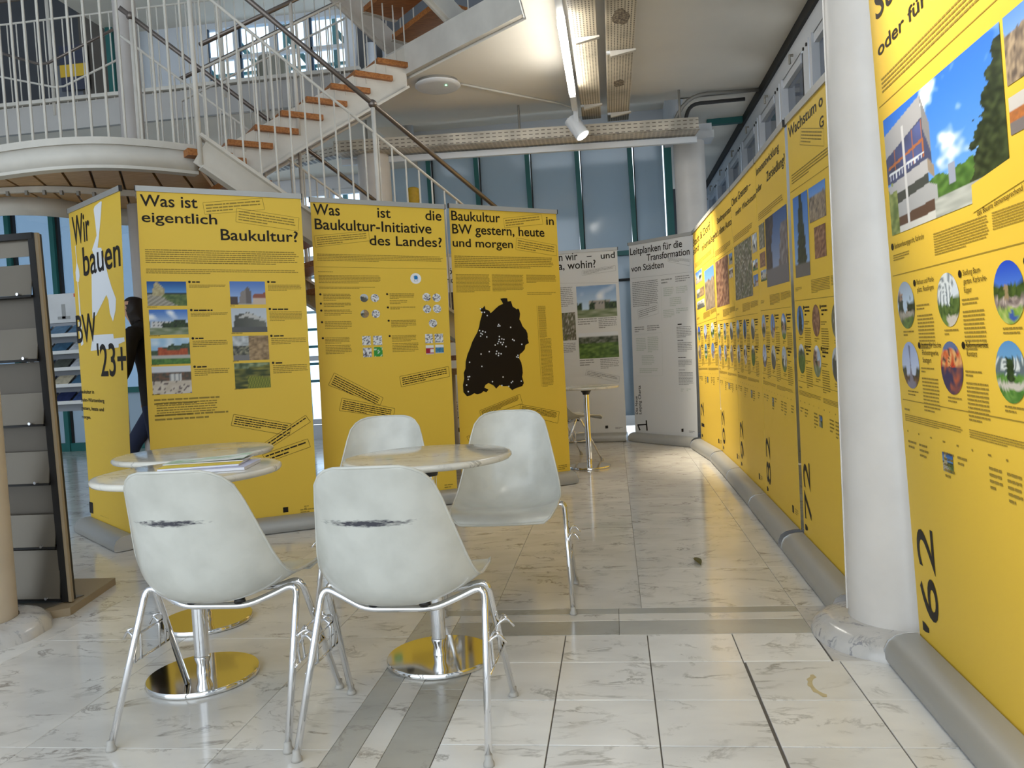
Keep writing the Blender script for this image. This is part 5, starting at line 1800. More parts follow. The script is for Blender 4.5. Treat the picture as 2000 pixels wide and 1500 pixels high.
 ('I', 'green_sq', 17, [(0.3892, 1.0911), (0.4505, 1.0911), (0.4505, 1.0222), (0.3892, 1.0222)], 8, 8),
 ('I', 'logo', 18, [(0.7679, 1.1777), (0.8246, 1.1777), (0.8246, 1.1089), (0.7679, 1.1089)], 8, 8),
 ('I', 'logo', 19, [(0.8395, 1.1777), (0.9037, 1.1777), (0.9037, 1.1106), (0.8395, 1.1106)], 8, 8),
 ('I', 'red_sq', 20, [(0.7692, 1.0936), (0.8283, 1.0936), (0.8283, 1.0259), (0.7692, 1.0259)], 8, 8),
 ('I', 'blue_sq', 21, [(0.8409, 1.0954), (0.9038, 1.0954), (0.9038, 1.031), (0.8409, 1.031)], 8, 8),
 ('B', 0.0368, 1.164, 0.008, 'ink'),
 ('P', 0.0512, 1.1709, 0.2262, 1.1229, 5, 'soft'),
 ('P', 0.0519, 1.1168, 0.2333, 1.0495, 6, 'soft'),
 ('B', 0.5074, 1.1684, 0.008, 'ink'),
 ('P', 0.5226, 1.1756, 0.7082, 1.1258, 5, 'soft'),
 ('P', 0.5235, 1.1193, 0.7159, 1.0495, 6, 'soft'),
 ('Q', [(0.1032, 0.9162), (0.4371, 0.7213), (0.4139, 0.6707), (0.0587, 0.8337)], 5, 'ink'),
 ('Q', [(0.1474, 0.7361), (0.5169, 0.6379), (0.5025, 0.5716), (0.1252, 0.6504)], 5, 'ink'),
 ('Q', [(0.5673, 0.8693), (0.9324, 0.9279), (0.9383, 0.8541), (0.5748, 0.7937)], 4, 'ink'),
 ('P', 0.8603, 0.0495, 0.9254, 0.0151, 2, 'soft')], 'yellow roll-up banners', 3),
 ('roll_up_banner', 'yellow banner with a black map headed Baukultur in BW gestern, heute und morgen', [(-1.1776, 5.8526, 0.09), (-0.3916, 6.4115, 0.09), (-1.1695, 5.9392, 2.2045), (-0.4, 6.4954, 2.1908)], 'yellow_print', [('T', 'Baukultur', 0.0142, 2.0127, 0.4379, 2.0127, 0.0733),
 ('T', 'in', 0.8641, 2.0126, 0.9367, 2.0126, 0.0668),
 ('T', 'BW gestern, heute', 0.0167, 1.9131, 0.8402, 1.9131, 0.0726),
 ('T', 'und morgen', 0.0153, 1.8135, 0.5409, 1.8135, 0.0629),
 ('Q', [(0.4687, 2.0445), (0.821, 2.0936), (0.831, 2.0157), (0.4753, 1.9723)], 3, 'soft'),
 ('Q', [(0.5778, 1.8958), (0.949, 1.8473), (0.9451, 1.7606), (0.5672, 1.8042)], 4, 'soft'),
 ('P', 0.0236, 1.7493, 0.9133, 1.6533, 7, 'soft'),
 ('P', 0.0276, 1.6062, 0.323, 1.4655, 14, 'soft'),
 ('P', 0.3391, 1.6066, 0.6231, 1.4717, 13, 'soft'),
 ('P', 0.6484, 1.6076, 0.9343, 1.5406, 7, 'soft'),
 ('P', 0.6483, 1.4679, 0.929, 1.4443, 2, 'soft'),
 ('R', [(0.4031, 1.4147), (0.4363, 1.4195), (0.4651, 1.4179), (0.4677, 1.3925), (0.4969, 1.3958), (0.511, 1.3521), (0.5472, 1.3297), (0.5577, 1.3369), (0.5679, 1.3258), (0.5743, 1.2928), (0.5658, 1.2491), (0.5788, 1.2269), (0.5896, 1.1974), (0.6014, 1.1824), (0.6213, 1.1635), (0.6324, 1.1375), (0.6347, 1.1044), (0.6314, 1.0968), (0.6414, 1.0597), (0.6076, 1.0446), (0.6009, 1.0123), (0.5762, 0.989), (0.552, 0.9738), (0.5454, 0.9417), (0.562, 0.9085), (0.5689, 0.8676), (0.5711, 0.8269), (0.5627, 0.7949), (0.5755, 0.7454), (0.5602, 0.722), (0.5039, 0.7095), (0.4664, 0.6959), (0.4318, 0.7304), (0.3955, 0.7311), (0.36, 0.743), (0.3271, 0.7173), (0.3061, 0.7425), (0.2888, 0.7515), (0.2629, 0.7651), (0.2355, 0.751), (0.2256, 0.7319), (0.26, 0.7138), (0.2412, 0.6953), (0.2153, 0.705), (0.1969, 0.6905), (0.1615, 0.6851), (0.1359, 0.6947), (0.109, 0.681), (0.0742, 0.6757), (0.0458, 0.7088), (0.0444, 0.7632), (0.0571, 0.8091), (0.0562, 0.8558), (0.0724, 0.886), (0.0771, 0.9403), (0.0955, 0.994), (0.1197, 1.0398), (0.1396, 1.086), (0.1568, 1.1128), (0.1659, 1.1271), (0.1874, 1.1582), (0.2055, 1.2002), (0.2158, 1.2425), (0.2297, 1.2777), (0.2393, 1.3059), (0.2207, 1.3311), (0.2216, 1.3474), (0.2412, 1.3414), (0.2624, 1.3625), (0.2688, 1.3339), (0.3004, 1.3227), (0.3115, 1.3046), (0.3325, 1.3186), (0.358, 1.3397), (0.3878, 1.3609), (0.4255, 1.3748), (0.4144, 1.3966)], 'ink', 0.0012, 'region_map'),
 ('L', 0.7313, 1.3566, 0.7334, 0.7066, 0.002, 'soft'),
 ('P', 0.7425, 1.3564, 0.8143, 1.0947, 30, 'soft'),
 ('P', 0.745, 1.0929, 0.8534, 0.7029, 38, 'soft'),
 ('Q', [(0.1764, 0.5568), (0.5332, 0.6574), (0.552, 0.5848), (0.1849, 0.5043)], 5, 'ink'),
 ('Q', [(0.5377, 0.5778), (0.8885, 0.4907), (0.8681, 0.4009), (0.5197, 0.508)], 6, 'ink'),
 ('Q', [(0.0562, 0.3698), (0.3985, 0.4684), (0.4134, 0.4111), (0.0772, 0.3288)], 4, 'ink'),
 ('P', 0.8515, 0.0635, 0.9363, 0.0201, 3, 'soft'),
 ('B', 0.2251, 1.3381, 0.006, 'white'),
 ('B', 0.2356, 1.3116, 0.006, 'white'),
 ('B', 0.2579, 1.3113, 0.006, 'white'),
 ('B', 0.2806, 1.2859, 0.006, 'white'),
 ('B', 0.3769, 1.2136, 0.006, 'white'),
 ('B', 0.3705, 1.2016, 0.006, 'white'),
 ('B', 0.3868, 1.2026, 0.006, 'white'),
 ('B', 0.4823, 1.1893, 0.006, 'white'),
 ('B', 0.2079, 1.1718, 0.006, 'white'),
 ('B', 0.2354, 1.1653, 0.006, 'white'),
 ('B', 0.2566, 1.1583, 0.006, 'white'),
 ('B', 0.2187, 1.1502, 0.006, 'white'),
 ('B', 0.2302, 1.1427, 0.006, 'white'),
 ('B', 0.2151, 1.129, 0.006, 'white'),
 ('B', 0.2673, 1.1202, 0.006, 'white'),
 ('B', 0.378, 1.1201, 0.006, 'white'),
 ('B', 0.3758, 1.0974, 0.006, 'white'),
 ('B', 0.3987, 1.1007, 0.006, 'white'),
 ('B', 0.4166, 1.096, 0.006, 'white'),
 ('B', 0.3704, 1.0817, 0.006, 'white'),
 ('B', 0.388, 1.073, 0.006, 'white'),
 ('B', 0.4107, 1.0722, 0.006, 'white'),
 ('B', 0.3604, 1.0661, 0.006, 'white'),
 ('B', 0.4007, 1.0566, 0.006, 'white'),
 ('B', 0.3373, 1.055, 0.006, 'white'),
 ('B', 0.4315, 1.0393, 0.006, 'white'),
 ('B', 0.4943, 1.0933, 0.006, 'white'),
 ('B', 0.5076, 1.0848, 0.006, 'white'),
 ('B', 0.5753, 1.0524, 0.006, 'white'),
 ('B', 0.2826, 1.0071, 0.006, 'white'),
 ('B', 0.2107, 0.9905, 0.006, 'white'),
 ('B', 0.348, 1.0068, 0.006, 'white'),
 ('B', 0.3651, 0.9901, 0.006, 'white'),
 ('B', 0.3424, 0.9871, 0.006, 'white'),
 ('B', 0.3857, 0.9852, 0.006, 'white'),
 ('B', 0.3614, 0.9727, 0.006, 'white'),
 ('B', 0.5348, 0.9665, 0.006, 'white'),
 ('B', 0.523, 0.9549, 0.006, 'white'),
 ('B', 0.5367, 0.9502, 0.006, 'white'),
 ('B', 0.1096, 0.9324, 0.006, 'white'),
 ('B', 0.2126, 0.8959, 0.006, 'white'),
 ('B', 0.0907, 0.8226, 0.006, 'white'),
 ('B', 0.1037, 0.8234, 0.006, 'white'),
 ('B', 0.0913, 0.8031, 0.006, 'white'),
 ('B', 0.3924, 0.8033, 0.006, 'white'),
 ('B', 0.298, 0.7732, 0.006, 'white'),
 ('B', 0.4749, 0.7638, 0.006, 'white'),
 ('B', 0.4634, 0.7549, 0.006, 'white'),
 ('B', 0.5532, 0.7614, 0.006, 'white'),
 ('B', 0.0753, 0.7612, 0.006, 'white'),
 ('B', 0.0864, 0.7106, 0.006, 'white'),
 ('B', 0.3778, 0.7379, 0.006, 'white'),
 ('B', 0.439, 0.7275, 0.006, 'white')], 'yellow roll-up banners', 4),
 ('roll_up_banner', 'white banner ending in und and wohin? behind the far round table', [(-0.8633, 9.2178, 0.09), (0.1084, 9.1074, 0.09), (-0.8633, 9.2178, 2.19), (0.1052, 9.1918, 2.1875)], 'white_print', [('T', 'n wir', 0.3035, 2.0064, 0.5202, 2.0064, 0.0906),
 ('T', '–', 0.627, 2.0122, 0.6833, 2.0122, 0.0705),
 ('T', 'und', 0.7885, 2.0002, 0.9494, 2.0002, 0.0721),
 ('T', 'a, wohin?', 0.2932, 1.9072, 0.7253, 1.9072, 0.0889),
 ('Q', [(0.5667, 1.8769), (0.9482, 1.9126), (0.9517, 1.855), (0.5639, 1.8244)], 3, 'grey'),
 ('L', 0.276, 1.7533, 0.9623, 1.715, 0.002, 'grey'),
 ('P', 0.2989, 1.7104, 0.4454, 1.4777, 11, 'grey'),
 ('I', 'street', 31, [(0.4857, 1.7012), (0.9423, 1.7012), (0.9423, 1.3362), (0.4857, 1.3362)], 28, 18),
 ('I', 'aerial', 32, [(0.2943, 1.4094), (0.4579, 1.4094), (0.4579, 1.0884), (0.2943, 1.0884)], 14, 16),
 ('I', 'meadow', 33, [(0.4835, 1.1613), (0.9388, 1.1613), (0.9388, 0.8676), (0.4835, 0.8676)], 28, 16),
 ('P', 0.4845, 1.3348, 0.7077, 1.2552, 3, 'grey'),
 ('P', 0.7234, 1.3333, 0.9403, 1.2052, 6, 'grey'),
 ('P', 0.2974, 1.0643, 0.4504, 0.9481, 6, 'grey'),
 ('P', 0.4826, 0.8635, 0.6497, 0.7839, 3, 'grey'),
 ('P', 0.7198, 0.8594, 0.9354, 0.7415, 6, 'grey'),
 ('Q', [(0.556, 0.739), (0.9303, 0.6434), (0.9187, 0.5783), (0.5394, 0.6786)], 3, 'grey'),
 ('R', [(0.7368, 0.0873), (0.7699, 0.0895), (0.7698, 0.0565), (0.7367, 0.0543)], 'ink', 0.001, 'square_logo'),
 ('P', 0.8511, 0.072, 0.9345, 0.0414, 2, 'grey')], 'white roll-up banners', 5),
 ('roll_up_banner', 'white banner headed Leitplanken für die Transformation von Städten', [(0.2056, 9.0685, 0.09), (0.8229, 8.3309, 0.09), (0.2393, 9.159, 2.2201), (0.8726, 8.4226, 2.1965)], 'white_print', [('T', 'Leitplanken für die', 0.0193, 2.0103, 0.8164, 2.0103, 0.0781),
 ('T', 'Transformation', 0.2817, 1.9184, 0.92, 1.9184, 0.0732),
 ('T', 'von Städten', 0.0283, 1.8203, 0.5384, 1.8203, 0.0699),
 ('Q', [(0.5942, 1.9265), (0.924, 1.8673), (0.9155, 1.8006), (0.605, 1.879)], 3, 'grey'),
 ('L', 0.0175, 1.7463, 0.943, 1.7333, 0.002, 'grey'),
 ('P', 0.0345, 1.7075, 0.4488, 1.421, 14, 'grey'),
 ('Q', [(0.1127, 1.3865), (0.4341, 1.4377), (0.4336, 1.3279), (0.1169, 1.2815)], 4, 'grey'),
 ('P', 0.4943, 1.7067, 0.6629, 1.6422, 2, 'grey'),
 ('P', 0.7037, 1.7152, 0.9138, 1.646, 3, 'grey'),
 ('P', 0.5226, 1.6076, 0.6784, 1.5058, 5, 'green'),
 ('P', 0.7096, 1.6029, 0.875, 1.5243, 4, 'green'),
 ('P', 0.6143, 1.492, 0.7883, 1.3912, 5, 'green'),
 ('P', 0.512, 1.3655, 0.6795, 1.2754, 5, 'green'),
 ('P', 0.7045, 1.3736, 0.877, 1.31, 3, 'green'),
 ('L', 0.4902, 1.6134, 0.4848, 1.2422, 0.002, 'green'),
 ('P', 0.049, 1.204, 0.2097, 1.1329, 3, 'grey'),
 ('P', 0.2526, 1.2108, 0.4474, 1.1438, 3, 'grey'),
 ('L', 0.044, 1.1069, 0.4793, 1.1175, 0.002, 'green'),
 ('P', 0.0662, 1.0738, 0.2296, 0.9246, 8, 'green'),
 ('P', 0.2534, 1.0834, 0.4256, 0.9046, 9, 'green'),
 ('P', 0.1506, 0.8781, 0.3522, 0.7687, 6, 'green'),
 ('P', 0.1081, 0.7338, 0.4041, 0.6771, 3, 'green'),
 ('L', 0.0559, 0.6418, 0.4649, 0.6457, 0.002, 'green'),
 ('L', 0.4791, 1.1144, 0.4693, 0.6457, 0.002, 'green'),
 ('P', 0.7189, 1.2121, 0.8883, 1.1813, 1, 'ink'),
 ('P', 0.7027, 1.1746, 0.9177, 1.0522, 7, 'grey'),
 ('P', 0.7116, 1.0319, 0.8759, 1.016, 1, 'ink'),
 ('P', 0.7105, 1.0059, 0.9181, 0.9019, 6, 'grey'),
 ('P', 0.7146, 0.8482, 0.8589, 0.8353, 1, 'ink'),
 ('P', 0.7135, 0.8222, 0.9162, 0.7442, 5, 'grey'),
 ('P', 0.7197, 0.715, 0.8538, 0.7039, 1, 'ink'),
 ('P', 0.7123, 0.689, 0.919, 0.5489, 9, 'grey'),
 ('P', 0.7431, 0.5165, 0.7832, 0.476, 2, 'green'),
 ('P', 0.822, 0.5176, 0.886, 0.4808, 2, 'green'),
 ('T', 'Die Neue', 0.0556, 0.2113, 0.0556, 0.4149, 0.0385),
 ('T', 'Leipzig Charta', 0.1135, 0.2134, 0.1135, 0.5355, 0.0429),
 ('R', [(0.0412, 0.0808), (0.1842, 0.0941), (0.1827, 0.1101), (0.0396, 0.0969)], 'ink', 0.0014, 'numeral_stem'),
 ('R', [(0.1799, 0.1484), (0.201, 0.1493), (0.2093, 0.0346), (0.1858, 0.0317)], 'ink', 0.0014, 'numeral_foot'),
 ('R', [(0.0412, 0.0808), (0.0605, 0.0833), (0.0915, 0.0348), (0.0672, 0.027)], 'ink', 0.0014, 'numeral_flag'),
 ('R', [(0.7297, 0.0808), (0.7592, 0.0854), (0.76, 0.0519), (0.7304, 0.0472)], 'ink', 0.001, 'square_logo'),
 ('P', 0.8396, 0.0714, 0.9203, 0.0457, 2, 'grey')], 'white roll-up banners', 6),
 ('roll_up_banner', 'white Quartiere banner glimpsed in the gap left of the map banner', [(-1.8746, 8.6767, 0.09), (-0.98, 9.15, 0.09), (-1.8746, 8.6767, 2.19), (-0.98, 9.15, 2.19)], 'white_print', [('T', 'ö', 0.1134, 1.8963, 0.1593, 1.8963, 0.0748),
 ('T', 'nic', 0.0913, 1.797, 0.1714, 1.797, 0.0716),
 ('I', 'dusk_street', 41, [(0.1063, 1.6951), (0.4255, 1.6951), (0.4255, 1.432), (0.1063, 1.432)], 10, 10),
 ('T', 'Quartiere', 0.1304, 0.2648, 0.1304, 0.4734, 0.0445),
 ('T', '3', 0.1857, 0.0985, 0.1857, 0.1912, 0.1016)], 'white roll-up banners', 7),
 ('roll_up_banner', "nearest yellow banner of the right row, marked '62, with a large office block photo", [(0.94, 2.68, 0.09), (0.929, 1.69, 0.09), (0.853, 2.68, 2.19), (0.842, 1.69, 2.19)], 'yellow_print', [('T', 'Sta', 0.0544, 1.9497, 0.2796, 1.9497, 0.0807),
 ('T', 'oder für', 0.049, 1.841, 0.447, 1.841, 0.0395),
 ('P', 0.058, 1.7747, 0.9, 1.7246, 4, 'soft'),
 ('L', 0.02, 1.6917, 0.97, 1.6917, 0.0022, 'soft'),
 ('I', 'court', 1, [(0.0447, 1.6447), (0.8125, 1.6447), (0.8125, 1.2868), (0.0447, 1.2868)], 130, 104),
 ('I', 'facade', 2, [(0.8283, 1.6447), (1.0283, 1.6447), (1.0283, 1.5), (0.8283, 1.5)], 24, 30),
 ('I', 'station', 3, [(0.8283, 1.4743), (1.0283, 1.4743), (1.0283, 1.3951), (0.8283, 1.3951)], 24, 20),
 ('R', [(0.6182, 1.2638), (1.0256, 1.309), (1.0351, 1.3726), (0.6225, 1.3304)], 'YEL', 0.0016, 'quote_strip'),
 ('T', '»Um die Qualität von Baukultur zu ge', 0.6405, 1.3004, 0.9393, 1.3266, 0.014, 0.0),
 ('T', 'die richtigen Zukunftsfragen gestellt u', 0.6405, 1.2764, 0.9393, 1.3026, 0.014, 0.0),
 ('T', 'des Bauens dementsprechend justiert', 0.6405, 1.2524, 0.9194, 1.2769, 0.014, 0.0),
 ('B', 0.0388, 1.2532, 0.011, 'ink'),
 ('T', 'Bundesverfassungsgericht, Karlsruhe', 0.0588, 1.2452, 0.2986, 1.2452, 0.016, 0.0),
 ('P', 0.0388, 1.2291, 0.1788, 1.2077, 3, 'soft'),
 ('P', 0.3669, 1.2513, 0.6944, 1.1885, 9, 'soft'),
 ('P', 0.713, 1.2513, 0.993, 1.2085, 7, 'soft'),
 ('L', 0.02, 1.1621, 0.97, 1.1621, 0.0022, 'soft'),
 ('C', 'street', 9, 0.1158, 1.066, 0.072, 10, 28),
 ('C', 'slabs', 9, 0.4317, 1.0645, 0.072, 10, 28),
 ('C', 'garden', 9, 0.7651, 1.0621, 0.072, 10, 28),
 ('C', 'tower', 9, 0.1143, 0.8817, 0.072, 10, 28),
 ('C', 'stained', 9, 0.4199, 0.8817, 0.072, 10, 28),
 ('C', 'campus', 9, 0.7458, 0.8813, 0.072, 10, 28),
 ('B', 0.2008, 1.127, 0.01, 'ink'),
 ('T', 'Rathaus und Markt-', 0.2188, 1.121, 0.3484, 1.121, 0.015, 0.0),
 ('T', 'platz, Reutlingen', 0.2188, 1.099, 0.3412, 1.099, 0.015, 0.0),
 ('P', 0.2008, 1.066, 0.3008, 1.046, 2, 'soft'),
 ('P', 0.2008, 1.036, 0.3258, 0.931, 10, 'soft'),
 ('P', 0.0758, 0.991, 0.1658, 0.971, 2, 'soft'),
 ('B', 0.5167, 1.1255, 0.01, 'ink'),
 ('T', 'Siedlung Baum-', 0.5347, 1.1195, 0.6355, 1.1195, 0.015, 0.0),
 ('T', 'garten, Karlsruhe-', 0.5347, 1.0975, 0.6643, 1.0975, 0.015, 0.0),
 ('T', 'Rüppur', 0.5347, 1.0755, 0.5779, 1.0755, 0.015, 0.0),
 ('P', 0.5167, 1.0645, 0.6167, 1.0445, 2, 'soft'),
 ('P', 0.5167, 1.0345, 0.6417, 0.9295, 10, 'soft'),
 ('P', 0.3917, 0.9895, 0.4817, 0.9695, 2, 'soft'),
 ('B', 0.8501, 1.1231, 0.01, 'ink'),
 ('P', 0.8501, 1.0621, 0.9501, 1.0421, 2, 'soft'),
 ('P', 0.8501, 1.0321, 0.9751, 0.9271, 10, 'soft'),
 ('P', 0.7251, 0.9871, 0.8151, 0.9671, 2, 'soft'),
 ('B', 0.1993, 0.9427, 0.01, 'ink'),
 ('T', 'Institut für Leichte', 0.2173, 0.9367, 0.3613, 0.9367, 0.015, 0.0),
 ('T', 'Flächentragwerke,', 0.2173, 0.9147, 0.3397, 0.9147, 0.015, 0.0),
 ('T', 'Stuttgart', 0.2173, 0.8927, 0.2821, 0.8927, 0.015, 0.0),
 ('P', 0.1993, 0.8817, 0.2993, 0.8617, 2, 'soft'),
 ('P', 0.1993, 0.8517, 0.3243, 0.7467, 10, 'soft'),
 ('P', 0.0743, 0.8067, 0.1643, 0.7867, 2, 'soft'),
 ('B', 0.5049, 0.9427, 0.01, 'ink'),
 ('T', 'Reformuniversität', 0.5229, 0.9367, 0.6453, 0.9367, 0.015, 0.0),
 ('T', 'Konstanz', 0.5229, 0.9147, 0.5805, 0.9147, 0.015, 0.0),
 ('P', 0.5049, 0.8817, 0.6049, 0.8617, 2, 'soft'),
 ('P', 0.5049, 0.8517, 0.6299, 0.7467, 10, 'soft'),
 ('P', 0.3799, 0.8067, 0.4699, 0.7867, 2, 'soft'),
 ('B', 0.8308, 0.9423, 0.01, 'ink'),
 ('P', 0.8308, 0.8813, 0.9308, 0.8613, 2, 'soft'),
 ('P', 0.8308, 0.8513, 0.9558, 0.7463, 10, 'soft'),
 ('P', 0.7058, 0.8063, 0.7958, 0.7863, 2, 'soft'),
 ('L', 0.02, 0.7695, 0.97, 0.7695, 0.0022, 'soft'),
 ('P', 0.03, 0.7495, 0.13, 0.7345, 1, 'soft'),
 ('P', 0.03, 0.7273, 0.47, 0.703, 4, 'soft'),
 ('P', 0.5, 0.7273, 0.95, 0.703, 4, 'soft'),
 ('P', 0.04, 0.6786, 0.06, 0.6666, 1, 'soft'),
 ('P', 0.04, 0.6486, 0.11, 0.6166, 2, 'soft'),
 ('P', 0.133, 0.6786, 0.153, 0.6666, 1, 'soft'),
 ('P', 0.133, 0.6486, 0.203, 0.6006, 3, 'soft'),
 ('P', 0.226, 0.6786, 0.246, 0.6666, 1, 'soft'),
 ('P', 0.319, 0.6786, 0.339, 0.6666, 1, 'soft'),
 ('P', 0.319, 0.6486, 0.389, 0.5686, 5, 'soft'),
 ('P', 0.412, 0.6786, 0.432, 0.6666, 1, 'soft'),
 ('P', 0.412, 0.6486, 0.482, 0.6166, 2, 'soft'),
 ('P', 0.505, 0.6786, 0.525, 0.6666, 1, 'soft'),
 ('P', 0.598, 0.6786, 0.618, 0.6666, 1, 'soft'),
 ('P', 0.598, 0.6486, 0.668, 0.5846, 4, 'soft'),
 ('P', 0.691, 0.6786, 0.711, 0.6666, 1, 'soft'),
 ('P', 0.691, 0.6486, 0.761, 0.5686, 5, 'soft'),
 ('P', 0.784, 0.6786, 0.804, 0.6666, 1, 'soft'),
 ('P', 0.877, 0.6786, 0.897, 0.6666, 1, 'soft'),
 ('P', 0.877, 0.6486, 0.947, 0.6006, 3, 'soft'),
 ('I', 'museum', 5, [(0.3081, 0.6411), (0.3795, 0.6411), (0.3795, 0.5868), (0.3081, 0.5868)], 10, 14),
 ('T', "'62", 0.1816, 0.0312, 0.1816, 0.3827, 0.1403, 0.002),
 ('R', [(0.8, 0.055), (0.84, 0.055), (0.84, 0.095), (0.8, 0.095)], 'ink', 0.001, 'square_logo'),
 ('P', 0.87, 0.095, 0.95, 0.06, 3, 'soft')], 'yellow decade banners along the right wall', 62),
 ('roll_up_banner', "yellow banner marked '72 beginning Wachstum, beside the white column", [(0.902, 4.085, 0.09), (0.889, 3.115, 0.09), (0.902, 4.085, 2.13), (0.889, 3.115, 2.08)], 'yellow_print', [('T', 'Wachstum o', 0.028, 1.9525, 0.6912, 1.9525, 0.0519),
 ('T', 'G', 0.6263, 1.8677, 0.6951, 1.8677, 0.0437),
 ('Q', [(0.2994, 1.9426), (0.687, 1.8562), (0.6868, 1.7854), (0.2595, 1.8784)], 4, 'soft'),
 ('I', 'treestreet', 51, [(0.061, 1.6561), (0.3624, 1.6561), (0.3624, 1.2726), (0.061, 1.2726)], 16, 34),
 ('I', 'facade', 52, [(0.385, 1.6539), (0.6782, 1.6539), (0.6782, 1.5009), (0.385, 1.5009)], 16, 16),
 ('I', 'roofs', 53, [(0.4606, 1.4728), (0.6577, 1.4728), (0.6577, 1.3356), (0.4606, 1.3356)], 10, 12),
 ('P', 0.058, 1.7747, 0.9, 1.7246, 4, 'soft'),
 ('L', 0.02, 1.6917, 0.97, 1.6917, 0.0022, 'soft'),
 ('P', 0.0388, 1.2291, 0.1788, 1.2077, 3, 'soft'),
 ('P', 0.3669, 1.2513, 0.6944, 1.1885, 9, 'soft'),
 ('P', 0.713, 1.2513, 0.993, 1.2085, 7, 'soft'),
 ('L', 0.02, 1.1621, 0.97, 1.1621, 0.0022, 'soft'),
 ('P', 0.2008, 1.066, 0.3008, 1.046, 2, 'soft'),
 ('P', 0.2008, 1.036, 0.3258, 0.931, 10, 'soft'),
 ('P', 0.0758, 0.991, 0.1658, 0.971, 2, 'soft'),
 ('P', 0.5167, 1.0645, 0.6167, 1.0445, 2, 'soft'),
 ('P', 0.5167, 1.0345, 0.6417, 0.9295, 10, 'soft'),
 ('P', 0.3917, 0.9895, 0.4817, 0.9695, 2, 'soft'),
 ('P', 0.8501, 1.0621, 0.9501, 1.0421, 2, 'soft'),
 ('P', 0.8501, 1.0321, 0.9751, 0.9271, 10, 'soft'),
 ('P', 0.7251, 0.9871, 0.8151, 0.9671, 2, 'soft'),
 ('P', 0.1993, 0.8817, 0.2993, 0.8617, 2, 'soft'),
 ('P', 0.1993, 0.8517, 0.3243, 0.7467, 10, 'soft'),
 ('P', 0.0743, 0.8067, 0.1643, 0.7867, 2, 'soft'),
 ('P', 0.5049, 0.8817, 0.6049, 0.8617, 2, 'soft'),
 ('P', 0.5049, 0.8517, 0.6299, 0.7467, 10, 'soft'),
 ('P', 0.3799, 0.8067, 0.4699, 0.7867, 2, 'soft'),
 ('P', 0.8308, 0.8813, 0.9308, 0.8613, 2, 'soft'),
 ('P', 0.8308, 0.8513, 0.9558, 0.7463, 10, 'soft'),
 ('P', 0.7058, 0.8063, 0.7958, 0.7863, 2, 'soft'),
 ('L', 0.02, 0.7695, 0.97, 0.7695, 0.0022, 'soft'),
 ('P', 0.03, 0.7495, 0.13, 0.7345, 1, 'soft'),
 ('P', 0.03, 0.7273, 0.47, 0.703, 4, 'soft'),
 ('P', 0.5, 0.7273, 0.95, 0.703, 4, 'soft'),
 ('P', 0.04, 0.6786, 0.06, 0.6666, 1, 'soft'),
 ('P', 0.04, 0.6486, 0.11, 0.6166, 2, 'soft'),
 ('P', 0.133, 0.6786, 0.153, 0.6666, 1, 'soft'),
 ('P', 0.133, 0.6486, 0.203, 0.6006, 3, 'soft'),
 ('P', 0.226, 0.6786, 0.246, 0.6666, 1, 'soft'),
 ('P', 0.319, 0.6786, 0.339, 0.6666, 1, 'soft'),
 ('P', 0.319, 0.6486, 0.389, 0.5686, 5, 'soft'),
 ('P', 0.412, 0.6786, 0.432, 0.6666, 1, 'soft'),
 ('P', 0.412, 0.6486, 0.482, 0.6166, 2, 'soft'),
 ('P', 0.505, 0.6786, 0.525, 0.6666, 1, 'soft'),
 ('P', 0.598, 0.6786, 0.618, 0.6666, 1, 'soft'),
 ('P', 0.598, 0.6486, 0.668, 0.5846, 4, 'soft'),
 ('P', 0.691, 0.6786, 0.711, 0.6666, 1, 'soft'),
 ('P', 0.691, 0.6486, 0.761, 0.5686, 5, 'soft'),
 ('P', 0.784, 0.6786, 0.804, 0.6666, 1, 'soft'),
 ('P', 0.877, 0.6786, 0.897, 0.6666, 1, 'soft'),
 ('P', 0.877, 0.6486, 0.947, 0.6006, 3, 'soft'),
 ('C', 'treestreet', 72, 0.1158, 1.066, 0.072, 5, 20),
 ('B', 0.2008, 1.126, 0.01, 'ink'),
 ('P', 0.2158, 1.138, 0.3158, 1.086, 3, 'ink'),
 ('C', 'roofs', 73, 0.4317, 1.0645, 0.072, 5, 20),
 ('B', 0.5167, 1.1245, 0.01, 'ink'),
 ('P', 0.5317, 1.1365, 0.6317, 1.0845, 3, 'ink'),
 ('C', 'aerial', 74, 0.7651, 1.0621, 0.072, 5, 20),
 ('B', 0.8501, 1.1221, 0.01, 'ink'),
 ('P', 0.8651, 1.1341, 0.9651, 1.0821, 3, 'ink'),
 ('C', 'meadow', 75, 0.1143, 0.8817, 0.072, 5, 20),
 ('B', 0.1993, 0.9417, 0.01, 'ink'),
 ('P', 0.2143, 0.9537, 0.3143, 0.9017, 3, 'ink'),
 ('C', 'street', 76, 0.4199, 0.8817, 0.072, 5, 20),
 ('B', 0.5049, 0.9417, 0.01, 'ink'),
 ('P', 0.5199, 0.9537, 0.6199, 0.9017, 3, 'ink'),
 ('C', 'hall', 77, 0.7458, 0.8813, 0.072, 5, 20),
 ('B', 0.8308, 0.9413, 0.01, 'ink'),
 ('P', 0.8458, 0.9533, 0.9458, 0.9013, 3, 'ink'),
 ('I', 'museum', 72, [(0.412, 0.6411), (0.472, 0.6411), (0.472, 0.5868), (0.412, 0.5868)], 6, 8),
 ('T', "'72", 0.1816, 0.0312, 0.1816, 0.3827, 0.1403, 0.002),
 ('R', [(0.8, 0.055), (0.84, 0.055), (0.84, 0.095), (0.8, 0.095)], 'ink', 0.001, 'square_logo'),
 ('P', 0.87, 0.095, 0.95, 0.06, 3, 'soft')], 'yellow decade banners along the right wall', 73),
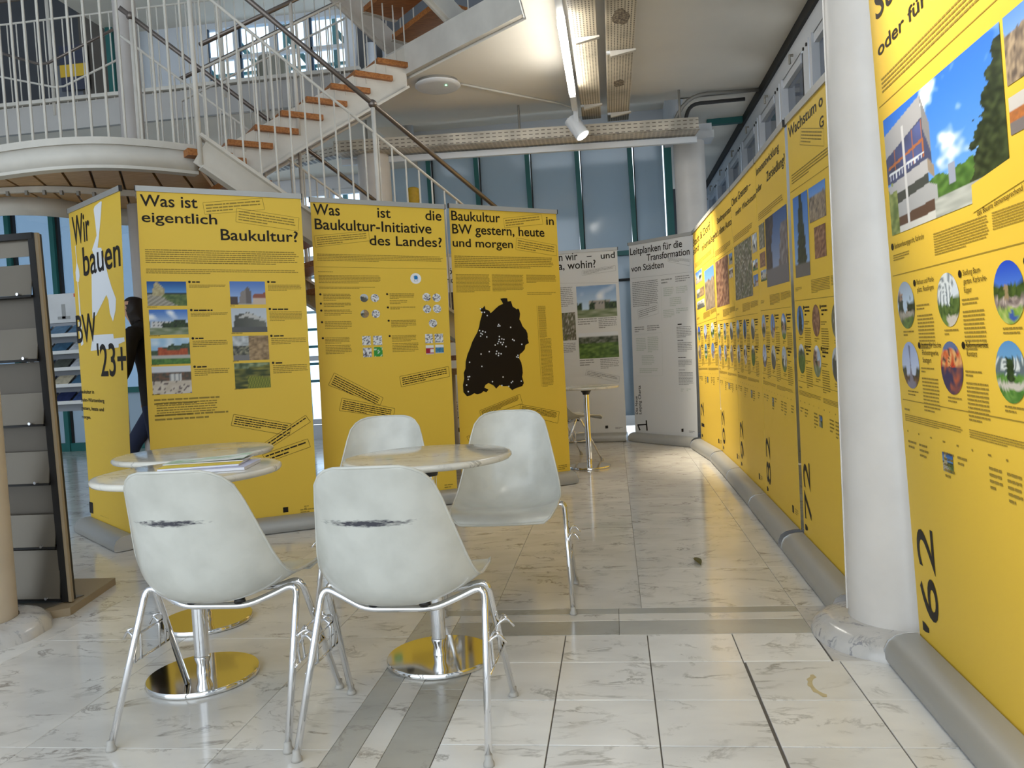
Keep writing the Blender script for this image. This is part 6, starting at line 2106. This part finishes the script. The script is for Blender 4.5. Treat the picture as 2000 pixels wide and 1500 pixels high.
 ('roll_up_banner', "yellow banner marked '82 headed Innenentwicklung oder Zersiedlung?", [(0.9176, 5.1528, 0.09), (0.9034, 4.1648, 0.09), (0.9544, 5.243, 2.2009), (0.9234, 4.2512, 2.1612)], 'yellow_print', [('T', 'Innenentwicklung', 0.0261, 2.0137, 0.8249, 2.0137, 0.0486),
 ('T', 'oder', 0.0058, 1.9053, 0.2209, 1.9053, 0.0419),
 ('T', 'Zersiedlung?', 0.4036, 1.9137, 0.9755, 1.9137, 0.0552),
 ('I', 'dusk_street', 54, [(0.2982, 1.7035), (0.9681, 1.7035), (0.9681, 1.2972), (0.2982, 1.2972)], 24, 34),
 ('I', 'aerial', 55, [(0.058, 1.6959), (0.2649, 1.6959), (0.2649, 1.5445), (0.058, 1.5445)], 8, 12),
 ('I', 'roofs', 56, [(0.0611, 1.5202), (0.2689, 1.5202), (0.2689, 1.4299), (0.0611, 1.4299)], 8, 10),
 ('I', 'street', 57, [(0.0793, 1.4102), (0.2851, 1.4102), (0.2851, 1.3425), (0.0793, 1.3425)], 8, 8),
 ('P', 0.058, 1.7747, 0.9, 1.7246, 4, 'soft'),
 ('L', 0.02, 1.6917, 0.97, 1.6917, 0.0022, 'soft'),
 ('P', 0.0388, 1.2291, 0.1788, 1.2077, 3, 'soft'),
 ('P', 0.3669, 1.2513, 0.6944, 1.1885, 9, 'soft'),
 ('P', 0.713, 1.2513, 0.993, 1.2085, 7, 'soft'),
 ('L', 0.02, 1.1621, 0.97, 1.1621, 0.0022, 'soft'),
 ('P', 0.2008, 1.066, 0.3008, 1.046, 2, 'soft'),
 ('P', 0.2008, 1.036, 0.3258, 0.931, 10, 'soft'),
 ('P', 0.0758, 0.991, 0.1658, 0.971, 2, 'soft'),
 ('P', 0.5167, 1.0645, 0.6167, 1.0445, 2, 'soft'),
 ('P', 0.5167, 1.0345, 0.6417, 0.9295, 10, 'soft'),
 ('P', 0.3917, 0.9895, 0.4817, 0.9695, 2, 'soft'),
 ('P', 0.8501, 1.0621, 0.9501, 1.0421, 2, 'soft'),
 ('P', 0.8501, 1.0321, 0.9751, 0.9271, 10, 'soft'),
 ('P', 0.7251, 0.9871, 0.8151, 0.9671, 2, 'soft'),
 ('P', 0.1993, 0.8817, 0.2993, 0.8617, 2, 'soft'),
 ('P', 0.1993, 0.8517, 0.3243, 0.7467, 10, 'soft'),
 ('P', 0.0743, 0.8067, 0.1643, 0.7867, 2, 'soft'),
 ('P', 0.5049, 0.8817, 0.6049, 0.8617, 2, 'soft'),
 ('P', 0.5049, 0.8517, 0.6299, 0.7467, 10, 'soft'),
 ('P', 0.3799, 0.8067, 0.4699, 0.7867, 2, 'soft'),
 ('P', 0.8308, 0.8813, 0.9308, 0.8613, 2, 'soft'),
 ('P', 0.8308, 0.8513, 0.9558, 0.7463, 10, 'soft'),
 ('P', 0.7058, 0.8063, 0.7958, 0.7863, 2, 'soft'),
 ('L', 0.02, 0.7695, 0.97, 0.7695, 0.0022, 'soft'),
 ('P', 0.03, 0.7495, 0.13, 0.7345, 1, 'soft'),
 ('P', 0.03, 0.7273, 0.47, 0.703, 4, 'soft'),
 ('P', 0.5, 0.7273, 0.95, 0.703, 4, 'soft'),
 ('P', 0.04, 0.6786, 0.06, 0.6666, 1, 'soft'),
 ('P', 0.04, 0.6486, 0.11, 0.6166, 2, 'soft'),
 ('P', 0.133, 0.6786, 0.153, 0.6666, 1, 'soft'),
 ('P', 0.133, 0.6486, 0.203, 0.6006, 3, 'soft'),
 ('P', 0.226, 0.6786, 0.246, 0.6666, 1, 'soft'),
 ('P', 0.319, 0.6786, 0.339, 0.6666, 1, 'soft'),
 ('P', 0.319, 0.6486, 0.389, 0.5686, 5, 'soft'),
 ('P', 0.412, 0.6786, 0.432, 0.6666, 1, 'soft'),
 ('P', 0.412, 0.6486, 0.482, 0.6166, 2, 'soft'),
 ('P', 0.505, 0.6786, 0.525, 0.6666, 1, 'soft'),
 ('P', 0.598, 0.6786, 0.618, 0.6666, 1, 'soft'),
 ('P', 0.598, 0.6486, 0.668, 0.5846, 4, 'soft'),
 ('P', 0.691, 0.6786, 0.711, 0.6666, 1, 'soft'),
 ('P', 0.691, 0.6486, 0.761, 0.5686, 5, 'soft'),
 ('P', 0.784, 0.6786, 0.804, 0.6666, 1, 'soft'),
 ('P', 0.877, 0.6786, 0.897, 0.6666, 1, 'soft'),
 ('P', 0.877, 0.6486, 0.947, 0.6006, 3, 'soft'),
 ('C', 'street', 82, 0.1158, 1.066, 0.072, 5, 20),
 ('B', 0.2008, 1.126, 0.01, 'ink'),
 ('P', 0.2158, 1.138, 0.3158, 1.086, 3, 'ink'),
 ('C', 'gable', 83, 0.4317, 1.0645, 0.072, 5, 20),
 ('B', 0.5167, 1.1245, 0.01, 'ink'),
 ('P', 0.5317, 1.1365, 0.6317, 1.0845, 3, 'ink'),
 ('C', 'street', 84, 0.7651, 1.0621, 0.072, 5, 20),
 ('B', 0.8501, 1.1221, 0.01, 'ink'),
 ('P', 0.8651, 1.1341, 0.9651, 1.0821, 3, 'ink'),
 ('C', 'tower', 85, 0.1143, 0.8817, 0.072, 5, 20),
 ('B', 0.1993, 0.9417, 0.01, 'ink'),
 ('P', 0.2143, 0.9537, 0.3143, 0.9017, 3, 'ink'),
 ('C', 'hall', 86, 0.4199, 0.8817, 0.072, 5, 20),
 ('B', 0.5049, 0.9417, 0.01, 'ink'),
 ('P', 0.5199, 0.9537, 0.6199, 0.9017, 3, 'ink'),
 ('C', 'street', 87, 0.7458, 0.8813, 0.072, 5, 20),
 ('B', 0.8308, 0.9413, 0.01, 'ink'),
 ('P', 0.8458, 0.9533, 0.9458, 0.9013, 3, 'ink'),
 ('I', 'museum', 82, [(0.319, 0.6411), (0.379, 0.6411), (0.379, 0.5868), (0.319, 0.5868)], 6, 8),
 ('T', "'82", 0.1816, 0.0312, 0.1816, 0.3827, 0.1403, 0.002),
 ('R', [(0.8, 0.055), (0.84, 0.055), (0.84, 0.095), (0.8, 0.095)], 'ink', 0.001, 'square_logo'),
 ('P', 0.87, 0.095, 0.95, 0.06, 3, 'soft')], 'yellow decade banners along the right wall', 83),
 ('roll_up_banner', "yellow banner marked '92 headed Ohne Grenzen mehr Wachstum", [(0.9257, 6.218, 0.09), (0.9192, 5.1702, 0.09), (0.9566, 6.3084, 2.2254), (0.9559, 5.2604, 2.2032)], 'yellow_print', [('T', 'Ohne Grenzen –', 0.0263, 2.0038, 0.8601, 2.0038, 0.0563),
 ('T', 'mehr Wachstum', 0.2072, 1.9085, 1.0437, 1.9085, 0.0411),
 ('I', 'aerial', 58, [(0.0693, 1.6873), (0.8237, 1.6873), (0.8237, 1.2865), (0.0693, 1.2865)], 30, 36),
 ('I', 'street', 59, [(0.8511, 1.6846), (1.0279, 1.6846), (1.0279, 1.5629), (0.8511, 1.5629)], 8, 10),
 ('I', 'street', 60, [(0.8485, 1.5148), (1.0279, 1.5148), (1.0279, 1.4449), (0.8485, 1.4449)], 8, 8),
 ('I', 'gable', 61, [(0.8518, 1.4164), (1.0279, 1.4164), (1.0279, 1.3406), (0.8518, 1.3406)], 8, 8),
 ('P', 0.058, 1.7747, 0.9, 1.7246, 4, 'soft'),
 ('L', 0.02, 1.6917, 0.97, 1.6917, 0.0022, 'soft'),
 ('P', 0.0388, 1.2291, 0.1788, 1.2077, 3, 'soft'),
 ('P', 0.3669, 1.2513, 0.6944, 1.1885, 9, 'soft'),
 ('P', 0.713, 1.2513, 0.993, 1.2085, 7, 'soft'),
 ('L', 0.02, 1.1621, 0.97, 1.1621, 0.0022, 'soft'),
 ('P', 0.2008, 1.066, 0.3008, 1.046, 2, 'soft'),
 ('P', 0.2008, 1.036, 0.3258, 0.931, 10, 'soft'),
 ('P', 0.0758, 0.991, 0.1658, 0.971, 2, 'soft'),
 ('P', 0.5167, 1.0645, 0.6167, 1.0445, 2, 'soft'),
 ('P', 0.5167, 1.0345, 0.6417, 0.9295, 10, 'soft'),
 ('P', 0.3917, 0.9895, 0.4817, 0.9695, 2, 'soft'),
 ('P', 0.8501, 1.0621, 0.9501, 1.0421, 2, 'soft'),
 ('P', 0.8501, 1.0321, 0.9751, 0.9271, 10, 'soft'),
 ('P', 0.7251, 0.9871, 0.8151, 0.9671, 2, 'soft'),
 ('P', 0.1993, 0.8817, 0.2993, 0.8617, 2, 'soft'),
 ('P', 0.1993, 0.8517, 0.3243, 0.7467, 10, 'soft'),
 ('P', 0.0743, 0.8067, 0.1643, 0.7867, 2, 'soft'),
 ('P', 0.5049, 0.8817, 0.6049, 0.8617, 2, 'soft'),
 ('P', 0.5049, 0.8517, 0.6299, 0.7467, 10, 'soft'),
 ('P', 0.3799, 0.8067, 0.4699, 0.7867, 2, 'soft'),
 ('P', 0.8308, 0.8813, 0.9308, 0.8613, 2, 'soft'),
 ('P', 0.8308, 0.8513, 0.9558, 0.7463, 10, 'soft'),
 ('P', 0.7058, 0.8063, 0.7958, 0.7863, 2, 'soft'),
 ('L', 0.02, 0.7695, 0.97, 0.7695, 0.0022, 'soft'),
 ('P', 0.03, 0.7495, 0.13, 0.7345, 1, 'soft'),
 ('P', 0.03, 0.7273, 0.47, 0.703, 4, 'soft'),
 ('P', 0.5, 0.7273, 0.95, 0.703, 4, 'soft'),
 ('P', 0.04, 0.6786, 0.06, 0.6666, 1, 'soft'),
 ('P', 0.04, 0.6486, 0.11, 0.6166, 2, 'soft'),
 ('P', 0.133, 0.6786, 0.153, 0.6666, 1, 'soft'),
 ('P', 0.133, 0.6486, 0.203, 0.6006, 3, 'soft'),
 ('P', 0.226, 0.6786, 0.246, 0.6666, 1, 'soft'),
 ('P', 0.319, 0.6786, 0.339, 0.6666, 1, 'soft'),
 ('P', 0.319, 0.6486, 0.389, 0.5686, 5, 'soft'),
 ('P', 0.412, 0.6786, 0.432, 0.6666, 1, 'soft'),
 ('P', 0.412, 0.6486, 0.482, 0.6166, 2, 'soft'),
 ('P', 0.505, 0.6786, 0.525, 0.6666, 1, 'soft'),
 ('P', 0.598, 0.6786, 0.618, 0.6666, 1, 'soft'),
 ('P', 0.598, 0.6486, 0.668, 0.5846, 4, 'soft'),
 ('P', 0.691, 0.6786, 0.711, 0.6666, 1, 'soft'),
 ('P', 0.691, 0.6486, 0.761, 0.5686, 5, 'soft'),
 ('P', 0.784, 0.6786, 0.804, 0.6666, 1, 'soft'),
 ('P', 0.877, 0.6786, 0.897, 0.6666, 1, 'soft'),
 ('P', 0.877, 0.6486, 0.947, 0.6006, 3, 'soft'),
 ('C', 'street', 92, 0.1158, 1.066, 0.072, 5, 20),
 ('B', 0.2008, 1.126, 0.01, 'ink'),
 ('P', 0.2158, 1.138, 0.3158, 1.086, 3, 'ink'),
 ('C', 'treestreet', 93, 0.4317, 1.0645, 0.072, 5, 20),
 ('B', 0.5167, 1.1245, 0.01, 'ink'),
 ('P', 0.5317, 1.1365, 0.6317, 1.0845, 3, 'ink'),
 ('C', 'hall', 94, 0.7651, 1.0621, 0.072, 5, 20),
 ('B', 0.8501, 1.1221, 0.01, 'ink'),
 ('P', 0.8651, 1.1341, 0.9651, 1.0821, 3, 'ink'),
 ('C', 'street', 95, 0.1143, 0.8817, 0.072, 5, 20),
 ('B', 0.1993, 0.9417, 0.01, 'ink'),
 ('P', 0.2143, 0.9537, 0.3143, 0.9017, 3, 'ink'),
 ('C', 'plaza', 96, 0.4199, 0.8817, 0.072, 5, 20),
 ('B', 0.5049, 0.9417, 0.01, 'ink'),
 ('P', 0.5199, 0.9537, 0.6199, 0.9017, 3, 'ink'),
 ('C', 'meadow', 97, 0.7458, 0.8813, 0.072, 5, 20),
 ('B', 0.8308, 0.9413, 0.01, 'ink'),
 ('P', 0.8458, 0.9533, 0.9458, 0.9013, 3, 'ink'),
 ('I', 'museum', 92, [(0.598, 0.6411), (0.658, 0.6411), (0.658, 0.5868), (0.598, 0.5868)], 6, 8),
 ('T', "'92", 0.1816, 0.0312, 0.1816, 0.3827, 0.1403, 0.002),
 ('R', [(0.8, 0.055), (0.84, 0.055), (0.84, 0.095), (0.8, 0.095)], 'ink', 0.001, 'square_logo'),
 ('P', 0.87, 0.095, 0.95, 0.06, 3, 'soft')], 'yellow decade banners along the right wall', 93),
 ('roll_up_banner', "yellow banner marked '02 headed Stadtreparatur geht's ohne Auto?", [(0.9227, 7.1934, 0.09), (0.9269, 6.2384, 0.09), (0.9328, 7.2814, 2.2355), (0.9578, 6.3289, 2.2293)], 'yellow_print', [('T', 'Stadtreparatur', 0.2658, 1.9848, 0.9678, 1.9848, 0.0493),
 ('T', "geht's ohne Auto?", -0.0007, 1.8837, 0.9905, 1.8837, 0.0556),
 ('Q', [(1.0481, 1.931), (1.2703, 1.9057), (1.2774, 1.8546), (1.0665, 1.8763)], 3, 'soft'),
 ('I', 'roofs', 63, [(0.0691, 1.6768), (0.7293, 1.6768), (0.7293, 1.2803), (0.0691, 1.2803)], 26, 36),
 ('I', 'street', 64, [(0.7723, 1.6686), (0.935, 1.6686), (0.935, 1.5831), (0.7723, 1.5831)], 8, 8),
 ('I', 'plaza', 65, [(0.7624, 1.5534), (0.935, 1.5534), (0.935, 1.4777), (0.7624, 1.4777)], 8, 8),
 ('P', 0.058, 1.7747, 0.9, 1.7246, 4, 'soft'),
 ('L', 0.02, 1.6917, 0.97, 1.6917, 0.0022, 'soft'),
 ('P', 0.0388, 1.2291, 0.1788, 1.2077, 3, 'soft'),
 ('P', 0.3669, 1.2513, 0.6944, 1.1885, 9, 'soft'),
 ('P', 0.713, 1.2513, 0.993, 1.2085, 7, 'soft'),
 ('L', 0.02, 1.1621, 0.97, 1.1621, 0.0022, 'soft'),
 ('P', 0.2008, 1.066, 0.3008, 1.046, 2, 'soft'),
 ('P', 0.2008, 1.036, 0.3258, 0.931, 10, 'soft'),
 ('P', 0.0758, 0.991, 0.1658, 0.971, 2, 'soft'),
 ('P', 0.5167, 1.0645, 0.6167, 1.0445, 2, 'soft'),
 ('P', 0.5167, 1.0345, 0.6417, 0.9295, 10, 'soft'),
 ('P', 0.3917, 0.9895, 0.4817, 0.9695, 2, 'soft'),
 ('P', 0.8501, 1.0621, 0.9501, 1.0421, 2, 'soft'),
 ('P', 0.8501, 1.0321, 0.9751, 0.9271, 10, 'soft'),
 ('P', 0.7251, 0.9871, 0.8151, 0.9671, 2, 'soft'),
 ('P', 0.1993, 0.8817, 0.2993, 0.8617, 2, 'soft'),
 ('P', 0.1993, 0.8517, 0.3243, 0.7467, 10, 'soft'),
 ('P', 0.0743, 0.8067, 0.1643, 0.7867, 2, 'soft'),
 ('P', 0.5049, 0.8817, 0.6049, 0.8617, 2, 'soft'),
 ('P', 0.5049, 0.8517, 0.6299, 0.7467, 10, 'soft'),
 ('P', 0.3799, 0.8067, 0.4699, 0.7867, 2, 'soft'),
 ('P', 0.8308, 0.8813, 0.9308, 0.8613, 2, 'soft'),
 ('P', 0.8308, 0.8513, 0.9558, 0.7463, 10, 'soft'),
 ('P', 0.7058, 0.8063, 0.7958, 0.7863, 2, 'soft'),
 ('L', 0.02, 0.7695, 0.97, 0.7695, 0.0022, 'soft'),
 ('P', 0.03, 0.7495, 0.13, 0.7345, 1, 'soft'),
 ('P', 0.03, 0.7273, 0.47, 0.703, 4, 'soft'),
 ('P', 0.5, 0.7273, 0.95, 0.703, 4, 'soft'),
 ('P', 0.04, 0.6786, 0.06, 0.6666, 1, 'soft'),
 ('P', 0.04, 0.6486, 0.11, 0.6166, 2, 'soft'),
 ('P', 0.133, 0.6786, 0.153, 0.6666, 1, 'soft'),
 ('P', 0.133, 0.6486, 0.203, 0.6006, 3, 'soft'),
 ('P', 0.226, 0.6786, 0.246, 0.6666, 1, 'soft'),
 ('P', 0.319, 0.6786, 0.339, 0.6666, 1, 'soft'),
 ('P', 0.319, 0.6486, 0.389, 0.5686, 5, 'soft'),
 ('P', 0.412, 0.6786, 0.432, 0.6666, 1, 'soft'),
 ('P', 0.412, 0.6486, 0.482, 0.6166, 2, 'soft'),
 ('P', 0.505, 0.6786, 0.525, 0.6666, 1, 'soft'),
 ('P', 0.598, 0.6786, 0.618, 0.6666, 1, 'soft'),
 ('P', 0.598, 0.6486, 0.668, 0.5846, 4, 'soft'),
 ('P', 0.691, 0.6786, 0.711, 0.6666, 1, 'soft'),
 ('P', 0.691, 0.6486, 0.761, 0.5686, 5, 'soft'),
 ('P', 0.784, 0.6786, 0.804, 0.6666, 1, 'soft'),
 ('P', 0.877, 0.6786, 0.897, 0.6666, 1, 'soft'),
 ('P', 0.877, 0.6486, 0.947, 0.6006, 3, 'soft'),
 ('C', 'slabs', 2, 0.1158, 1.066, 0.072, 5, 20),
 ('B', 0.2008, 1.126, 0.01, 'ink'),
 ('P', 0.2158, 1.138, 0.3158, 1.086, 3, 'ink'),
 ('C', 'street', 3, 0.4317, 1.0645, 0.072, 5, 20),
 ('B', 0.5167, 1.1245, 0.01, 'ink'),
 ('P', 0.5317, 1.1365, 0.6317, 1.0845, 3, 'ink'),
 ('C', 'hall', 4, 0.7651, 1.0621, 0.072, 5, 20),
 ('B', 0.8501, 1.1221, 0.01, 'ink'),
 ('P', 0.8651, 1.1341, 0.9651, 1.0821, 3, 'ink'),
 ('C', 'gable', 5, 0.1143, 0.8817, 0.072, 5, 20),
 ('B', 0.1993, 0.9417, 0.01, 'ink'),
 ('P', 0.2143, 0.9537, 0.3143, 0.9017, 3, 'ink'),
 ('C', 'street', 6, 0.4199, 0.8817, 0.072, 5, 20),
 ('B', 0.5049, 0.9417, 0.01, 'ink'),
 ('P', 0.5199, 0.9537, 0.6199, 0.9017, 3, 'ink'),
 ('C', 'interior', 7, 0.7458, 0.8813, 0.072, 5, 20),
 ('B', 0.8308, 0.9413, 0.01, 'ink'),
 ('P', 0.8458, 0.9533, 0.9458, 0.9013, 3, 'ink'),
 ('I', 'museum', 2, [(0.505, 0.6411), (0.565, 0.6411), (0.565, 0.5868), (0.505, 0.5868)], 6, 8),
 ('T', "'02", 0.1816, 0.0312, 0.1816, 0.3827, 0.1403, 0.002),
 ('R', [(0.8, 0.055), (0.84, 0.055), (0.84, 0.095), (0.8, 0.095)], 'ink', 0.001, 'square_logo'),
 ('P', 0.87, 0.095, 0.95, 0.06, 3, 'soft')], 'yellow decade banners along the right wall', 3),
 ('roll_up_banner', "yellow banner marked '12 headed Stadt & Dorf sind niemals, at the corner", [(0.8435, 8.1868, 0.09), (0.9255, 7.2377, 0.09), (0.8625, 8.2739, 2.1815), (0.9362, 7.3261, 2.2427)], 'yellow_print', [('T', 'Stadt & Dorf', 0.0056, 1.9512, 0.8584, 1.9512, 0.0687),
 ('T', 'sind', -0.0063, 1.8685, 0.2896, 1.8685, 0.0691),
 ('T', 'niemals', 0.4495, 1.8289, 0.9457, 1.8289, 0.0605),
 ('I', 'facade', 66, [(0.5091, 1.6267), (0.9327, 1.6267), (0.9327, 1.2582), (0.5091, 1.2582)], 24, 30),
 ('I', 'street', 67, [(0.0606, 1.676), (0.3871, 1.676), (0.3871, 1.5609), (0.0606, 1.5609)], 8, 10),
 ('I', 'interior', 68, [(0.0808, 1.4998), (0.4686, 1.4998), (0.4686, 1.4169), (0.0808, 1.4169)], 8, 8),
 ('I', 'hall', 69, [(0.0764, 1.3826), (0.4591, 1.3826), (0.4591, 1.3048), (0.0764, 1.3048)], 8, 8),
 ('P', 0.058, 1.7747, 0.9, 1.7246, 4, 'soft'),
 ('L', 0.02, 1.6917, 0.97, 1.6917, 0.0022, 'soft'),
 ('P', 0.0388, 1.2291, 0.1788, 1.2077, 3, 'soft'),
 ('P', 0.3669, 1.2513, 0.6944, 1.1885, 9, 'soft'),
 ('P', 0.713, 1.2513, 0.993, 1.2085, 7, 'soft'),
 ('L', 0.02, 1.1621, 0.97, 1.1621, 0.0022, 'soft'),
 ('P', 0.2008, 1.066, 0.3008, 1.046, 2, 'soft'),
 ('P', 0.2008, 1.036, 0.3258, 0.931, 10, 'soft'),
 ('P', 0.0758, 0.991, 0.1658, 0.971, 2, 'soft'),
 ('P', 0.5167, 1.0645, 0.6167, 1.0445, 2, 'soft'),
 ('P', 0.5167, 1.0345, 0.6417, 0.9295, 10, 'soft'),
 ('P', 0.3917, 0.9895, 0.4817, 0.9695, 2, 'soft'),
 ('P', 0.8501, 1.0621, 0.9501, 1.0421, 2, 'soft'),
 ('P', 0.8501, 1.0321, 0.9751, 0.9271, 10, 'soft'),
 ('P', 0.7251, 0.9871, 0.8151, 0.9671, 2, 'soft'),
 ('P', 0.1993, 0.8817, 0.2993, 0.8617, 2, 'soft'),
 ('P', 0.1993, 0.8517, 0.3243, 0.7467, 10, 'soft'),
 ('P', 0.0743, 0.8067, 0.1643, 0.7867, 2, 'soft'),
 ('P', 0.5049, 0.8817, 0.6049, 0.8617, 2, 'soft'),
 ('P', 0.5049, 0.8517, 0.6299, 0.7467, 10, 'soft'),
 ('P', 0.3799, 0.8067, 0.4699, 0.7867, 2, 'soft'),
 ('P', 0.8308, 0.8813, 0.9308, 0.8613, 2, 'soft'),
 ('P', 0.8308, 0.8513, 0.9558, 0.7463, 10, 'soft'),
 ('P', 0.7058, 0.8063, 0.7958, 0.7863, 2, 'soft'),
 ('L', 0.02, 0.7695, 0.97, 0.7695, 0.0022, 'soft'),
 ('P', 0.03, 0.7495, 0.13, 0.7345, 1, 'soft'),
 ('P', 0.03, 0.7273, 0.47, 0.703, 4, 'soft'),
 ('P', 0.5, 0.7273, 0.95, 0.703, 4, 'soft'),
 ('P', 0.04, 0.6786, 0.06, 0.6666, 1, 'soft'),
 ('P', 0.04, 0.6486, 0.11, 0.6166, 2, 'soft'),
 ('P', 0.133, 0.6786, 0.153, 0.6666, 1, 'soft'),
 ('P', 0.133, 0.6486, 0.203, 0.6006, 3, 'soft'),
 ('P', 0.226, 0.6786, 0.246, 0.6666, 1, 'soft'),
 ('P', 0.319, 0.6786, 0.339, 0.6666, 1, 'soft'),
 ('P', 0.319, 0.6486, 0.389, 0.5686, 5, 'soft'),
 ('P', 0.412, 0.6786, 0.432, 0.6666, 1, 'soft'),
 ('P', 0.412, 0.6486, 0.482, 0.6166, 2, 'soft'),
 ('P', 0.505, 0.6786, 0.525, 0.6666, 1, 'soft'),
 ('P', 0.598, 0.6786, 0.618, 0.6666, 1, 'soft'),
 ('P', 0.598, 0.6486, 0.668, 0.5846, 4, 'soft'),
 ('P', 0.691, 0.6786, 0.711, 0.6666, 1, 'soft'),
 ('P', 0.691, 0.6486, 0.761, 0.5686, 5, 'soft'),
 ('P', 0.784, 0.6786, 0.804, 0.6666, 1, 'soft'),
 ('P', 0.877, 0.6786, 0.897, 0.6666, 1, 'soft'),
 ('P', 0.877, 0.6486, 0.947, 0.6006, 3, 'soft'),
 ('C', 'garden', 12, 0.1158, 1.066, 0.072, 5, 20),
 ('B', 0.2008, 1.126, 0.01, 'ink'),
 ('P', 0.2158, 1.138, 0.3158, 1.086, 3, 'ink'),
 ('C', 'tower', 13, 0.4317, 1.0645, 0.072, 5, 20),
 ('B', 0.5167, 1.1245, 0.01, 'ink'),
 ('P', 0.5317, 1.1365, 0.6317, 1.0845, 3, 'ink'),
 ('C', 'slabs', 14, 0.7651, 1.0621, 0.072, 5, 20),
 ('B', 0.8501, 1.1221, 0.01, 'ink'),
 ('P', 0.8651, 1.1341, 0.9651, 1.0821, 3, 'ink'),
 ('C', 'interior', 15, 0.1143, 0.8817, 0.072, 5, 20),
 ('B', 0.1993, 0.9417, 0.01, 'ink'),
 ('P', 0.2143, 0.9537, 0.3143, 0.9017, 3, 'ink'),
 ('C', 'campus', 16, 0.4199, 0.8817, 0.072, 5, 20),
 ('B', 0.5049, 0.9417, 0.01, 'ink'),
 ('P', 0.5199, 0.9537, 0.6199, 0.9017, 3, 'ink'),
 ('C', 'gable', 17, 0.7458, 0.8813, 0.072, 5, 20),
 ('B', 0.8308, 0.9413, 0.01, 'ink'),
 ('P', 0.8458, 0.9533, 0.9458, 0.9013, 3, 'ink'),
 ('I', 'museum', 12, [(0.412, 0.6411), (0.472, 0.6411), (0.472, 0.5868), (0.412, 0.5868)], 6, 8),
 ('T', "'12", 0.1816, 0.0312, 0.1816, 0.3827, 0.1403, 0.002),
 ('R', [(0.8, 0.055), (0.84, 0.055), (0.84, 0.095), (0.8, 0.095)], 'ink', 0.001, 'square_logo'),
 ('P', 0.87, 0.095, 0.95, 0.06, 3, 'soft')], 'yellow decade banners along the right wall', 13)]
for nm, lab, cor, sm, items, grp, sd in BANNERS:
    roll_up(nm, lab, cor, MATS[sm], items, grp, sd)
